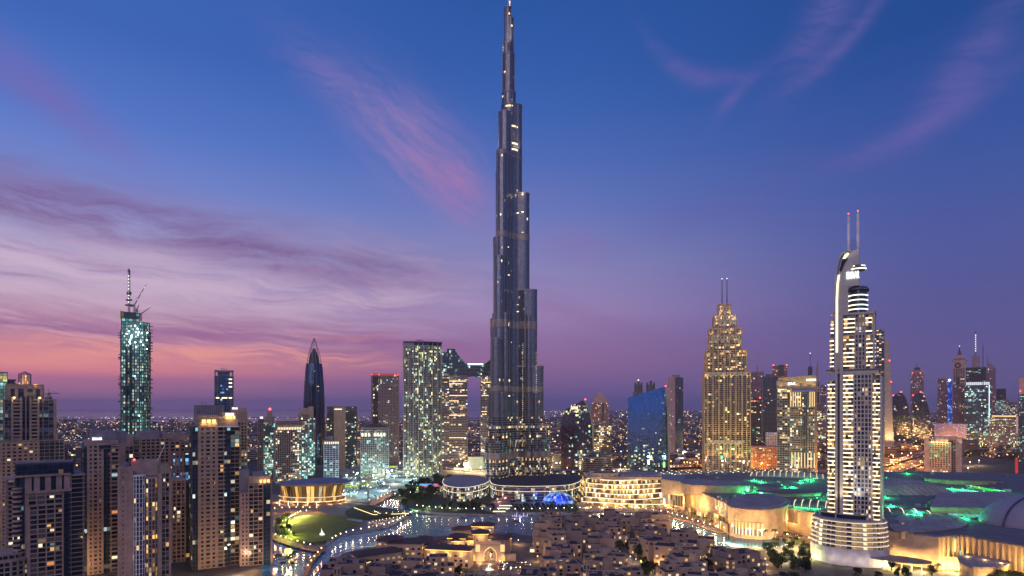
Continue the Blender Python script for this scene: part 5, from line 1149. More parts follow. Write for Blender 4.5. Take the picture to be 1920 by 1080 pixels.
# ================================================================ opera hall
def opera():
    D = 890.; cx, cy = X(575, D), D+26
    g = thing('opera_hall', 'round glass opera hall glowing amber under an overhanging grey roof', 'opera house', (cx, cy, 0))
    def ring(z_, k, kx=1., off_=0.): return [(46*k*kx*math.cos(t)*(1 if abs(math.cos(t)) < .8 else 1.03)+off_, 30*k*math.sin(t), z_) for t in (2*PI*i/48 for i in range(48))]
    og = glz('opera_glass', (.10, .06, .03), .5, 'gold', .75, .2, .1, gap=.1)
    MB().loft([ring(1, .84), ring(4, .84)], uvs=(.5, 1), cap=False).loft([ring(4, .90), ring(10, .93)], uvs=(1, 1), cap=False).loft([ring(10, .86), ring(26, .96)], uvs=(1, .8), cap=False).build('glass_wall', [og], g)
    MB().loft([ring(10, .6), ring(27, .62)], cap=True).build('auditorium_wall', pbr('red_timber', (.30, .09, .04), .6, var=.5, sc_=.4), g)
    m = MB()
    for i in range(48):
        a, b = ring(4, .92)[i], ring(27, .985)[i]; m.tube(a, b, .32, n=4)
        if i % 4 == 0: m.tube(ring(1, .95)[i], b, .55, n=5)
    m.build('mullion', pbr('bronze_post', (.20, .12, .07), .5, .3), g)
    for z_, k in ((4, .99), (10, 1.0)):
        MB().loft([ring(z_, k*.84), ring(z_, k), ring(z_+.7, k), ring(z_+.7, k*.84)], cap=False).build('terrace_slab', white_p, g)
        l = MB(); p = ring(z_+.9, k*.995)
        for i in range(26, 47): l.tube(p[i], p[i+1], .22, n=4)
        l.build('terrace_light', eS2, g)
    # shallow hull shaped roof
    def rr(z_, k): return [(54*k*math.cos(t)+2, 36*k*math.sin(t), z_+1.5*math.cos(t)) for t in (2*PI*i/48 for i in range(48))]
    rf = MB().loft([rr(26.5, .86), rr(28.5, 1.0), rr(29.3, 1.0), rr(31.3, .88), rr(32.8, .6), rr(33.3, .3)]); rf.face(rr(26.5, .86)[::-1])
    rfo = rf.build('roof', pbr('opera_roof', (.16, .17, .22), .6, var=.15, sc_=.05), g); MB().prism(ell(8, 6, 16, 8, 24), 32.6, 33.6).build('roof_well', pbr('roof_well', (.22, .19, .15), .7), rfo)
    for k in range(9):
        t = PI*(1.05+.9*k/8); lamp_light((50*math.cos(t), 33*math.sin(t), 2.4), 3600, (1, .55, .2), .6, g)
        lamp_light((36*math.cos(t), 24*math.sin(t), 14), 3500, (1, .45, .15), .8, g)
    for k in range(5): MB().tube((0, 0, 0), (0, 0, 7), .5, .35, 6).build('lit_pylon', emit('pylon_light', (1, .95, .85), 2.2), g, loc=(-34+k*13+R.uniform(-1, 1), -38, .6))
opera()

# ================================================================ building site with teal floodlights
def site():
    pts = [(645, 938), (660, 925), (690, 930), (720, 920), (740, 908), (765, 900), (790, 893), (700, 905), (670, 905), (650, 910), (680, 893), (720, 888), (750, 884), (735, 896)]
    fw = pbr('lime_formwork', (.42, .44, .03), .6)
    for k, (a, b, w_, h) in enumerate(((660, 921, 20, 7), (690, 916, 22, 9), (706, 907, 26, 6), (690, 898, 16, 10), (722, 912, 18, 4), (655, 907, 24, 12), (745, 896, 30, 5), (640, 893, 26, 14), (668, 888, 20, 16), (726, 885, 40, 12), (770, 884, 30, 9), (740, 924, 16, 3))):
        x, y = G(a, b)
        g = thing('unfinished_building', f'unfinished concrete frame on the teal lit building site, {["nearest the opera hall", "beside the tall lime formwork", "in the middle of the site", "with a tower crane mast beside it", "lowest near the water", "behind the opera roof", "near the right edge of the site", "leftmost at the back", "tallest at the back", "widest, with a long lime scaffold", "far right at the back", "small one by the orange ramp"][k]}', 'building', (x, y, .6), R.uniform(-.2, .2), 'unfinished buildings on the building site')
        m = MB(); n = max(1, int(h/3.5))
        for j in range(n): m.bx(-w_/2, w_/2, -8, 8, j*3.5+3, j*3.5+3.4)
        c = MB()
        for i in range(int(w_/5)+1):
            for q in (-7, 0, 7): c.bx(-w_/2+.3+i*4.8, -w_/2+.8+i*4.8, q, q+.5, 0, n*3.5+2.2)
        m.build('floor_slab', pbr('raw_concrete_pale', (.32, .34, .35), .85), g); c.build('column', conc, g)
        if k in (0, 1, 3, 9): MB().bx(-w_/2, w_/2, -8.6, -8.1, n*3.5-.5, n*3.5+1.8).bx(-w_/2, -w_/2+.4, -8, 8, n*3.5-.5, n*3.5+2).bx(-w_/2, w_/2, 7, 7.4, n*3.5, n*3.5+2).build('formwork', fw, g)
    for k, (a, b) in enumerate(pts):
        x, y = G(a, b); h = R.uniform(9, 18)
        g = thing('floodlight_mast', 'white floodlight on a thin mast over the building site', 'floodlight', (x, y, .6), 0, 'floodlights on the building site')
        MB().tube((0, 0, 0), (0, 0, h), .2).build('mast', dsteel, g); MB().ball((0, -.4, h), 1.25, 6, 4).build('lamp_head', eT, g)
        lamp_light((0, -2, h-1.5), 42000, TEAL if k % 4 else (.9, 1, .6), 1, g)
    for k, (a, b, top, jib, ang, l_) in enumerate(((690, 935, 62, 22, 12, 'yellow green tower crane standing in the middle of the building site'), (722, 905, 46, 26, 168, 'tower crane with its jib to the left, at the back of the building site'), (676, 918, 40, 18, 8, 'short tower crane near the opera end of the building site'))):
        x, y = G(a, b); crane(None, (x, y, .5), top*.55, jib, ang, own=l_)
    for k in range(70):
        x, y = G(R.uniform(640, 800), R.uniform(884, 938)); g = thing('work_lamp', 'small glittering work lamp on the building site', 'lamp', (x, y, .6), 0, 'work lamps on the building site'); h = R.uniform(2, 9)
        MB().tube((0, 0, 0), (0, 0, h), .12, n=4).build('stand', dsteel, g); MB().ball((0, 0, h), R.uniform(.35, .8), 5, 3).build('lamp_head', R.choice((eT, eT, eSg, eY)), g)
    # parked cars and huts on the site as small countable things
    for k in range(26):
        a, b = R.uniform(640, 745), R.uniform(893, 936)
        x, y = G(a, b); o = (MB().box(0, 0, 0, 2.6, 6, 2.4).box(0, 0, 2.6, 2.8, 6.2, 2.6)).build('site_cabin', R.choice((white_p, pbr('cabin_blue', (.08, .25, .4), .5), grey)), None, loc=(x, y, .6), rz=R.uniform(0, 3), label='small boxy site cabin on the floodlit building site', cat='cabin', group='cabins on the building site')
site()

# ================================================================ podium buildings at the foot of the tallest tower
def podiums():
    gl = glz('podium_curve_glass', (.08, .07, .09), .45, 'mixed', .9, .5, .1)
    for k, (pts, z_, l_) in enumerate((
        ([(832, 932), (850, 940), (880, 940), (912, 930), (912, 918), (870, 912), (838, 918)], 20, 'curved glass podium with white edge lights left of the tallest tower foot'),
        ([(925, 936), (965, 941), (1020, 941), (1066, 938), (1088, 928), (1084, 916), (1020, 912), (930, 918)], 22, 'long curved glass podium with white edge lights below the tallest tower'))):
        p = ccw(smooth([G(a, b) for a, b in pts], 4)); g = thing('curved_podium', l_, 'building', (p[0][0], p[0][1], 0)); q = [(a-p[0][0], b-p[0][1]) for a, b in p]
        g_, f_ = MB().prism(q, 0, z_, 2.6, 4, 0, 1), MB()
        for j in range(1, int(z_/4)+1): f_.prism(off(q, .5), j*4-.4, j*4+.3, bot=True)
        g_.build('curtain_wall', [gl, pbr('podium_roof_dark', (.05, .045, .05), .9)], g); f_.build('floor_band', pbr('dusky_band', (.22, .19, .22), .5), g)
        for zz, o_ in ((z_+.8, 1.2), (z_-7, .9)):
            e = off(q, o_); m = MB()
            for i in range(len(e)):
                a, b = e[i], e[(i+1) % len(e)]
                if (b[0]-a[0]) > .7: m.tube((*a, zz), (*b, zz), .2, n=4)
            m.build('edge_light', eS, g)
    for k, (a, b, w_, h, c_, l_) in enumerate(((795, 922, 60, 9, 'green_white', 'low wide terrace pavilion on the wooded shore with a coloured screen'), (985, 930, 44, 17, 'warm', 'bright warm glass entrance pavilion in front of the tallest tower'), (1064, 898, 60, 16, 'warm', 'low parking deck with lit white frames behind the curved podium'))):
        x, y = G(a, b); g = thing('pavilion', l_, 'pavilion', (x, y, 0))
        p = ccw(ell(0, 8, w_/2, 14, 24) if k < 2 else rect(0, 8, w_, 20)); MB().prism(p, 0, h-.6, 3, 4).build('glass_wall', glz('pavilion_glass_'+c_, (.1, .08, .06), .8, 'warm', 1.0 if k == 1 else .45), g); MB().prism(off(p, 1.4), h-.6, h).build('roof', grey if k else pbr('green_roof', (.10, .14, .08), .9), g)
        f = MB()
        for j in range(1, int(h/4)+1): f.prism(off(p, .6), j*4-.3, j*4+.3, bot=True)
        f.build('floor_band', conc if k != 1 else pbr('bronze', (.26, .19, .16), .5, .3), g)
        if k == 0:
            s = MB().extr([(-6, 9.4), (24, 9.4), (24, 14), (-6, 14)], -10, -9.4).build('screen', emit('screen_magenta', (.75, .12, .35), 1.), g); MB().extr([(-6, 11.5), (18, 11.5), (18, 14), (-6, 14)], -10.2, -10.05).build('screen_area', emit('screen_cyan', (.1, .5, .9), 1.), s)
            lamp_light((-10, -14, 5), 12000, (.7, 1, .6), 1, g); lamp_light((16, -14, 5), 9000, (1, .8, .5), 1, g)
    # blue lit dome
    x, y = G(1047, 944); g = thing('lit_dome', 'half dome glowing electric blue on the forecourt of the tallest tower', 'dome', (x, y, 1))
    m = MB().loft([[(22*math.cos(PI*j/12)*math.cos(2*PI*i/28), 14*math.cos(PI*j/12)*math.sin(2*PI*i/28), 15*math.sin(PI*j/12)) for i in range(28)] for j in range(0, 7)], uvs=(1, 1))
    m.build('dome_shell', glz('dome_led', (.02, .05, .3), 1., 'blue', 1.1, gap=.05), g)
    r_ = MB()
    for i in range(0, 28, 2):
        P = [(22.3*math.cos(PI*j/12)*math.cos(2*PI*i/28), 14.3*math.cos(PI*j/12)*math.sin(2*PI*i/28), 15.2*math.sin(PI*j/12)) for j in range(0, 7)]
        for a, b in zip(P, P[1:]): r_.tube(a, b, .25, n=4)
    r_.build('dome_rib', white_p, g); lamp_light((0, -20, 6), 22000, (.08, .15, 1), 1.5, g); lamp_light((-26, -6, 8), 12000, (.1, .15, 1), 1.5, g)
    x, y = G(1093, 915); g2 = thing('lit_dome', 'smaller blue lit canopy between the tallest tower podium and the terraced mall', 'canopy', (x, y, 6)); MB().prism(ell(0, 0, 14, 6, 20), 0, 5).build('canopy_body', emit('led_blue_soft', (.03, .1, 1), 1.2), g2)
    # garden parterre rows, floating fountain, tent roofs
    for k, (a, b) in enumerate(((948, 950), (944, 955), (936, 961))):
        x, y = G(a, b); o = MB().box(0, 0, 0, .5, 18-k, 5).build('light_table', emit('table_glow', (1, .85, .5), 1.6), None, loc=(x, y, 1.2), label=['farthest', 'middle', 'nearest'][k]+' of three glowing garden platforms left of the parterre', cat='platform', group='glowing garden platforms')
    for r_ in range(6):
        for c_ in range(16):
            x, y = G(968+c_*7.2+r_*1.5, 948+r_*2.6)
            if (r_+c_) % 1 == 0: MB().box(0, 0, 0, 1.6, 3.6, 1.6).build('clipped_hedge', HEDGE, None, loc=(x, y, 1.), label='small clipped hedge block in the parterre below the tallest tower', cat='hedge', group='clipped hedges of the parterre')
    x, y = G(975, 970); g = thing('floating_fountain', 'small purple lit floating fountain stage on the lake', 'fountain', (x, y, .3))
    MB().prism(ell(0, 0, 11, 5, 20), 0, .6).build('float', grey, g)
    for k in range(9): MB().tube((-9+k*2.2, 0, .6), (-9+k*2.2+R.uniform(-1, 1), 0, R.uniform(2, 7)), .35, .1, 5).build('jet', emit('jet_violet' if k % 2 else 'jet_white', (.6, .35, 1) if k % 2 else (.8, .9, 1), 1.4), g)
    lamp_light((0, -3, 3), 2500, (.5, .4, 1), .5, g)
HEDGE = pbr('hedge_leaf', (.025, .045, .015), .95, var=.5, sc_=.8)
podiums()

# ================================================================ shopping mall
def mall():
    wall = pbr('mall_stone', (.46, .33, .22), .8, stain=.2); roof = seamed('mall_roof', (.36, .295, .29), 12, 4); roofd = seamed('mall_roof_dark', (.19, .16, .165), 9, 3, .9)
    # terraced wing
    g = thing('terraced_mall_wing', 'mall wing of six wavy lit terraces stacked above the lake promenade', 'shopping mall', (X(1165, 880), 880, 0))
    ox, oy = X(1165, 880), 880
    def edge(k, a, b):
        P = []
        for i in range(25):
            t = i/24; px_ = a+(b-a)*t; D = 862+k*4.5+5*math.sin(t*7+k*.35)+(14*(abs(t-.5)*2)**3)-t*8
            P.append((X(px_, D)-ox, D-oy))
        return P
    lv = [(1084, 1292), (1090, 1290), (1095, 1248), (1096, 1242), (1097, 1240), (1099, 1238), (1101, 1238)]
    tl = glz('terrace_glass', (.10, .07, .04), .85, 'gold', 1.4, .1, row=.2)
    for k, (a, b) in enumerate(lv):
        e = edge(k, a, b); z_ = k*5.9; back = [(e[-1][0], 78), (e[0][0], 78)]
        if k: 
            s = MB().prism(ccw(e+back), z_-.7, z_+.4, bot=True).build('terrace_slab', wall, g); l = MB(); q = [(x_, y_-.4) for x_, y_ in e]
            for c_, d_ in zip(q, q[1:]): l.tube((*c_, z_+.1), (*d_, z_+.1), .36, n=4)
            l.build('edge_light', emit('terrace_edge_light', (1, .88, .68), 2.3), s)
        if k < 6:
            e2 = [(x_, y_+5.5) for x_, y_ in e]; MB().prism(ccw(e2+[(e2[-1][0], 76), (e2[0][0], 76)]), z_, z_+5.3, 2.6, 5.3, top=False).build('shopfront', tl, g)
            for _ in range(9 if k else 14):
                j = R.randrange(2, 22); lamp_light((e[j][0], e[j][1]+2, z_+4.2), 900, (1, .72, .36), .5, g)
            tb = MB()
            for _ in range(60): j = R.uniform(.5, 23); i = int(j); tb.box(e[i][0]+(e[i+1][0]-e[i][0])*(j-i), e[i][1]+R.uniform(1.5, 4.5), z_+.4, z_+R.uniform(.9, 2.1), .8, .8)
            tb.build('terrace_seating', pbr('seating_mix', (.25, .14, .10), .8), g, kind='stuff')
    MB().prism(ccw([(e[0][0]+4, 10), (e[-1][0], 6), (e[-1][0], 76), (e[0][0], 76)]), 35.4, 39).build('upper_wall', wall, g)
    x_ = X(1136, 890)-ox; d = MB().prism(ell(x_, 24, 21, 14, 28), 35.8, 44).build('roof_drum', wall, g); n = MB()
    for i in range(14, 28, 2): n.box(x_+21.1*math.cos(2*PI*i/28), 24+14.1*math.sin(2*PI*i/28), 37.5, 42.5, .8, .6, 2*PI*i/28)
    n.build('slot_window', dgrey, d); MB().prism(ell(x_, 24, 19, 12.4, 28), 44, 44.4).build('drum_roof', roofd, d); MB().bx(x_+22, e[-1][0]-3, 18, 70, 38.5, 41).build('roof_deck', roof, g)
    for i in range(6): lamp_light((-50+i*22, -22, 3), 6500, (1, .75, .4), 1, g)
    # main mall: one base with raised blocks
    g = thing('shopping_mall', 'sprawling low shopping mall with grey roofs, gold walls and green lit gaps', 'shopping mall', (0, 0, 0))
    def RP(pts, z_): return ccw([G(a, b, z_) for a, b in pts])
    base = RP([(1236, 905), (1262, 911), (1300, 918), (1365, 945), (1372, 938), (1470, 951), (1560, 968), (1662, 996), (1760, 1008), (1800, 1004), (1930, 1030), (2060, 1064), (2300, 900), (1930, 888), (1700, 884), (1450, 886), (1300, 888), (1240, 893)], 27)
    MB().prism(base, 0, 27).build('base_block', [wall], g); MB().prism(off(base, -4), 27, 27.6).build('roof', roofd, g)
    def block(pts, z0, z1, part='wall', m=wall, rm=roof, sm=0, par=1.):
        p = RP(pts, z1); p = smooth(p, sm) if sm else p; o = MB().prism(p, z0, z1, m=0, top=False).build(part, m, g)
        MB().prism(off(p, .7), z1, z1+.9).build('roof_slab', rm, o); return p
    block([(1240, 899), (1262, 902), (1283, 905), (1284, 893), (1242, 890)], 0, 36)
    # glass box and facade windows, placed on the front walls
    def front(pts, z0, z1, mat, part, d=.6):
        P = [G(a, b, z1) for a, b in pts]; m = MB()
        for a, b in zip(P, P[1:]):
            L = math.hypot(b[0]-a[0], b[1]-a[1]); r = math.atan2(b[1]-a[1], b[0]-a[0]); k = max(1, round(L/4)); u = len(m.f)*3
            n = (math.sin(r)*d, -math.cos(r)*d); a2, b2 = (a[0]+n[0], a[1]+n[1]), (b[0]+n[0], b[1]+n[1])
            m.face([(*a2, z0), (*b2, z0), (*b2, z1), (*a2, z1)], [(u, 0), (u+k, 0), (u+k, 2), (u, 2)])
            for j in range(k+1):
                c_ = (a2[0]+(b2[0]-a2[0])*j/k, a2[1]+(b2[1]-a2[1])*j/k); m.box(c_[0]+n[0]*.4, c_[1]+n[1]*.4, z0, z1, .4, .5, r, 1)
        return m.build(part, [mat, wall], g)
    front([(1244, 925), (1281, 930)], 14, 27, gW, 'shop_window')
    front([(1307, 921), (1364, 946)], 13, 26, gW, 'shop_window', 1.); front([(1330, 958), (1362, 970)], 4, 12, gG, 'shop_window', 1.5)
    drum = ccw(smooth([G(a, b, 30) for a, b in ((1366, 944), (1372, 952), (1400, 956), (1440, 957), (1470, 951), (1480, 940), (1450, 930), (1390, 930))], 5))
    MB().prism(drum, 0, 30, 3, 4, top=False).build('drum_wall', wall, g); MB().prism(off(drum, 1.2), 30, 31.2).prism(off(drum, -3), 31.2, 32.6).build('drum_roof', roof, g)
    c = MB()
    for a, b in zip(drum, drum[1:]+drum[:1]):
        if (a[1]+b[1])/2 < 790-80 and b[0] > a[0]+.5 and a[0] < X(1440, 640): c.prism([(a[0], a[1]-1), (b[0], b[1]-1), (b[0], b[1]-.2), (a[0], a[1]-.2)], 4, 17, 1.6, 6.5)
    c.build('tall_glazing', glz('mall_tall_glass', (.12, .1, .05), 1., 'warm', 1.5), g)
    # gold fin walls
    def fins(pts, z0, z1, step, part='fin_wall', dp=1.6, fw=1.2):
        P = [G(a, b, z1) for a, b in pts]; m = MB()
        for a, b in zip(P, P[1:]):
            L = math.hypot(b[0]-a[0], b[1]-a[1]); r = math.atan2(b[1]-a[1], b[0]-a[0]); n = (math.sin(r), -math.cos(r)); k = int(L/step)
            for j in range(k):
                t = (j+.5)/k; m.box(a[0]+(b[0]-a[0])*t+n[0]*dp/2, a[1]+(b[1]-a[1])*t+n[1]*dp/2, z0, z1, fw, dp, r)
        m.build(part, gstone, g)
    def wash(pts, n, z_, pw, col=GOLD, dist=7., up=.6):
        P = [G(a, b, z_) for a, b in pts]
        for i in range(n):
            t = (i+.5)/n*(len(P)-1); j = min(int(t), len(P)-2); f_ = t-j; a, b = P[j], P[j+1]; r = math.atan2(b[1]-a[1], b[0]-a[0])
            lamp_light((a[0]+(b[0]-a[0])*f_+math.sin(r)*dist, a[1]+(b[1]-a[1])*f_-math.cos(r)*dist, z_), pw, col, .8, g)
    fins([(1441, 957), (1472, 953)], 2, 27, 3.2); fins([(1472, 953), (1500, 960)], 14, 27, 2.6); front([(1496, 960), (1556, 971)], 15, 24, gW, 'shop_window', 1.); front([(1470, 962), (1560, 984)], 3, 10, gG, 'shop_window', 2)
    wash([(1262, 935), (1300, 940), (1330, 955)], 5, 12, 12000, GOLD, 7); fins([(1284, 913), (1306, 920)], 4, 27, 3.4)
    wash([(1242, 985), (1300, 985), (1360, 1010), (1400, 1016), (1470, 1015), (1560, 1030), (1660, 1050)], 16, 4, 30000, GOLD, 6)
    wash([(1300, 935), (1365, 965), (1410, 972), (1470, 968), (1550, 985)], 8, 17, 16000, GOLD, 4)
    wash([(1244, 955), (1285, 962)], 2, 10, 14000, GOLD, 5)
    # promenade level arcade of white columns
    P = [G(a, b, 10) for a, b in ((1288, 950), (1320, 962), (1350, 975), (1362, 982))]; m = MB()
    for a, b in zip(P, P[1:]):
        for j in range(4):
            t = j/4; x_, y_ = a[0]+(b[0]-a[0])*t, a[1]+(b[1]-a[1])*t-6; m.tube((x_, y_, 1), (x_, y_, 10), .7, n=6); m.tube((x_-2, y_, 9.2), (x_+2, y_, 9.2), .4, n=4)
    m.build('arcade_column', white_p, g); front([(1286, 950), (1320, 962), (1350, 975), (1366, 984)], 1.5, 11, gG, 'shop_window', 1)
    # roofs
    for cx_, cy_, rx, ry, z_, l in ((1345, 907, 66, 30, 36, 1), (1300, 903, 40, 22, 34, 1), (1480, 922, 58, 22, 31, 0), (1440, 912, 26, 20, 30, 0), (1800, 897, 60, 34, 33, 0)):
        x_, y_ = G(cx_, cy_, z_); e = ell(x_, y_, rx/F*y_, ry, 36); o = MB().prism(e, 24, z_, top=False).build('drum_wall', wall, g); MB().prism(off(e, 1.5), z_, z_+1).build('drum_roof', roof if l else roofd, o)
    def vault(px_, py_, wd, ln, ht, rot, z0, mat, ribs=0, part='vault_roof'):
        x_, y_ = G(px_, py_, z0); rg = []
        for j in range(9):
            v = -ln/2+ln*j/8; s_ = math.sqrt(max(.05, 1-(abs(v)/(ln/2))**4)); rg.append([(wd/2*math.cos(PI*i/14)*-1, v, ht*s_*math.sin(PI*i/14)) for i in range(15)])
        o = MB().loft(rg, cap=False, closed=False).build(part, mat, g, loc=(x_, y_, z0), rz=math.radians(rot))
        if ribs:
            m_ = MB()
            for k in range(ribs):
                v = -ln/2+ln*(k+.5)/ribs; P_ = [(wd/2*1.01*math.cos(PI*i/14)*-1, v, ht*1.03*math.sqrt(max(.05, 1-(abs(v)/(ln/2))**4))*math.sin(PI*i/14)) for i in range(2, 13)]
                for a, b in zip(P_, P_[1:]): m_.tube(a, b, .5, n=4)
            m_.build('skylight', emit('skylight_glow', (1, .85, .45), 1.3), o)
    vault(1480, 897, 36, 120, 10, 65, 25, roof, 14); vault(1535, 955, 34, 70, 9, 60, 25, roofd, 9); vault(1690, 930, 110, 70, 22, 0, 22, roof); vault(1690, 966, 28, 60, 7, 70, 24, roofd, 5)
    vault(1440, 925, 30, 34, 9, 10, 27, pbr('tiled_dome', (.22, .17, .17), .7, var=.5, sc_=.6)); vault(1640, 985, 30, 60, 7, 60, 24, roofd, 4)
    x_, y_ = G(1945, 985, 26); dm = MB().loft([[(48*math.cos(PI*j/16)*math.cos(2*PI*i/40), 40*math.cos(PI*j/16)*math.sin(2*PI*i/40), 30*math.sin(PI*j/16)) for i in range(40)] for j in range(0, 8)]); do = dm.build('great_dome', pbr('dome_skin', (.30, .25, .31), .6, var=.1, sc_=.03), g, loc=(x_, y_, 24))
    m = MB(); P = [(48.6*math.cos(t)*math.cos(PI*1.13), 40.6*math.cos(t)*math.sin(PI*1.13), 30.6*math.sin(t)) for t in (PI/2*j/14 for j in range(15))]
    for a, b in zip(P, P[1:]): m.tube(a, b, .9, n=5)
    m.build('dome_rim', dsteel, do)
    # long flat roofs right of the tower, lit truss gap
    block([(1745, 952), (1760, 925), (1880, 922), (1925, 935), (1880, 955)], 24, 33, rm=roof); block([(1670, 985), (1700, 965), (1790, 968), (1812, 985), (1760, 995), (1690, 998)], 22, 28, rm=roof, sm=3); block([(1800, 1004), (1830, 990), (1960, 1000), (2000, 1045), (1925, 1026)], 20, 28, rm=roofd)
    front([(1778, 962), (1856, 966)], 25, 30, glz('truss_lit', (.3, .3, .35), .9, 'blue', .9), 'truss_window', .3); front([(1790, 975), (1855, 980)], 24.8, 27, gW, 'truss_window', 1)
    front([(1655, 897), (1712, 903)], 27, 30, glz('green_gallery', (.05, .3, .08), .9, 'office', .7), 'gallery_window', .4); front([(1812, 908), (1885, 921)], 27, 31, glz('green_gallery', (.05, .3, .08), .9, 'office', .7), 'gallery_window', .4)
    # green roof lights
    for px_, py_ in ((1398, 918), (1402, 926), (1412, 933), (1425, 931), (1414, 903), (1428, 906), (1466, 914), (1480, 919), (1487, 921), (1500, 907), (1520, 904), (1540, 900), (1494, 950), (1506, 954), (1520, 950), (1538, 955), (1550, 935), (1532, 939), (1662, 900), (1690, 903), (1700, 906), (1735, 915), (1745, 926), (1765, 921), (1785, 920), (1805, 921), (1825, 925), (1845, 926), (1865, 927), (1880, 928), (1715, 966), (1725, 968), (1760, 957), (1765, 958), (1850, 973), (1808, 976), (1670, 952), (1660, 936), (1340, 926), (1700, 890)):
        x_, y_ = G(px_, py_, 25.5); lamp_light((x_, y_-2, 30.5), 15000, GREEN, 1., g, name='roof_green_light'); MB().ball((0, 0, 0), .7, 5, 3).build('green_lamp', eGr, g, loc=(x_, y_, 29))
    for pts in (((1380, 915), (1400, 930), (1430, 934)), ((1410, 902), (1436, 907)), ((1455, 912), (1490, 921), (1500, 917)), ((1490, 952), (1550, 957)), ((1655, 900), (1710, 905)), ((1728, 914), (1800, 919), (1885, 929)), ((1735, 921), (1800, 925)), ((1700, 966), (1735, 969)), ((1500, 902), (1545, 896)), ((1840, 971), (1870, 974))):
        for (a, b), (c_, d_) in zip(pts, pts[1:]):
            n = max(3, int(abs(c_-a)/4))
            for i in range(n):
                x_, y_ = G(a+(c_-a)*i/n, b+(d_-b)*i/n, 28); MB().tube((0, 0, -.8), (0, 0, .4), .15, n=4).ball((0, 0, .7), .62, 5, 3, 1).build('green_lamp', [dsteel, emit('lamp_green_pale', (.15, 1, .4), 4)], g, loc=(x_, y_, 28))
                if i % 3 == 0: lamp_light((x_, y_-1, 29.2), 2600, GREEN, .5, g, name='roof_green_light')
    # right hand gold walls
    lw = [(1665, 1001), (1700, 1010), (1745, 1012), (1770, 1008)]
    P = [G(a, b, 22) for a, b in lw]; o = MB().prism(ccw(P+[(P[-1][0]+20, P[-1][1]+50), (P[0][0], P[0][1]+50)]), 0, 22).build('gold_wall', gstone, g)
    m = MB()
    for a, b in zip(P, P[1:]):
        L = math.hypot(b[0]-a[0], b[1]-a[1]); r = math.atan2(b[1]-a[1], b[0]-a[0])
        for j in range(int(L/3.6)):
            t = (j+.5)/int(L/3.6); x0, y0 = a[0]+(b[0]-a[0])*t, a[1]+(b[1]-a[1])*t
            if a[0] > P[0][0]+12: m.face([(x0-.9*math.cos(r), y0-.35-.9*math.sin(r), 2), (x0+.9*math.cos(r), y0-.35+.9*math.sin(r), 2), (x0+.6*math.cos(r), y0-.35, 10), (x0, y0-.35, 16), (x0-.6*math.cos(r), y0-.35, 10)])
    m.build('pointed_window', glz('pointed_glass', (.02, .02, .02), .3, 'warm', .6), o)
    fins([(1762, 1006), (1800, 1006), (1925, 1028), (2050, 1060)], 0, 27.5, 4.2, dp=1.2, fw=1.6); front([(1783, 1010), (1803, 1006)], 4, 26, glz('atrium_glass', (.12, .14, .08), .9, 'office', .7), 'atrium_window', 1.6)
    d2 = ccw(smooth([G(a, b, 14) for a, b in ((1800, 1046), (1812, 1062), (1850, 1066), (1890, 1060), (1892, 1044), (1850, 1036))], 5)); MB().prism(d2, 0, 14, top=False).build('entrance_drum', gstone, g); MB().prism(off(d2, .8), 14, 15.2).build('drum_roof', roof, g)
    e = [(p[0], p[1]-.8) for p in d2]; m = MB()
    for a, b in zip(e, e[1:]+e[:1]):
        if b[0] > a[0] and a[1] < sum(p[1] for p in e)/len(e) and a[0] > X(1815, 490): m.tube((*a, 5.5), (*b, 5.5), .35, n=4)
    m.build('canopy_light', eS, g)
    block([(1742, 1032), (1745, 1042), (1800, 1048), (1805, 1036)], 0, 10, rm=gstone, par=0); front([(1750, 1043), (1798, 1048)], 2, 8, gW, 'shop_window', .5)
    wash([(1668, 1052), (1700, 1060), (1745, 1062), (1770, 1060)], 5, 3, 24000, GOLD, 8); wash([(1800, 1062), (1860, 1085), (1930, 1110), (2000, 1140)], 6, 4, 24000, GOLD, 8); wash([(1805, 1040), (1870, 1052), (1925, 1062)], 4, 15, 10000, GOLD, 5)
    # roof plant, countable
    for _ in range(150):
        a, b = R.uniform(1250, 1900), R.uniform(892, 990); x_, y_ = G(a, b, 25)
        if inside((x_, y_), base): MB().box(0, 0, 0, R.uniform(1.5, 4), R.uniform(3, 9), R.uniform(2, 5)).build('roof_unit', R.choice((grey, roof, conc)), g, loc=(x_, y_, 27.4), rz=R.uniform(0, 3))
    # lit roof-top car park rows behind
    x_, y_ = G(1330, 893, 26); ml_ = MB()
mall()
def carpark():
    g = thing('car_park_deck', 'wide open car park deck dotted with pale lamps before the gold stepped tower', 'car park', (X(1340, 1080), 1080, 0)); MB().bx(-95, 170, -60, 80, 0, 20).build('deck', [pbr('deck_concrete', (.20, .19, .18), .8)], g)
    for r_ in range(7):
        for c_ in range(15):
            x_, y_ = -88+c_*16+R.uniform(-3, 3), -52+r_*18+R.uniform(-6, 6)
            q = MB().tube((0, 0, 20), (0, 0, 24), .12, n=4).bx(-1.1, 1.1, -.35, .35, 24, 24.4, 1).build('deck_lamp', [dsteel, emit('deck_lamp_glow', (1, .92, .7), 3)], g, loc=(x_, y_, 0))
    for k in range(6): lamp_light((-70+k*38, 10, 27), 30000, (1, .9, .65), 1, g)
carpark()

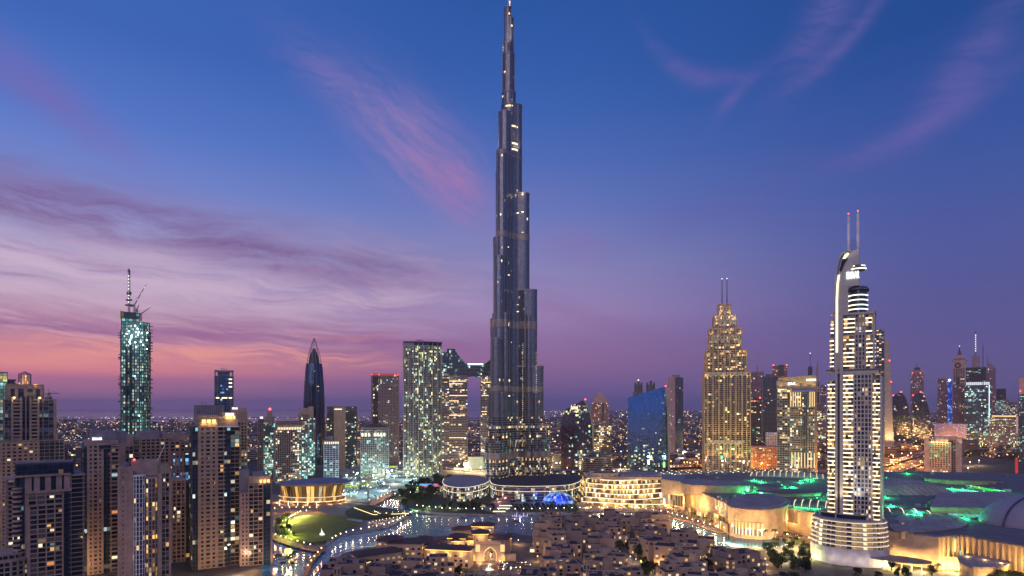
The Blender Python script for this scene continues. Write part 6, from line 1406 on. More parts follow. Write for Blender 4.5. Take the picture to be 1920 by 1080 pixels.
# ================================================================ palace hotel and arched gate
tile = pbr('dark_roof_tile', (.085, .05, .045), .8, var=.3, sc_=.5); ad = pbr('adobe', (.46, .33, .26), .85, var=.12, sc_=.2)
def hip(mb, x0, x1, y0, y1, z, h, o=1.2, m=0):
    x0, x1, y0, y1 = x0-o, x1+o, y0-o, y1+o; c = min(x1-x0, y1-y0)*.4
    mb.loft([[(x0, y0, z), (x1, y0, z), (x1, y1, z), (x0, y1, z)], [(x0, y0, z+.4), (x1, y0, z+.4), (x1, y1, z+.4), (x0, y1, z+.4)], [(x0+c, y0+c, z+h), (x1-c, y0+c, z+h), (x1-c, y1-c, z+h), (x0+c, y1-c, z+h)]], m)
    mb.face([(x0, y0, z), (x0, y1, z), (x1, y1, z), (x1, y0, z)], None, m)
def palace():
    gl = [glz('palace_window', (.03, .02, .02), .25, 'gold', .9)]
    specs = (  # px, roof py, z top, width, depth, rot, glow, label
        (652, 1048, 15, 26, 16, -.45, 1, 'palace wing pavilion with a glowing yellow top floor, leftmost by the water'), (703, 1030, 17, 38, 15, .55, 0, 'long dark roofed palace wing with arched balconies along the water'),
        (727, 1005, 23, 20, 16, .1, 0, 'tall two tier palace tower with a dark hip roof near the lake bridge'), (758, 1010, 21, 30, 15, 0, 0, 'square palace block with big balcony openings and a hip roof'),
        (792, 1004, 17, 14, 12, .1, 0, 'small hip roofed palace block left of the glowing gallery'), (842, 1022, 17, 38, 14, -.2, 1, 'palace gallery with a golden lit eave, left of the arched gate'),
        (858, 1000, 22, 16, 14, -.2, 1, 'glowing golden lantern storey at the left of the palace centre'), (880, 1004, 20, 34, 13, .25, 1, 'central palace wing with a band of gold light under its roof'),
        (900, 992, 26, 13, 13, .1, 1, 'golden uplit palace tower rising behind the arched gate'), (926, 1002, 20, 26, 14, -.3, 0, 'pale palace wing with small square windows right of the golden tower'),
        (905, 978, 24, 20, 12, -.1, 1, 'hip roofed palace block at the lake edge behind the golden tower'), (948, 1000, 15, 10, 12, .1, 1, 'small gold lit palace kiosk by the lake, far right of the palace'),
        (872, 985, 18, 24, 12, .1, 0, 'low palace wing on the lake shore with a brown hip roof'), (815, 1012, 15, 20, 12, .3, 0, 'low palace wing between the left block and the gallery'))
    for px_, py_, zt, w_, d_, r_, glow, l_ in specs:
        x_, y_ = G(px_, py_+6, zt); g = thing('palace_wing', l_, 'palace', (x_, y_+d_/2, .8), r_, 'palace hotel wings')
        MB().bx(-w_/2, w_/2, -d_/2, d_/2, 0, zt-2.6).build('wall', ad, g); rm = MB(); hip(rm, -w_/2, w_/2, -d_/2, d_/2, zt-2, 2.8, 1.6); rm.build('roof', tile, g)
        MB().bx(-w_/2+.8, w_/2-.8, -d_/2+.8, d_/2-.8, zt-2.6, zt-2).build('eave_wall', ad, g)
        n = max(2, int(w_/4.5)); wi = 0
        for k in range(n):
            for j in range(int((zt-3)/4)):
                xx = -w_/2+(k+.5)*w_/n; ww = 2.4 if w_ > 18 else 1.2; m = MB(); arch = (j == 0)
                P = [(-ww/2, -1.1), (ww/2, -1.1), (ww/2, .6)]+([(ww/2*math.cos(t), .6+ww/2*math.sin(t)) for t in (PI/4, PI/2, PI*3/4)] if arch else [])+[(-ww/2, .6)]
                o = m.extr(P, -.12, 0).build('window', R.choice((WD[0], WD[0], WD[1], WL[0], WL[3]) if not glow else (WD[0], WL[1], WL[3])), g, loc=(xx, -d_/2, 2.4+j*4))
        if glow:
            m = MB()
            for a, b in (((-w_/2, -d_/2), (w_/2, -d_/2)), ((w_/2, -d_/2), (w_/2, d_/2)), ((-w_/2, d_/2), (-w_/2, -d_/2))): m.tube((a[0]*1.03, a[1]*1.03, zt-2.7), (b[0]*1.03, b[1]*1.03, zt-2.7), .18, n=4)
            m.build('eave_light', emit('eave_gold', (1, .62, .12), 3), g)
            for k in range(max(1, int(w_/11))): lamp_light((-w_/2+(k+.5)*w_/max(1, int(w_/11)), -d_/2-2.6, zt-4.4), 1500, (1, .58, .14), .4, g)
            lamp_light((w_/2+2.4, 0, zt-4.4), 700, (1, .58, .14), .4, g); lamp_light((-w_/2-2.4, 0, zt-4.4), 700, (1, .58, .14), .4, g)
        MB().tube((0, 0, 0), (0, 0, 1.6), .5, .3, 6).build('roof_vent', ad, g, loc=(R.uniform(-w_/4, w_/4), 0, zt+.3))
    # gate
    D = 560.; g = thing('arched_gate', 'golden lit sandstone gate with a tall pointed arch and two glowing side panels', 'gate', (X(919, D), D, .8))
    x0 = X(919, D); hw = (X(946, D)-X(892, D))/2; zt = 17.5
    ar = [(-hw*.42, 0), (-hw*.42, 7), (-hw*.36, 9), (-hw*.2, 11), (0, 12.6), (hw*.2, 11), (hw*.36, 9), (hw*.42, 7), (hw*.42, 0)]
    out = [(-hw, 0)]+ar+[(hw, 0), (hw, zt-2), (hw*.72, zt-2), (hw*.72, zt), (-hw*.72, zt), (-hw*.72, zt-2), (-hw, zt-2)]
    m = MB()
    # wall built from strips round the arch so the opening stays open
    m.bx(-hw, -hw*.42, 0, 4, 0, zt-2); m.bx(hw*.42, hw, 0, 4, 0, zt-2); m.bx(-hw*.72, hw*.72, 0, 4.2, zt-2, zt)
    for a, b in zip(ar[1:-1], ar[2:-1]): m.extr([(a[0], a[1]), (b[0], b[1]), (b[0], zt-2), (a[0], zt-2)], .01, 3.99)
    m.build('gate_wall', ad, g); t = MB()
    for a, b in zip(ar, ar[1:]): t.tube((a[0], -.25, a[1]), (b[0], -.25, b[1]), .22, n=4)
    t.build('arch_light', eS2, g)
    for s_ in (-1, 1):
        MB().extr([(s_*hw*.86-1.9, 8.5), (s_*hw*.86+1.9, 8.5), (s_*hw*.86+1.9, 14.6), (s_*hw*.86-1.9, 14.6)], -.5, -.05).build('glowing_panel', emit('panel_gold', (1, .60, .24), 1.3), g)
        for q in ((1.14, 1.42) if s_ < 0 else (.92,)):
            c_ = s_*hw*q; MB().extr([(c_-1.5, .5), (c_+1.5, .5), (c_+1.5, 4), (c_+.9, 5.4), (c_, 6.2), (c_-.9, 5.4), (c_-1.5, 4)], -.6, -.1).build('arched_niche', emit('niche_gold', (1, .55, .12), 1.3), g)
    MB().bx(-hw*1.7, -hw, 1, 4, 0, 7).bx(hw, hw*1.8, 1, 4, 0, 6).build('side_arcade', ad, g); c = MB()
    for k in range(12): c.bx(-hw*.66+k*hw*.118, -hw*.66+k*hw*.118+.7, -.12, .02, zt-3.6, zt-2.4)
    c.build('carved_frieze', pbr('carved_dark', (.22, .15, .11), .9), g)
    for p in ((-hw*.7, -5, 1.5), (hw*.7, -5, 1.5), (0, 8, 3), (0, -9, 2)): lamp_light(p, 3000, (1, .6, .25), .5, g)
    x_, y_ = G(916, 1072); g = thing('courtyard_fountain', 'small white lit courtyard fountain in front of the arched gate', 'fountain', (x_, y_, .8)); MB().prism(ell(0, 0, 4.5, 4.5, 16), 0, .8).build('basin', quay, g)
    MB().tube((0, 0, .8), (0, 0, 5), 1., .2, 8).tube((-1.6, 0, .8), (-1.8, 0, 3), .5, .1).tube((1.6, 0, .8), (1.8, 0, 3), .5, .1).build('jet', emit('jet_pale', (.7, 1, .95), 1.8), g); lamp_light((0, -2, 2), 500, (.7, 1, .95), .3, g)
palace()

# ================================================================ old town houses
hw_mat = [pbr('adobe_rose', (.37, .245, .18), .85, var=.12, sc_=.2), pbr('adobe_tan', (.42, .29, .20), .85, var=.12, sc_=.2), pbr('adobe_mauve', (.29, .20, .16), .85, var=.12, sc_=.2)]
def house_proto(seed):
    r = random.Random(seed); m = MB(); rt = MB(); wins = []
    vols = []
    for k in range(r.randint(3, 5)):
        w_, d_ = r.uniform(8, 15), r.uniform(8, 14); x_, y_ = r.uniform(-7, 7), r.uniform(-6, 6); h = r.choice((10, 13.5, 13.5, 17, 20.5)) if k else 17; vols.append((x_, y_, w_, d_, h+k*.13))
    for x_, y_, w_, d_, h in vols:
        x0, x1, y0, y1 = x_-w_/2, x_+w_/2, y_-d_/2, y_+d_/2; m.bx(x0, x1, y0, y1, 0, h)
        for a in ((x0, x1, y0, y0+.4), (x0, x1, y1-.4, y1), (x0, x0+.4, y0+.4, y1-.4), (x1-.4, x1, y0+.4, y1-.4)): m.bx(*a, h, h+1.1)
        rt.bx(x0+.4, x1-.4, y0+.4, y1-.4, h, h+.15)
        for _ in range(3): qx, qy, qs = r.uniform(x0+1.5, x1-1.5), r.uniform(y0+1.5, y1-1.5), r.uniform(.3, .9); (rt if r.random() < .5 else m).bx(qx-qs, qx+qs, qy-.4, qy+.4, h, h+r.uniform(.5, 1.3))
        if r.random() < .6: qx, qy = r.uniform(x0+2, x1-2), r.uniform(y0+2, y1-2); rt.bx(qx-1, qx+1, qy-.7, qy+.7, h, h+1.3)
        if r.random() < .5: qx, qy = r.uniform(x0+2, x1-2), r.uniform(y0+2, y1-2); m.bx(qx-1.6, qx+1.6, qy-1.6, qy+1.6, h, h+2.6)
        for j in range(int(h/3.4)):
            for k in range(int(w_/3.4)):
                if r.random() < .85: wins.append((x0+(k+.5)*w_/int(w_/3.4), y0, 2+j*3.4, 0))
            for k in range(int(d_/3.8)):
                if r.random() < .6: wins.append((x1, y0+(k+.5)*d_/int(d_/3.8), 2+j*3.4, 1)); wins.append((x0, y0+(k+.5)*d_/int(d_/3.8), 2+j*3.4, 3))
    f = r.random()
    if f < .45:   # round crenellated turret
        tx, ty, tr, th = r.uniform(-8, 8), -6, r.uniform(2.6, 3.6), 21
        m.prism(ell(tx, ty, tr, tr, 14), 0, th)
        for i in range(0, 14, 2): t = 2*PI*i/14; m.box(tx+tr*.94*math.cos(t), ty+tr*.94*math.sin(t), th, th+.9, .9, .5, t+PI/2)
    elif f < .75:  # wind tower
        tx, ty = r.uniform(-6, 6), r.uniform(-3, 4); m.bx(tx-1.8, tx+1.8, ty-1.8, ty+1.8, 12, 23.2)
        for s_ in (-.9, .9): rt.bx(tx+s_-.4, tx+s_+.4, ty-1.9, ty-1.78, 18.5, 22)
    # windows hidden inside another volume are skipped
    ok = []
    for x_, y_, z_, s_ in wins:
        px_, py_ = x_+(0, .3, 0, -.3)[s_], y_-(.3 if s_ == 0 else 0)
        if not any(a-w_/2 < px_ < a+w_/2 and b-d_/2 < py_ < b+d_/2 and z_ < h for a, b, w_, d_, h in vols): ok.append((x_, y_, z_, s_))
    feat = 'a round turret' if f < .45 else 'a wind tower' if f < .75 else 'a stepped flat roof'
    return m, rt, ok, feat, max(v[4] for v in vols)
PROT = [house_proto(s) for s in range(60, 70)]
WM = [MB().bx(-.75, .75, -.12, .02, -1.05, 1.05).mesh('window', m_) for m_ in (WD[0], WD[0], WD[1], WL[0], WL[3], WL[1])]
HM = {}
def old_town():
    region = [G(a, b) for a, b in ((1026, 994), (1060, 980), (1185, 980), (1225, 996), (1262, 1030), (1330, 1052), (1400, 1075), (1450, 1110), (1500, 1200), (560, 1220), (640, 1090), (770, 1075), (870, 1086), (960, 1068), (1000, 1040))]
    street = [G(a, b) for a, b in ((1130, 1026), (1170, 1030), (1260, 1090), (1290, 1150), (1220, 1150), (1190, 1090))]
    gate = [G(a, b) for a, b in ((860, 1060), (980, 1060), (1010, 1120), (850, 1120))]
    rows = []; y_ = 756; n = 0
    while y_ > 372:
        row = []; x_ = -420+R.uniform(0, 10)
        while x_ < 330:
            p = (x_+R.uniform(-2.5, 2.5), y_+R.uniform(-2.5, 2.5))
            sp = (960+F*p[0]/p[1])
            if inside(p, region) and not inside(p, street) and not inside(p, gate) and 560 < sp < 1540: row.append(p)
            x_ += R.uniform(29, 36)
        if row: rows.append(row)
        y_ -= 31
    order = ['farthest', 'second', 'third', 'fourth', 'fifth', 'sixth', 'seventh', 'eighth', 'ninth', 'tenth', 'eleventh', 'twelfth', 'thirteenth', 'fourteenth', 'fifteenth', 'sixteenth', 'seventeenth', 'eighteenth']
    pos = ['first', 'second', 'third', 'fourth', 'fifth', 'sixth', 'seventh', 'eighth', 'ninth', 'tenth', 'eleventh', 'twelfth', 'thirteenth', 'fourteenth', 'fifteenth', 'sixteenth', 'seventeenth', 'eighteenth', 'nineteenth', 'twentieth']+['last']*30
    global PALMSPOTS
    PALMSPOTS = [(p[0]+15+R.uniform(-3, 3), p[1]-14) for row in rows for p in row if R.random() < .55]
    nh = 0
    for ri, row in enumerate(rows):
        for ci, p in enumerate(row):
            k = R.randrange(10); m, rt, wins, feat, hm = PROT[k]; c_ = R.randrange(3)
            if (k, c_) not in HM: HM[(k, c_)] = (m.mesh('wall', hw_mat[c_]), rt.mesh('roof', pbr('flat_roof', (.05, .04, .045), .9)))
            tone = ('rose', 'tan', 'mauve')[c_]
            rot = math.radians(R.choice((-8, 6, 82, -98, 12, 24, -20)))+R.uniform(-.06, .06)
            g = thing('old_town_house', f'{tone} house with {feat}, {pos[ci]} from left in the {order[ri]} old town row', 'house', (p[0], p[1], .8), rot, 'old town houses')
            sc_ = R.choice((.8, .95, 1.)) if p[1] > 560 else R.choice((.75, .85, .95)); g.scale = (1.45, 1.45, sc_)
            link_obj('wall', HM[(k, c_)][0], g); link_obj('roof', HM[(k, c_)][1], g)
            if p[1] < 640:
                W = [w_ for w_ in wins if (w_[3] == 0 or R.random() < .4)]; R.shuffle(W)
                for x_, yy, z_, s_ in W[:34 if p[1] < 520 else 20]:
                    o = link_obj('window', R.choice(WM), g, (x_, yy, z_)); o.rotation_euler.z = (0, PI/2, 0, -PI/2)[s_]
            else:
                W = [w_ for w_ in wins if w_[3] == 0][:12]
                for x_, yy, z_, s_ in W: link_obj('window', R.choice(WM), g, (x_, yy, z_))
            for _ in range(R.choice((0, 1, 1, 2))):
                q = (R.uniform(-11, 11), -R.uniform(8, 10.5), R.uniform(2.5, 7)); lamp_light(q, R.choice((3000, 6000, 11000)), (1, .58, .24), .3, g); MB().ball((0, 0, 0), .34, 5, 3).build('wall_lamp', eS2, g, loc=q)
            nh += 1
    print('houses', nh)
old_town()

# ================================================================ trees
leafm = []
for k, c_ in enumerate(((.030, .050, .016), (.022, .040, .016), (.045, .060, .018))):
    m, t, p = newmat('leaf_%d' % k); oi = S(t, t.nodes.new('ShaderNodeObjectInfo').outputs['Random']); n = noise(t, S(t, t.nodes.new('ShaderNodeTexCoord').outputs['Object']), .5, 3)
    link(t, mix(t, n.sm(.35, .65), tuple(v*.5 for v in c_), tuple(v*1.7 for v in c_)), p.inputs['Base Color']); p.inputs['Roughness'].default_value = .8; leafm.append(m)
bark = pbr('bark', (.10, .07, .05), .9)
def crown(seed, h=9., r=4.5, n=420, ls=.75):
    q = random.Random(seed); m = MB(); cl = [(q.uniform(-.6, .6)*r, q.uniform(-.6, .6)*r, h*.5+q.uniform(-.15, .38)*h, q.uniform(.3, .55)*r) for _ in range(9)]
    for _ in range(n):
        c_ = q.choice(cl); u = Vector((q.gauss(0, 1), q.gauss(0, 1), q.gauss(0, .8))).normalized()*c_[3]*q.uniform(.6, 1.05)
        p = Vector(c_[:3])+u; a = Vector((q.gauss(0, 1), q.gauss(0, 1), q.gauss(0, 1))).normalized(); b = a.orthogonal().normalized(); s_ = ls*q.uniform(.5, 1.2)
        m.face([p-a*s_-b*s_*.5, p+a*s_*.2-b*s_*.7, p+a*s_+b*s_*.3, p-a*s_*.1+b*s_*.7])
    return m
def trunk(seed, h=9.):
    q = random.Random(seed); m = MB().tube((0, 0, 0), (q.uniform(-.3, .3), 0, h*.4), .38, .24)
    for _ in range(4): m.tube((0, 0, h*q.uniform(.28, .4)), (q.uniform(-2.2, 2.2), q.uniform(-2.2, 2.2), h*q.uniform(.55, .75)), .18, .07, 5)
    return m
CR = [[crown(s).mesh('crown', leafm[j]) for s in range(5)] for j in range(3)]; TR = [trunk(s).mesh('trunk', bark) for s in range(4)]
CRB = [crown(20+s, 9, 4.5, 1500, .42).mesh('crown', leafm[s % 3]) for s in range(5)]
def tree(x_, y_, z_, s_, label, group, j=None, near=False):
    g = thing('tree', label, 'tree', (x_, y_, z_), R.uniform(0, 6), group); g.scale = (s_*R.uniform(.85, 1.15), s_, s_*R.uniform(.8, 1.15))
    link_obj('crown', R.choice(CRB) if near else R.choice(CR[R.randrange(3) if j is None else j]), g); link_obj('trunk', R.choice(TR), g); return g
def palm_mesh():
    t = MB(); P = [(math.sin(k*.1)*.5, 0, k*1.5) for k in range(7)]
    for a, b in zip(P, P[1:]): t.tube(a, b, .28, .25)
    c = MB(); top = Vector(P[-1]); q = random.Random(5)
    for k in range(22):
        a = 2*PI*k/22+q.uniform(-.1, .1); up = q.uniform(-.1, .9); d = Vector((math.cos(a), math.sin(a), 0)); prev = top; L = q.uniform(2.6, 3.4)
        for s_ in range(1, 6):
            f_ = s_/5; p = top+d*L*f_+Vector((0, 0, up*L*f_*.9-2.1*f_*f_*L*.45)); side = Vector((-d.y, d.x, 0))*(.55*(1-f_*.8))
            c.face([prev-side*1.1-Vector((0, 0, .25)), prev, p, p-side-Vector((0, 0, .3))]); c.face([prev, prev+side*1.1-Vector((0, 0, .25)), p+side-Vector((0, 0, .3)), p]); prev = p
    return t.mesh('trunk', pbr('palm_bark', (.24, .17, .12), .9)), c.mesh('fronds', pbr('palm_leaf', (.03, .05, .02), .8))
PT, PC = palm_mesh()
def palm(x_, y_, z_, s_, label, group, lit=0.):
    g = thing('palm_tree', label, 'palm tree', (x_, y_, z_), R.uniform(0, 6), group); g.scale = (s_,)*3
    link_obj('fronds', PC, g); link_obj('trunk', PT, g)
    if lit: lamp_light((.6, -1.2, 1.2), lit, (1, .85, .6), .2, g)
def scatter(poly, n, f):
    P = [G(a, b) for a, b in poly]; x0, x1 = min(p[0] for p in P), max(p[0] for p in P); y0, y1 = min(p[1] for p in P), max(p[1] for p in P); k = 0; g_ = 0
    while k < n and g_ < n*60:
        g_ += 1; p = (R.uniform(x0, x1), R.uniform(y0, y1))
        if inside(p, P): f(*p); k += 1
wood = 'dark leafy tree in the grove on the lake shore left of the tallest tower'
scatter([(748, 947), (768, 916), (800, 903), (830, 897), (892, 908), (905, 918), (880, 922), (830, 921), (812, 930), (800, 952), (775, 955)], 84, lambda x_, y_: tree(x_, y_, .8, R.uniform(1.0, 1.6), wood, 'trees of the shore grove'))
scatter([(790, 955), (830, 950), (900, 948), (930, 952), (925, 963), (850, 961), (790, 957)], 28, lambda x_, y_: tree(x_, y_, .9, R.uniform(.6, 1.), 'small garden tree behind the lake shore walk', 'garden trees by the shore walk'))
scatter([(960, 945), (1090, 945), (1095, 958), (960, 962)], 22, lambda x_, y_: tree(x_, y_, .9, R.uniform(.5, .8), 'small tree beside the parterre below the tallest tower', 'parterre trees'))
scatter([(1425, 1036), (1440, 1022), (1500, 1018), (1522, 1040), (1530, 1080), (1440, 1075)], 34, lambda x_, y_: tree(x_, y_, .8, R.uniform(.65, 1.05), 'dark leafy tree between the old town and the ringed podium', 'trees by the ringed podium', None, True))
scatter([(1240, 1060), (1330, 1062), (1440, 1090), (1520, 1080), (1540, 1130), (1380, 1130)], 22, lambda x_, y_: tree(x_, y_, .8, R.uniform(.8, 1.3), 'tree among the lower right old town lanes', 'old town lane trees', None, True))
scatter([(1130, 1022), (1175, 1028), (1262, 1086), (1290, 1140), (1215, 1140), (1188, 1086)], 22, lambda x_, y_: tree(x_, y_, .8, R.uniform(.7, 1.1), 'tree lining the sloping lane through the old town', 'trees of the old town lane', None, True))
scatter([(518, 984), (524, 1000), (548, 1012), (552, 1004), (536, 990), (545, 974), (530, 972)], 16, lambda x_, y_: tree(x_, y_, 1.5, R.uniform(.45, .8), 'low bushy tree on the bed left of the lit lawn', 'trees left of the lawn'))
scatter([(1600, 1085), (1700, 1062), (1780, 1070), (1800, 1110), (1640, 1120)], 22, lambda x_, y_: tree(x_, y_, .2, R.uniform(.6, 1.), 'tree at the foot of the gold mall wall', 'trees by the gold mall wall', None, True))
scatter([(1850, 1095), (1920, 1090), (1935, 1130), (1850, 1130)], 8, lambda x_, y_: tree(x_, y_, .2, R.uniform(1.1, 1.4), 'full round tree in the bottom right corner', 'bottom right corner trees', None, True))
scatter([(1800, 838), (1930, 842), (1930, 866), (1806, 860)], 30, lambda x_, y_: tree(x_, y_, 0, R.uniform(1.2, 1.9), 'distant dark park tree near the right edge', 'distant park trees'))
scatter([(1660, 838), (1735, 844), (1700, 852), (1655, 862)], 14, lambda x_, y_: tree(x_, y_, 0, R.uniform(1., 1.4), 'dark tree beside the highway at the beige slab tower', 'highway trees'))
scatter([(850, 1078), (880, 1076), (880, 1090), (846, 1090)], 5, lambda x_, y_: tree(x_, y_, .8, .8, 'small tree left of the courtyard fountain', 'courtyard trees', None, True))
scatter([(1290, 872), (1400, 878), (1400, 890), (1290, 886)], 16, lambda x_, y_: tree(x_, y_, 4, R.uniform(.7, 1.1), 'small tree at the foot of the gold stepped tower', 'trees at the stepped tower'))
for a, b in ((522, 1066), (546, 1062), (550, 1082), (540, 1070), (532, 1078), (552, 1056)): palm(*G(a, b), .3, R.uniform(1., 1.3), 'tall palm with a lamp lit trunk on the near left shore', 'palms on the near left shore', 900)
for a, b in ((1072, 992), (1080, 990), (1108, 992), (1116, 992), (1436, 1012), (1452, 1012), (1474, 1018), (1488, 1020), (1500, 1024), (1300, 980), (1310, 984), (1322, 988), (1334, 992)): palm(*G(a, b), 1.2, R.uniform(.9, 1.2), 'palm on the mall promenade with a lit trunk' if a > 1200 else 'palm on the old town terrace', 'promenade palms' if a > 1200 else 'terrace palms', 600 if a > 1200 else 0)
for a, b in ((772, 952), (782, 953)):
    lamp_light((*G(a, b+6), 2.), 5000, (.4, 1, .3), .5)
for q in PALMSPOTS: palm(q[0], q[1], .8, R.uniform(.9, 1.3), 'dark palm in a lane between the old town houses', 'palms of the old town lanes', 300 if R.random() < .5 else 0)
for a, b, c_ in ((765, 930, (1, .6, .15)), (745, 938, (1, .6, .2)), (860, 955, (.9, 1, .7)), (830, 950, (.7, 1, .6)), (800, 956, (.9, 1, .6)), (905, 950, (1, .8, .5)), (935, 942, (1, .3, .2)), (1450, 1042, (1, .8, .4)), (1470, 1056, (1, .8, .4)), (1460, 1030, (1, .85, .5)), (1490, 1040, (1, .9, .5)), (1520, 1050, (.8, 1, .2)), (1720, 1075, (1, .9, .6)), (1700, 1070, (.8, 1, .4)), (1340, 886, (1, .8, .5))):
    lamp_light((*G(a, b), 3.5), 7000, c_, .6)

# ================================================================ street lamps
def lamp_mesh(h=6., r=.45):
    return MB().tube((0, 0, 0), (0, 0, h), .12, .08, 5).mesh('lamp_post', dsteel), MB().ball((0, 0, h), r, 7, 5).mesh('lamp_globe', emit('globe_warm', (1, .80, .46), 11)), MB().ball((0, 0, h), r*1.2, 7, 5).mesh('lamp_globe', emit('globe_orange', (1, .48, .12), 8)), MB().ball((0, 0, h), r*1.1, 7, 5).mesh('lamp_globe', emit('globe_white', (.95, 1, .95), 9))
LP, LW, LO, LWh = lamp_mesh()
def lamp(x_, y_, z_, label, group, gm=None, s_=1., pw=0, col=(1, .75, .4)):
    g = thing('street_lamp', label, 'street lamp', (x_, y_, z_), 0, group); g.scale = (s_,)*3; link_obj('lamp_globe', gm or LW, g); link_obj('lamp_post', LP, g)
    if pw: lamp_light((0, -.8, 5.2), pw, col, .3, g)
def along(pts, n, label, group, z_=1.2, **k):
    P = [G(a, b, z_) for a, b in pts]; L = [0]
    for a, b in zip(P, P[1:]): L.append(L[-1]+math.hypot(b[0]-a[0], b[1]-a[1]))
    for i in range(n):
        d = L[-1]*(i+.5)/n; j = max(q for q in range(len(P)-1) if L[q] <= d); f_ = (d-L[j])/(L[j+1]-L[j]); lamp(P[j][0]+(P[j+1][0]-P[j][0])*f_, P[j][1]+(P[j+1][1]-P[j][1])*f_, z_, label, group, **k)
along([(776, 955), (830, 961), (930, 963), (1020, 962), (1095, 960)], 22, 'globe lamp on the shore walk below the tallest tower', 'lamps of the shore walk', pw=600)
along([(620, 1022), (632, 1014), (655, 1006), (690, 999), (722, 993), (745, 984), (772, 968)], 17, 'globe lamp on the curved park promenade', 'lamps of the park promenade', pw=700)
along([(512, 1011), (545, 1022), (588, 1034)], 7, 'globe lamp on the warm brick walk below the lawn', 'lamps of the brick walk', pw=1200, col=(1, .5, .2))
along([(534, 986), (548, 975), (562, 968), (580, 965)], 9, 'bright lamp along the upper left rim of the lawn', 'lamps of the lawn rim', pw=17000, col=(1, .9, .2), z_=2)
along([(540, 1002), (548, 1010)], 2, 'bright lamp at the lower left rim of the lawn', 'lamps of the lawn rim', pw=20000, col=(.9, .95, .1), z_=2)
along([(508, 962), (545, 959), (600, 960)], 7, 'orange lamp on the ramp in front of the opera hall', 'lamps of the opera ramp', gm=LO, pw=2500, col=(1, .4, .15), z_=2)
along([(574, 1078), (592, 1052), (606, 1036)], 5, 'orange lamp on the foot bridge', 'lamps of the foot bridge', gm=LO, pw=900, col=(1, .45, .15), z_=2.2)
along([(505, 1060), (530, 1052), (560, 1070)], 5, 'orange lamp on the near left shore', 'lamps of the near left shore', gm=LO, pw=1500, col=(1, .45, .15), z_=.5)
along([(680, 946), (705, 944), (735, 927)], 6, 'orange lamp on the site ramp', 'lamps of the site ramp', gm=LO, pw=3000, col=(1, .4, .12), z_=2)
along([(1100, 960), (1180, 958), (1250, 968), (1300, 984), (1350, 999), (1420, 1003), (1510, 1018), (1640, 1040)], 34, 'globe lamp on the mall promenade', 'lamps of the mall promenade', pw=1500)
along([(1140, 1030), (1200, 1060), (1240, 1085), (1262, 1110)], 14, 'globe lamp in the sloping old town lane', 'lamps of the old town lane', pw=900, z_=.8, s_=.6)
along([(700, 960), (712, 966), (764, 961)], 8, 'lamp on the edge of the garden roof', 'lamps of the garden roof', pw=1500, z_=3, s_=.4)
along([(690, 985), (720, 978), (755, 972)], 10, 'low lamp among the lakeside terrace seats', 'lamps of the lakeside terrace', pw=900, z_=1.3, s_=.5)
m = MB()
for a, b in (((664, 951), (700, 964)), ((700, 964), (764, 962)), ((690, 949), (722, 955)), ((722, 955), (764, 962))):
    p, q = G(*a, 5), G(*b, 5); m.tube((*p, 4.4), (*q, 4.4), .3, n=4)
tag(m.build('garden_light_strip', emit('garden_strip', (1, .82, .35), 2.6)), 'thin warm light strip round the raised garden roof by the lake', 'light strip')
for (P, L, Rr), n, z_, c_ in ((HW, 36, 3, LO), (HW2, 14, 6, LO), (HW3, 20, 6, LO), (HW4, 22, 1, LW)):
    for i in range(n):
        j = R.uniform(0, len(P)-1.01); k = int(j); f_ = j-k; sd = L if i % 2 else Rr; x_, y_ = sd[k][0]+(sd[k+1][0]-sd[k][0])*f_, sd[k][1]+(sd[k+1][1]-sd[k][1])*f_
        lamp(x_, y_, z_, {36: 'orange lamp on the wide highway at the right', 14: 'orange lamp on the upper highway lane at the right', 20: 'orange lamp on the highway behind the mall', 22: 'warm lamp on the boulevard behind the tallest tower'}[n], {36: 'highway lamps', 14: 'upper highway lamps', 20: 'lamps of the highway behind the mall', 22: 'boulevard lamps'}[n], c_, 1.7, 28000 if n == 20 else 120000, (1, .38, .08) if c_ is LO else (1, .7, .35))
for k in range(44):
    x_, y_ = G(R.uniform(660, 1440), R.uniform(1020, 1110)); lamp(x_+R.uniform(-8, 8), y_, .8, 'small amber lamp in an old town lane', 'amber lamps of the old town lanes', LO if k % 3 == 0 else LW, .7, 3800, (1, .58, .2))
# ================================================================ cars on the highways
def car_meshes():
    b = MB(); b.bx(-2.2, 2.2, -.9, .9, .3, .95); b.loft([[(-1.4, -.85, .95), (1.2, -.85, .95), (1.2, .85, .95), (-1.4, .85, .95)], [(-1., -.7, 1.5), (.6, -.7, 1.5), (.6, .7, 1.5), (-1., .7, 1.5)]], 1)
    w_ = MB()
    for a in (-1.4, 1.4): w_.tube((a, -.95, .34), (a, .95, .34), .34, n=10)
    return [b.mesh('body', [pbr('car_paint_%d' % i, c_, .3, .3), WD[0]]) for i, c_ in enumerate(((.6, .6, .62), (.05, .05, .06), (.3, .3, .33)))], w_.mesh('wheels', dgrey), MB().bx(2.15, 2.3, -.8, -.3, .5, .9).mesh('headlight', emit('headlight', (1, .93, .75), 14)), MB().bx(-2.3, -2.15, -.8, -.3, .5, .9).mesh('tail_light', emit('tail_light', (1, .08, .03), 9))
CB, CW, CHd, CTl = car_meshes()
def car(x_, y_, z_, r_, label, group, s_=1.):
    g = thing('car', label, 'car', (x_, y_, z_), r_, group); g.scale = (s_,)*3; link_obj('body', R.choice(CB), g); link_obj('wheels', CW, g)
    for q in (0, 1.1): link_obj('headlight', CHd, g, (0, q, 0)); link_obj('tail_light', CTl, g, (0, q, 0))
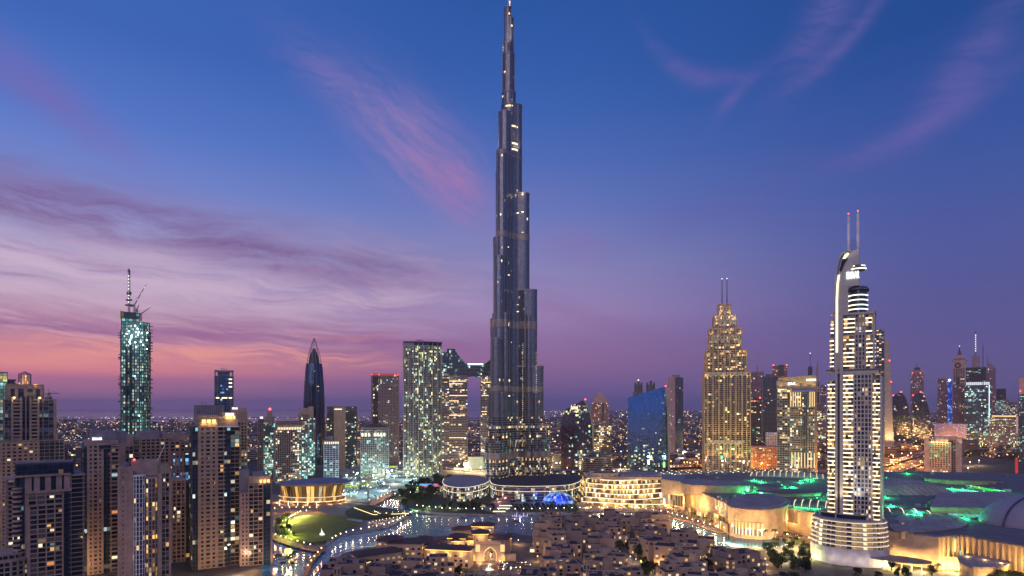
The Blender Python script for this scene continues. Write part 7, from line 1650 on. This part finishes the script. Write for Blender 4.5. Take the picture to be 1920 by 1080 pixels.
for (P, L, Rr), n, z_, l_, gr in ((HW, 90, 3, 'car with its lights on, on the wide highway at the right', 'cars on the wide highway'), (HW2, 30, 6, 'car with its lights on, on the upper highway lane', 'cars on the upper lane'), (HW3, 40, 6, 'car with its lights on, on the highway behind the mall', 'cars behind the mall'), (HW4, 40, 1, 'car on the boulevard behind the tallest tower', 'cars on the boulevard')):
    for i in range(n):
        j = R.uniform(0, len(P)-1.01); k = int(j); f_ = j-k; t = R.choice((.12, .24, .38, .62, .76, .88)); q = []
        for kk in (k, k+1): q.append(Vector(L[kk])*(1-t)+Vector(Rr[kk])*t)
        d = q[1]-q[0]; p = q[0]+d*f_; car(p.x, p.y, z_+.05, math.atan2(d.y, d.x)+(PI if t > .5 else 0), l_, gr)
for k in range(16):
    x_, y_ = G(R.uniform(925, 990), R.uniform(1056, 1074)); car(x_, y_, .8, R.uniform(-.5, .2), 'car parked in the gate courtyard of the old town', 'cars in the gate courtyard')

# ================================================================ sculpture, boats, little bridge, crowd
x_, y_ = G(604, 1004, 2); g = thing('winged_sculpture', 'small white lit winged sculpture standing on the lawn', 'sculpture', (x_, y_, 2.1)); ws = emit('sculpture_white', (1, .97, .85), 1.6)
MB().prism(ell(0, 0, 2.2, 1.6, 12), 0, .6).build('plinth', white_p, g); w_ = MB()
for a, h in ((-.5, 8), (0, 6), (.5, 4.6), (1.1, 3.4), (-1.1, 3.4), (-2, 2.2), (2, 2.2)): w_.tube((a, 0, .6), (a*1.4, 0, h), .5, .08, 5)
w_.build('wings', ws, g); lamp_light((0, -2.5, 2.), 500, (1, .95, .8), .3, g)
x_, y_ = G(1290, 1009, 3); g = thing('foot_bridge', 'golden lit stone foot bridge with small pavilions over the mall pond', 'bridge', (x_, y_, .5), -.25)
m = MB().bx(-26, 26, -2, 2, 1.6, 2.4)
for a in (-22, -12, 12, 22): m.bx(a-2.2, a+2.2, -2.4, 2.4, 2.4, 7).bx(a-2.8, a+2.8, -3, 3, 7, 7.6)
m.build('deck', ad, g)
for a in (-22, -12, 12, 22):
    MB().extr([(a-1.3, 2.8), (a+1.3, 2.8), (a+1.3, 5), (a, 6.4), (a-1.3, 5)], -2.6, -2.45).build('arch_opening', emit('bridge_gold', (1, .65, .15), 2), g); lamp_light((a, -6, 3), 1800, GOLD, .4, g)
MB().bx(-26, 26, -2.3, -2.1, 2.6, 3.0).build('rail_light', eS2, g)
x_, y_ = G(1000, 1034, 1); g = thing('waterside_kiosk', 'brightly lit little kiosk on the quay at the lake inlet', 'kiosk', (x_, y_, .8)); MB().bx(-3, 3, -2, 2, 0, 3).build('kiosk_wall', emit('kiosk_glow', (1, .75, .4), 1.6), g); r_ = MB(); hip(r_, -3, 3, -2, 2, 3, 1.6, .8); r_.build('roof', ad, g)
for k, (a, b) in enumerate(((870, 972), (968, 978), (1010, 1000), (920, 973))):
    x_, y_ = G(a, b); g = thing('boat', ['small wooden boat on the lake left of the palace tower', 'small wooden boat in mid lake beside the floating fountain', 'small wooden boat close to the lake inlet quay', 'small wooden boat behind the golden palace tower'][k], 'boat', (x_, y_, .1), R.uniform(0, 3))
    MB().loft([[(-4, 0, 0), (-2, -.9, 0), (2, -.9, 0), (4.4, 0, .4), (2, .9, 0), (-2, .9, 0)], [(-4.6, 0, 1.4), (-2.2, -1.4, 1), (2.2, -1.4, 1), (5.4, 0, 2), (2.2, 1.4, 1), (-2.2, 1.4, 1)]]).build('hull', pbr('boat_wood', (.16, .08, .04), .6), g); MB().bx(-2.4, 2.4, -1.2, 1.2, 2.6, 2.75).bx(-2.2, -2.1, -1, -.9, 1, 2.6).bx(2.1, 2.2, -1, -.9, 1, 2.6).build('canopy', white_p, g)
def crowd():
    m = MB(); Q = [[G(a, b) for a, b in pl] for pl in (((1200, 958), (1290, 975), (1350, 996), (1420, 1000), (1500, 1010), (1500, 990), (1380, 978), (1285, 952)), ((1380, 1004), (1500, 1018), (1520, 1012), (1400, 996)), ((950, 960), (1060, 960), (1060, 955), (950, 955)), ((690, 990), (760, 975), (740, 972), (690, 982)), ((500, 1004), (560, 1022), (540, 1016), (506, 1000)))]
    for P, n in zip(Q, (1100, 300, 120, 160, 40)):
        x0, x1 = min(p[0] for p in P), max(p[0] for p in P); y0, y1 = min(p[1] for p in P), max(p[1] for p in P); k = 0
        while k < n:
            p = (R.uniform(x0, x1), R.uniform(y0, y1))
            if not inside(p, P): continue
            k += 1; i = R.randrange(4); m.tube((p[0], p[1], 1.2), (p[0], p[1], 2.55), .16, .27, 5, i).ball((p[0], p[1], 2.8), .14, 5, 3, 4)
    m.build('crowd', [pbr('cloth_dark', (.04, .04, .06), .8), pbr('cloth_white', (.6, .58, .55), .8), pbr('cloth_red', (.35, .08, .08), .8), pbr('cloth_blue', (.1, .14, .3), .8), pbr('skin', (.35, .2, .14), .6)], None, kind='stuff', label='crowd of people along the lake promenades', cat='crowd')
crowd()

# ================================================================ mid-distance low city and far city
def city():
    prot = []
    pal = [pbr('far_wall_a', (.30, .22, .20), .8), pbr('far_wall_b', (.24, .20, .21), .8), pbr('far_wall_c', (.36, .29, .25), .8), pbr('far_wall_d', (.16, .15, .18), .8)]
    fg = [glz('far_window_warm', (.04, .03, .03), .16, 'gold', 1.4), glz('far_window_mix', (.04, .04, .05), .14, 'warm', 1.4), glz('far_window_amber', (.04, .04, .05), .12, 'gold', 1.2)]
    for k in range(12):
        r = random.Random(k); w_, d_, h = r.uniform(22, 60), r.uniform(18, 40), r.choice((8, 12, 16, 16, 24, 34)); m = MB(); m.prism(rect(0, 0, w_, d_), 0, h, 4.5, 4, 0, 1)
        for j in range(int(h/4)): m.prism(off(rect(0, 0, w_, d_), .3), j*4+3.1, j*4+4.1, m=1, bot=True)
        m.bx(-w_*.3, w_*.1, -d_*.2, d_*.3, h, h+3, 1); prot.append((m, m.mesh('building', [fg[k % 3], pal[k % 4]])))
    used = []
    def free(x_, y_, rad):
        px_ = 960+F*x_/y_
        for o in bigs:
            if (o[0]-x_)**2+(o[1]-y_)**2 < (o[2]+rad)**2: return False
        return True
    bigs = []
    for o in bpy.data.objects:
        if o.parent is None and o.get('category') in ('tower', 'office', 'hotel', 'skyscraper', 'hall', 'building'): bigs.append((o.location.x, o.location.y, 42))
    for P, L, Rr in (HW, HW2, HW3, HW4):
        for p in P[::2]: bigs.append((p[0], p[1], 30))
    n = 0; rest = MB(); 
    zone = []
    for _ in range(5200):
        py_ = 771+110*R.random()**1.8; px_ = R.uniform(-30, 1950); D = 135*F/(py_-HY)
        if D > 6000 and px_ < 1000: continue
        if D < 1130 and not (630 < px_ < 1050): continue
        if D < 1300 and (px_ < 640 or px_ > 1300): continue
        if px_ < 640 and D < 1500: continue
        x_ = X(px_, D); r_ = R.uniform(-.3, .3)
        if not free(x_, D, 28): continue
        if D < 2600 and R.random() < .5: continue
        if 1660 < px_ and D < 1700: continue
        bigs.append((x_, D, 20)) if D < 3500 else None
        zone.append((D, x_, r_))
    zone.sort()
    for i, (D, x_, r_) in enumerate(zone):
        k = R.randrange(12); s_ = R.uniform(.7, 1.25)
        if i < 280:
            far = ('between the big towers' if D < 1700 else 'beyond the highway' if D < 2600 else 'in the far suburbs'); side = 'left' if x_ < -500 else 'centre' if x_ < 500 else 'right'
            o = link_obj('low_building', prot[k][1], None, (x_, D, 0), r_, label=f'small lit low building {far} on the {side}', cat='building', group=f'low buildings {far}, {side}'); o.scale = (s_,)*3
        else:
            m = prot[k][0]; n0 = len(rest.v); ca, sa = math.cos(r_)*s_, math.sin(r_)*s_
            rest.v += [(x_+p[0]*ca-p[1]*sa, D+p[0]*sa+p[1]*ca, p[2]*s_) for p in m.v]; u_ = i*13
            rest.f += [tuple(a+n0 for a in f_) for f_ in m.f]; rest.uv += [(a+u_, b) for a, b in m.uv]; rest.m += [a+(0 if k % 3 == 0 else 2 if k % 3 == 1 else 4) for a in m.m]
    print('city', len(zone))
    rest.build('far_city', [fg[0], pal[0], fg[1], pal[1], fg[2], pal[2]], None, kind='stuff', label='distant low city sprawl of lit buildings', cat='city')
    # far lights
    m = MB()
    for _ in range(3200):
        py_ = 771+95*R.random()**1.6; px_ = R.uniform(-20, 1940); D = 135*F/(py_-HY)
        if px_ < 950 and D > 6200: continue
        if D < 1500 and px_ < 640: continue
        if 1655 > px_ > 1060 and D < 1500: continue
        if px_ > 1655 and D < 1350: continue
        s_ = D/1900*R.uniform(.5, 1.25)*R.choice((1, 1, 1, 1.6)); i = R.choices((0, 1, 2, 3, 4), (6, 5, 2, .7, .3))[0]; x_ = X(px_, D); z_ = R.uniform(5, 16)
        m.ball((x_, D, z_), s_, 4, 2, i)
    for _ in range(260):
        px_ = R.uniform(100, 760); D = R.choice((7700, 7900, 9100, 8400)); s_ = D/2600*R.uniform(.4, 1); x_ = X(px_, D)
        m.ball((x_, D, 6), s_, 4, 2, R.choice((0, 3)))
    m.build('city_lights', [emit('far_warm', (1, .66, .30), 4), emit('far_orange', (1, .42, .14), 4), emit('far_cream', (1, .85, .6), 5), emit('far_white', (.8, .95, 1), 5), emit('far_red', (1, .1, .1), 4)], None, kind='stuff', label='countless distant city lights', cat='lights')
    m = MB()
    for k in range(26):
        x0, y0 = X(R.uniform(60, 1900), 1), 0; D0 = R.uniform(1700, 5600); x0 *= D0; an = R.choice((.1, .2, -.1, 1.2, 1.4, .5, 2.6)); L_n = int(R.uniform(10, 34)); c_ = R.choice((0, 0, 1))
        if D0 > 4200 and x0 < 0: continue
        for i in range(L_n):
            x_, y_ = x0+math.cos(an)*i*44, D0+math.sin(an)*i*44
            if y_ < 1650 or (x_ < 0 and y_ > 5500): continue
            m.ball((x_, y_, 10), y_/1900*.9, 4, 2, c_)
    m.build('road_lights', [emit('far_orange2', (1, .46, .14), 5), emit('far_cream2', (1, .82, .5), 5)], None, kind='stuff', label='strings of street lights along distant roads', cat='lights')
    # individual nearer lamps amid the towers
    for k in range(46):
        z = R.choice(((560, 760, 868, 900), (760, 920, 868, 892), (1030, 1180, 872, 892), (1660, 1900, 868, 890), (1240, 1330, 850, 878), (860, 920, 850, 890), (1100, 1250, 845, 885)))
        px_, py_ = R.uniform(z[0], z[1]), R.uniform(z[2], z[3]); x_, y_ = G(px_, py_); zn = 'left' if px_ < 760 else 'middle' if px_ < 1240 else 'right'
        lamp(x_, y_, 0, f'warm street lamp among the buildings in the {zn} of the scene', f'street lamps, {zn}', R.choice((LW, LO, LW, LWh)), R.uniform(1., 2.), 26000 if k % 3 == 0 else 0, R.choice(((1, .5, .18), (1, .7, .35), (1, .75, .4))))
city()
for x_, D, p, c_ in ((1283, 1250, 260000, (1, .8, .95)),):
    x0, y0 = G(1283, 858); g = thing('floodlight_mast', 'dazzling white pink floodlight on a mast right of the blue glass tower', 'floodlight', (x0, y0, 0)); MB().tube((0, 0, 0), (0, 0, 12), .5).build('mast', dsteel, g); MB().ball((0, 0, 13), 4.4, 10, 6).build('lamp_head', emit('dazzle', (1, .85, 1), 12), g); lamp_light((0, -8, 14), 260000, (1, .8, 1), 2, g)
x0, y0 = G(1906, 905); g = thing('lattice_mast', 'red lit lattice mast near the right edge', 'mast', (x0, y0, 0)); m = MB(); hh = Z(858, y0)
for a in (-1.2, 1.2):
    for b in (-1.2, 1.2): m.tube((a, b, 0), (a, b, hh), .3, n=4)
for k in range(int(hh/3)): m.tube((-1.2, -1.2, k*3), (1.2, -1.2, k*3+3), .2, n=4)
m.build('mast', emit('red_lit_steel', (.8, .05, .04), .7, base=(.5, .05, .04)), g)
# ================================================================ haze
HZ = True
if HZ:
    hm = bpy.data.materials.new('haze_air'); hm.use_nodes = True; t = hm.node_tree; t.nodes.clear(); v = t.nodes.new('ShaderNodeVolumePrincipled')
    v.inputs['Color'].default_value = (.86, .74, .92, 1); v.inputs['Density'].default_value = 0.000032; v.inputs['Anisotropy'].default_value = .2
    t.links.new(v.outputs[0], t.nodes.new('ShaderNodeOutputMaterial').inputs['Volume'])
    MB().bx(-62000, 62000, -6000, 62000, -12, 860).build('haze', hm, None, kind='stuff')
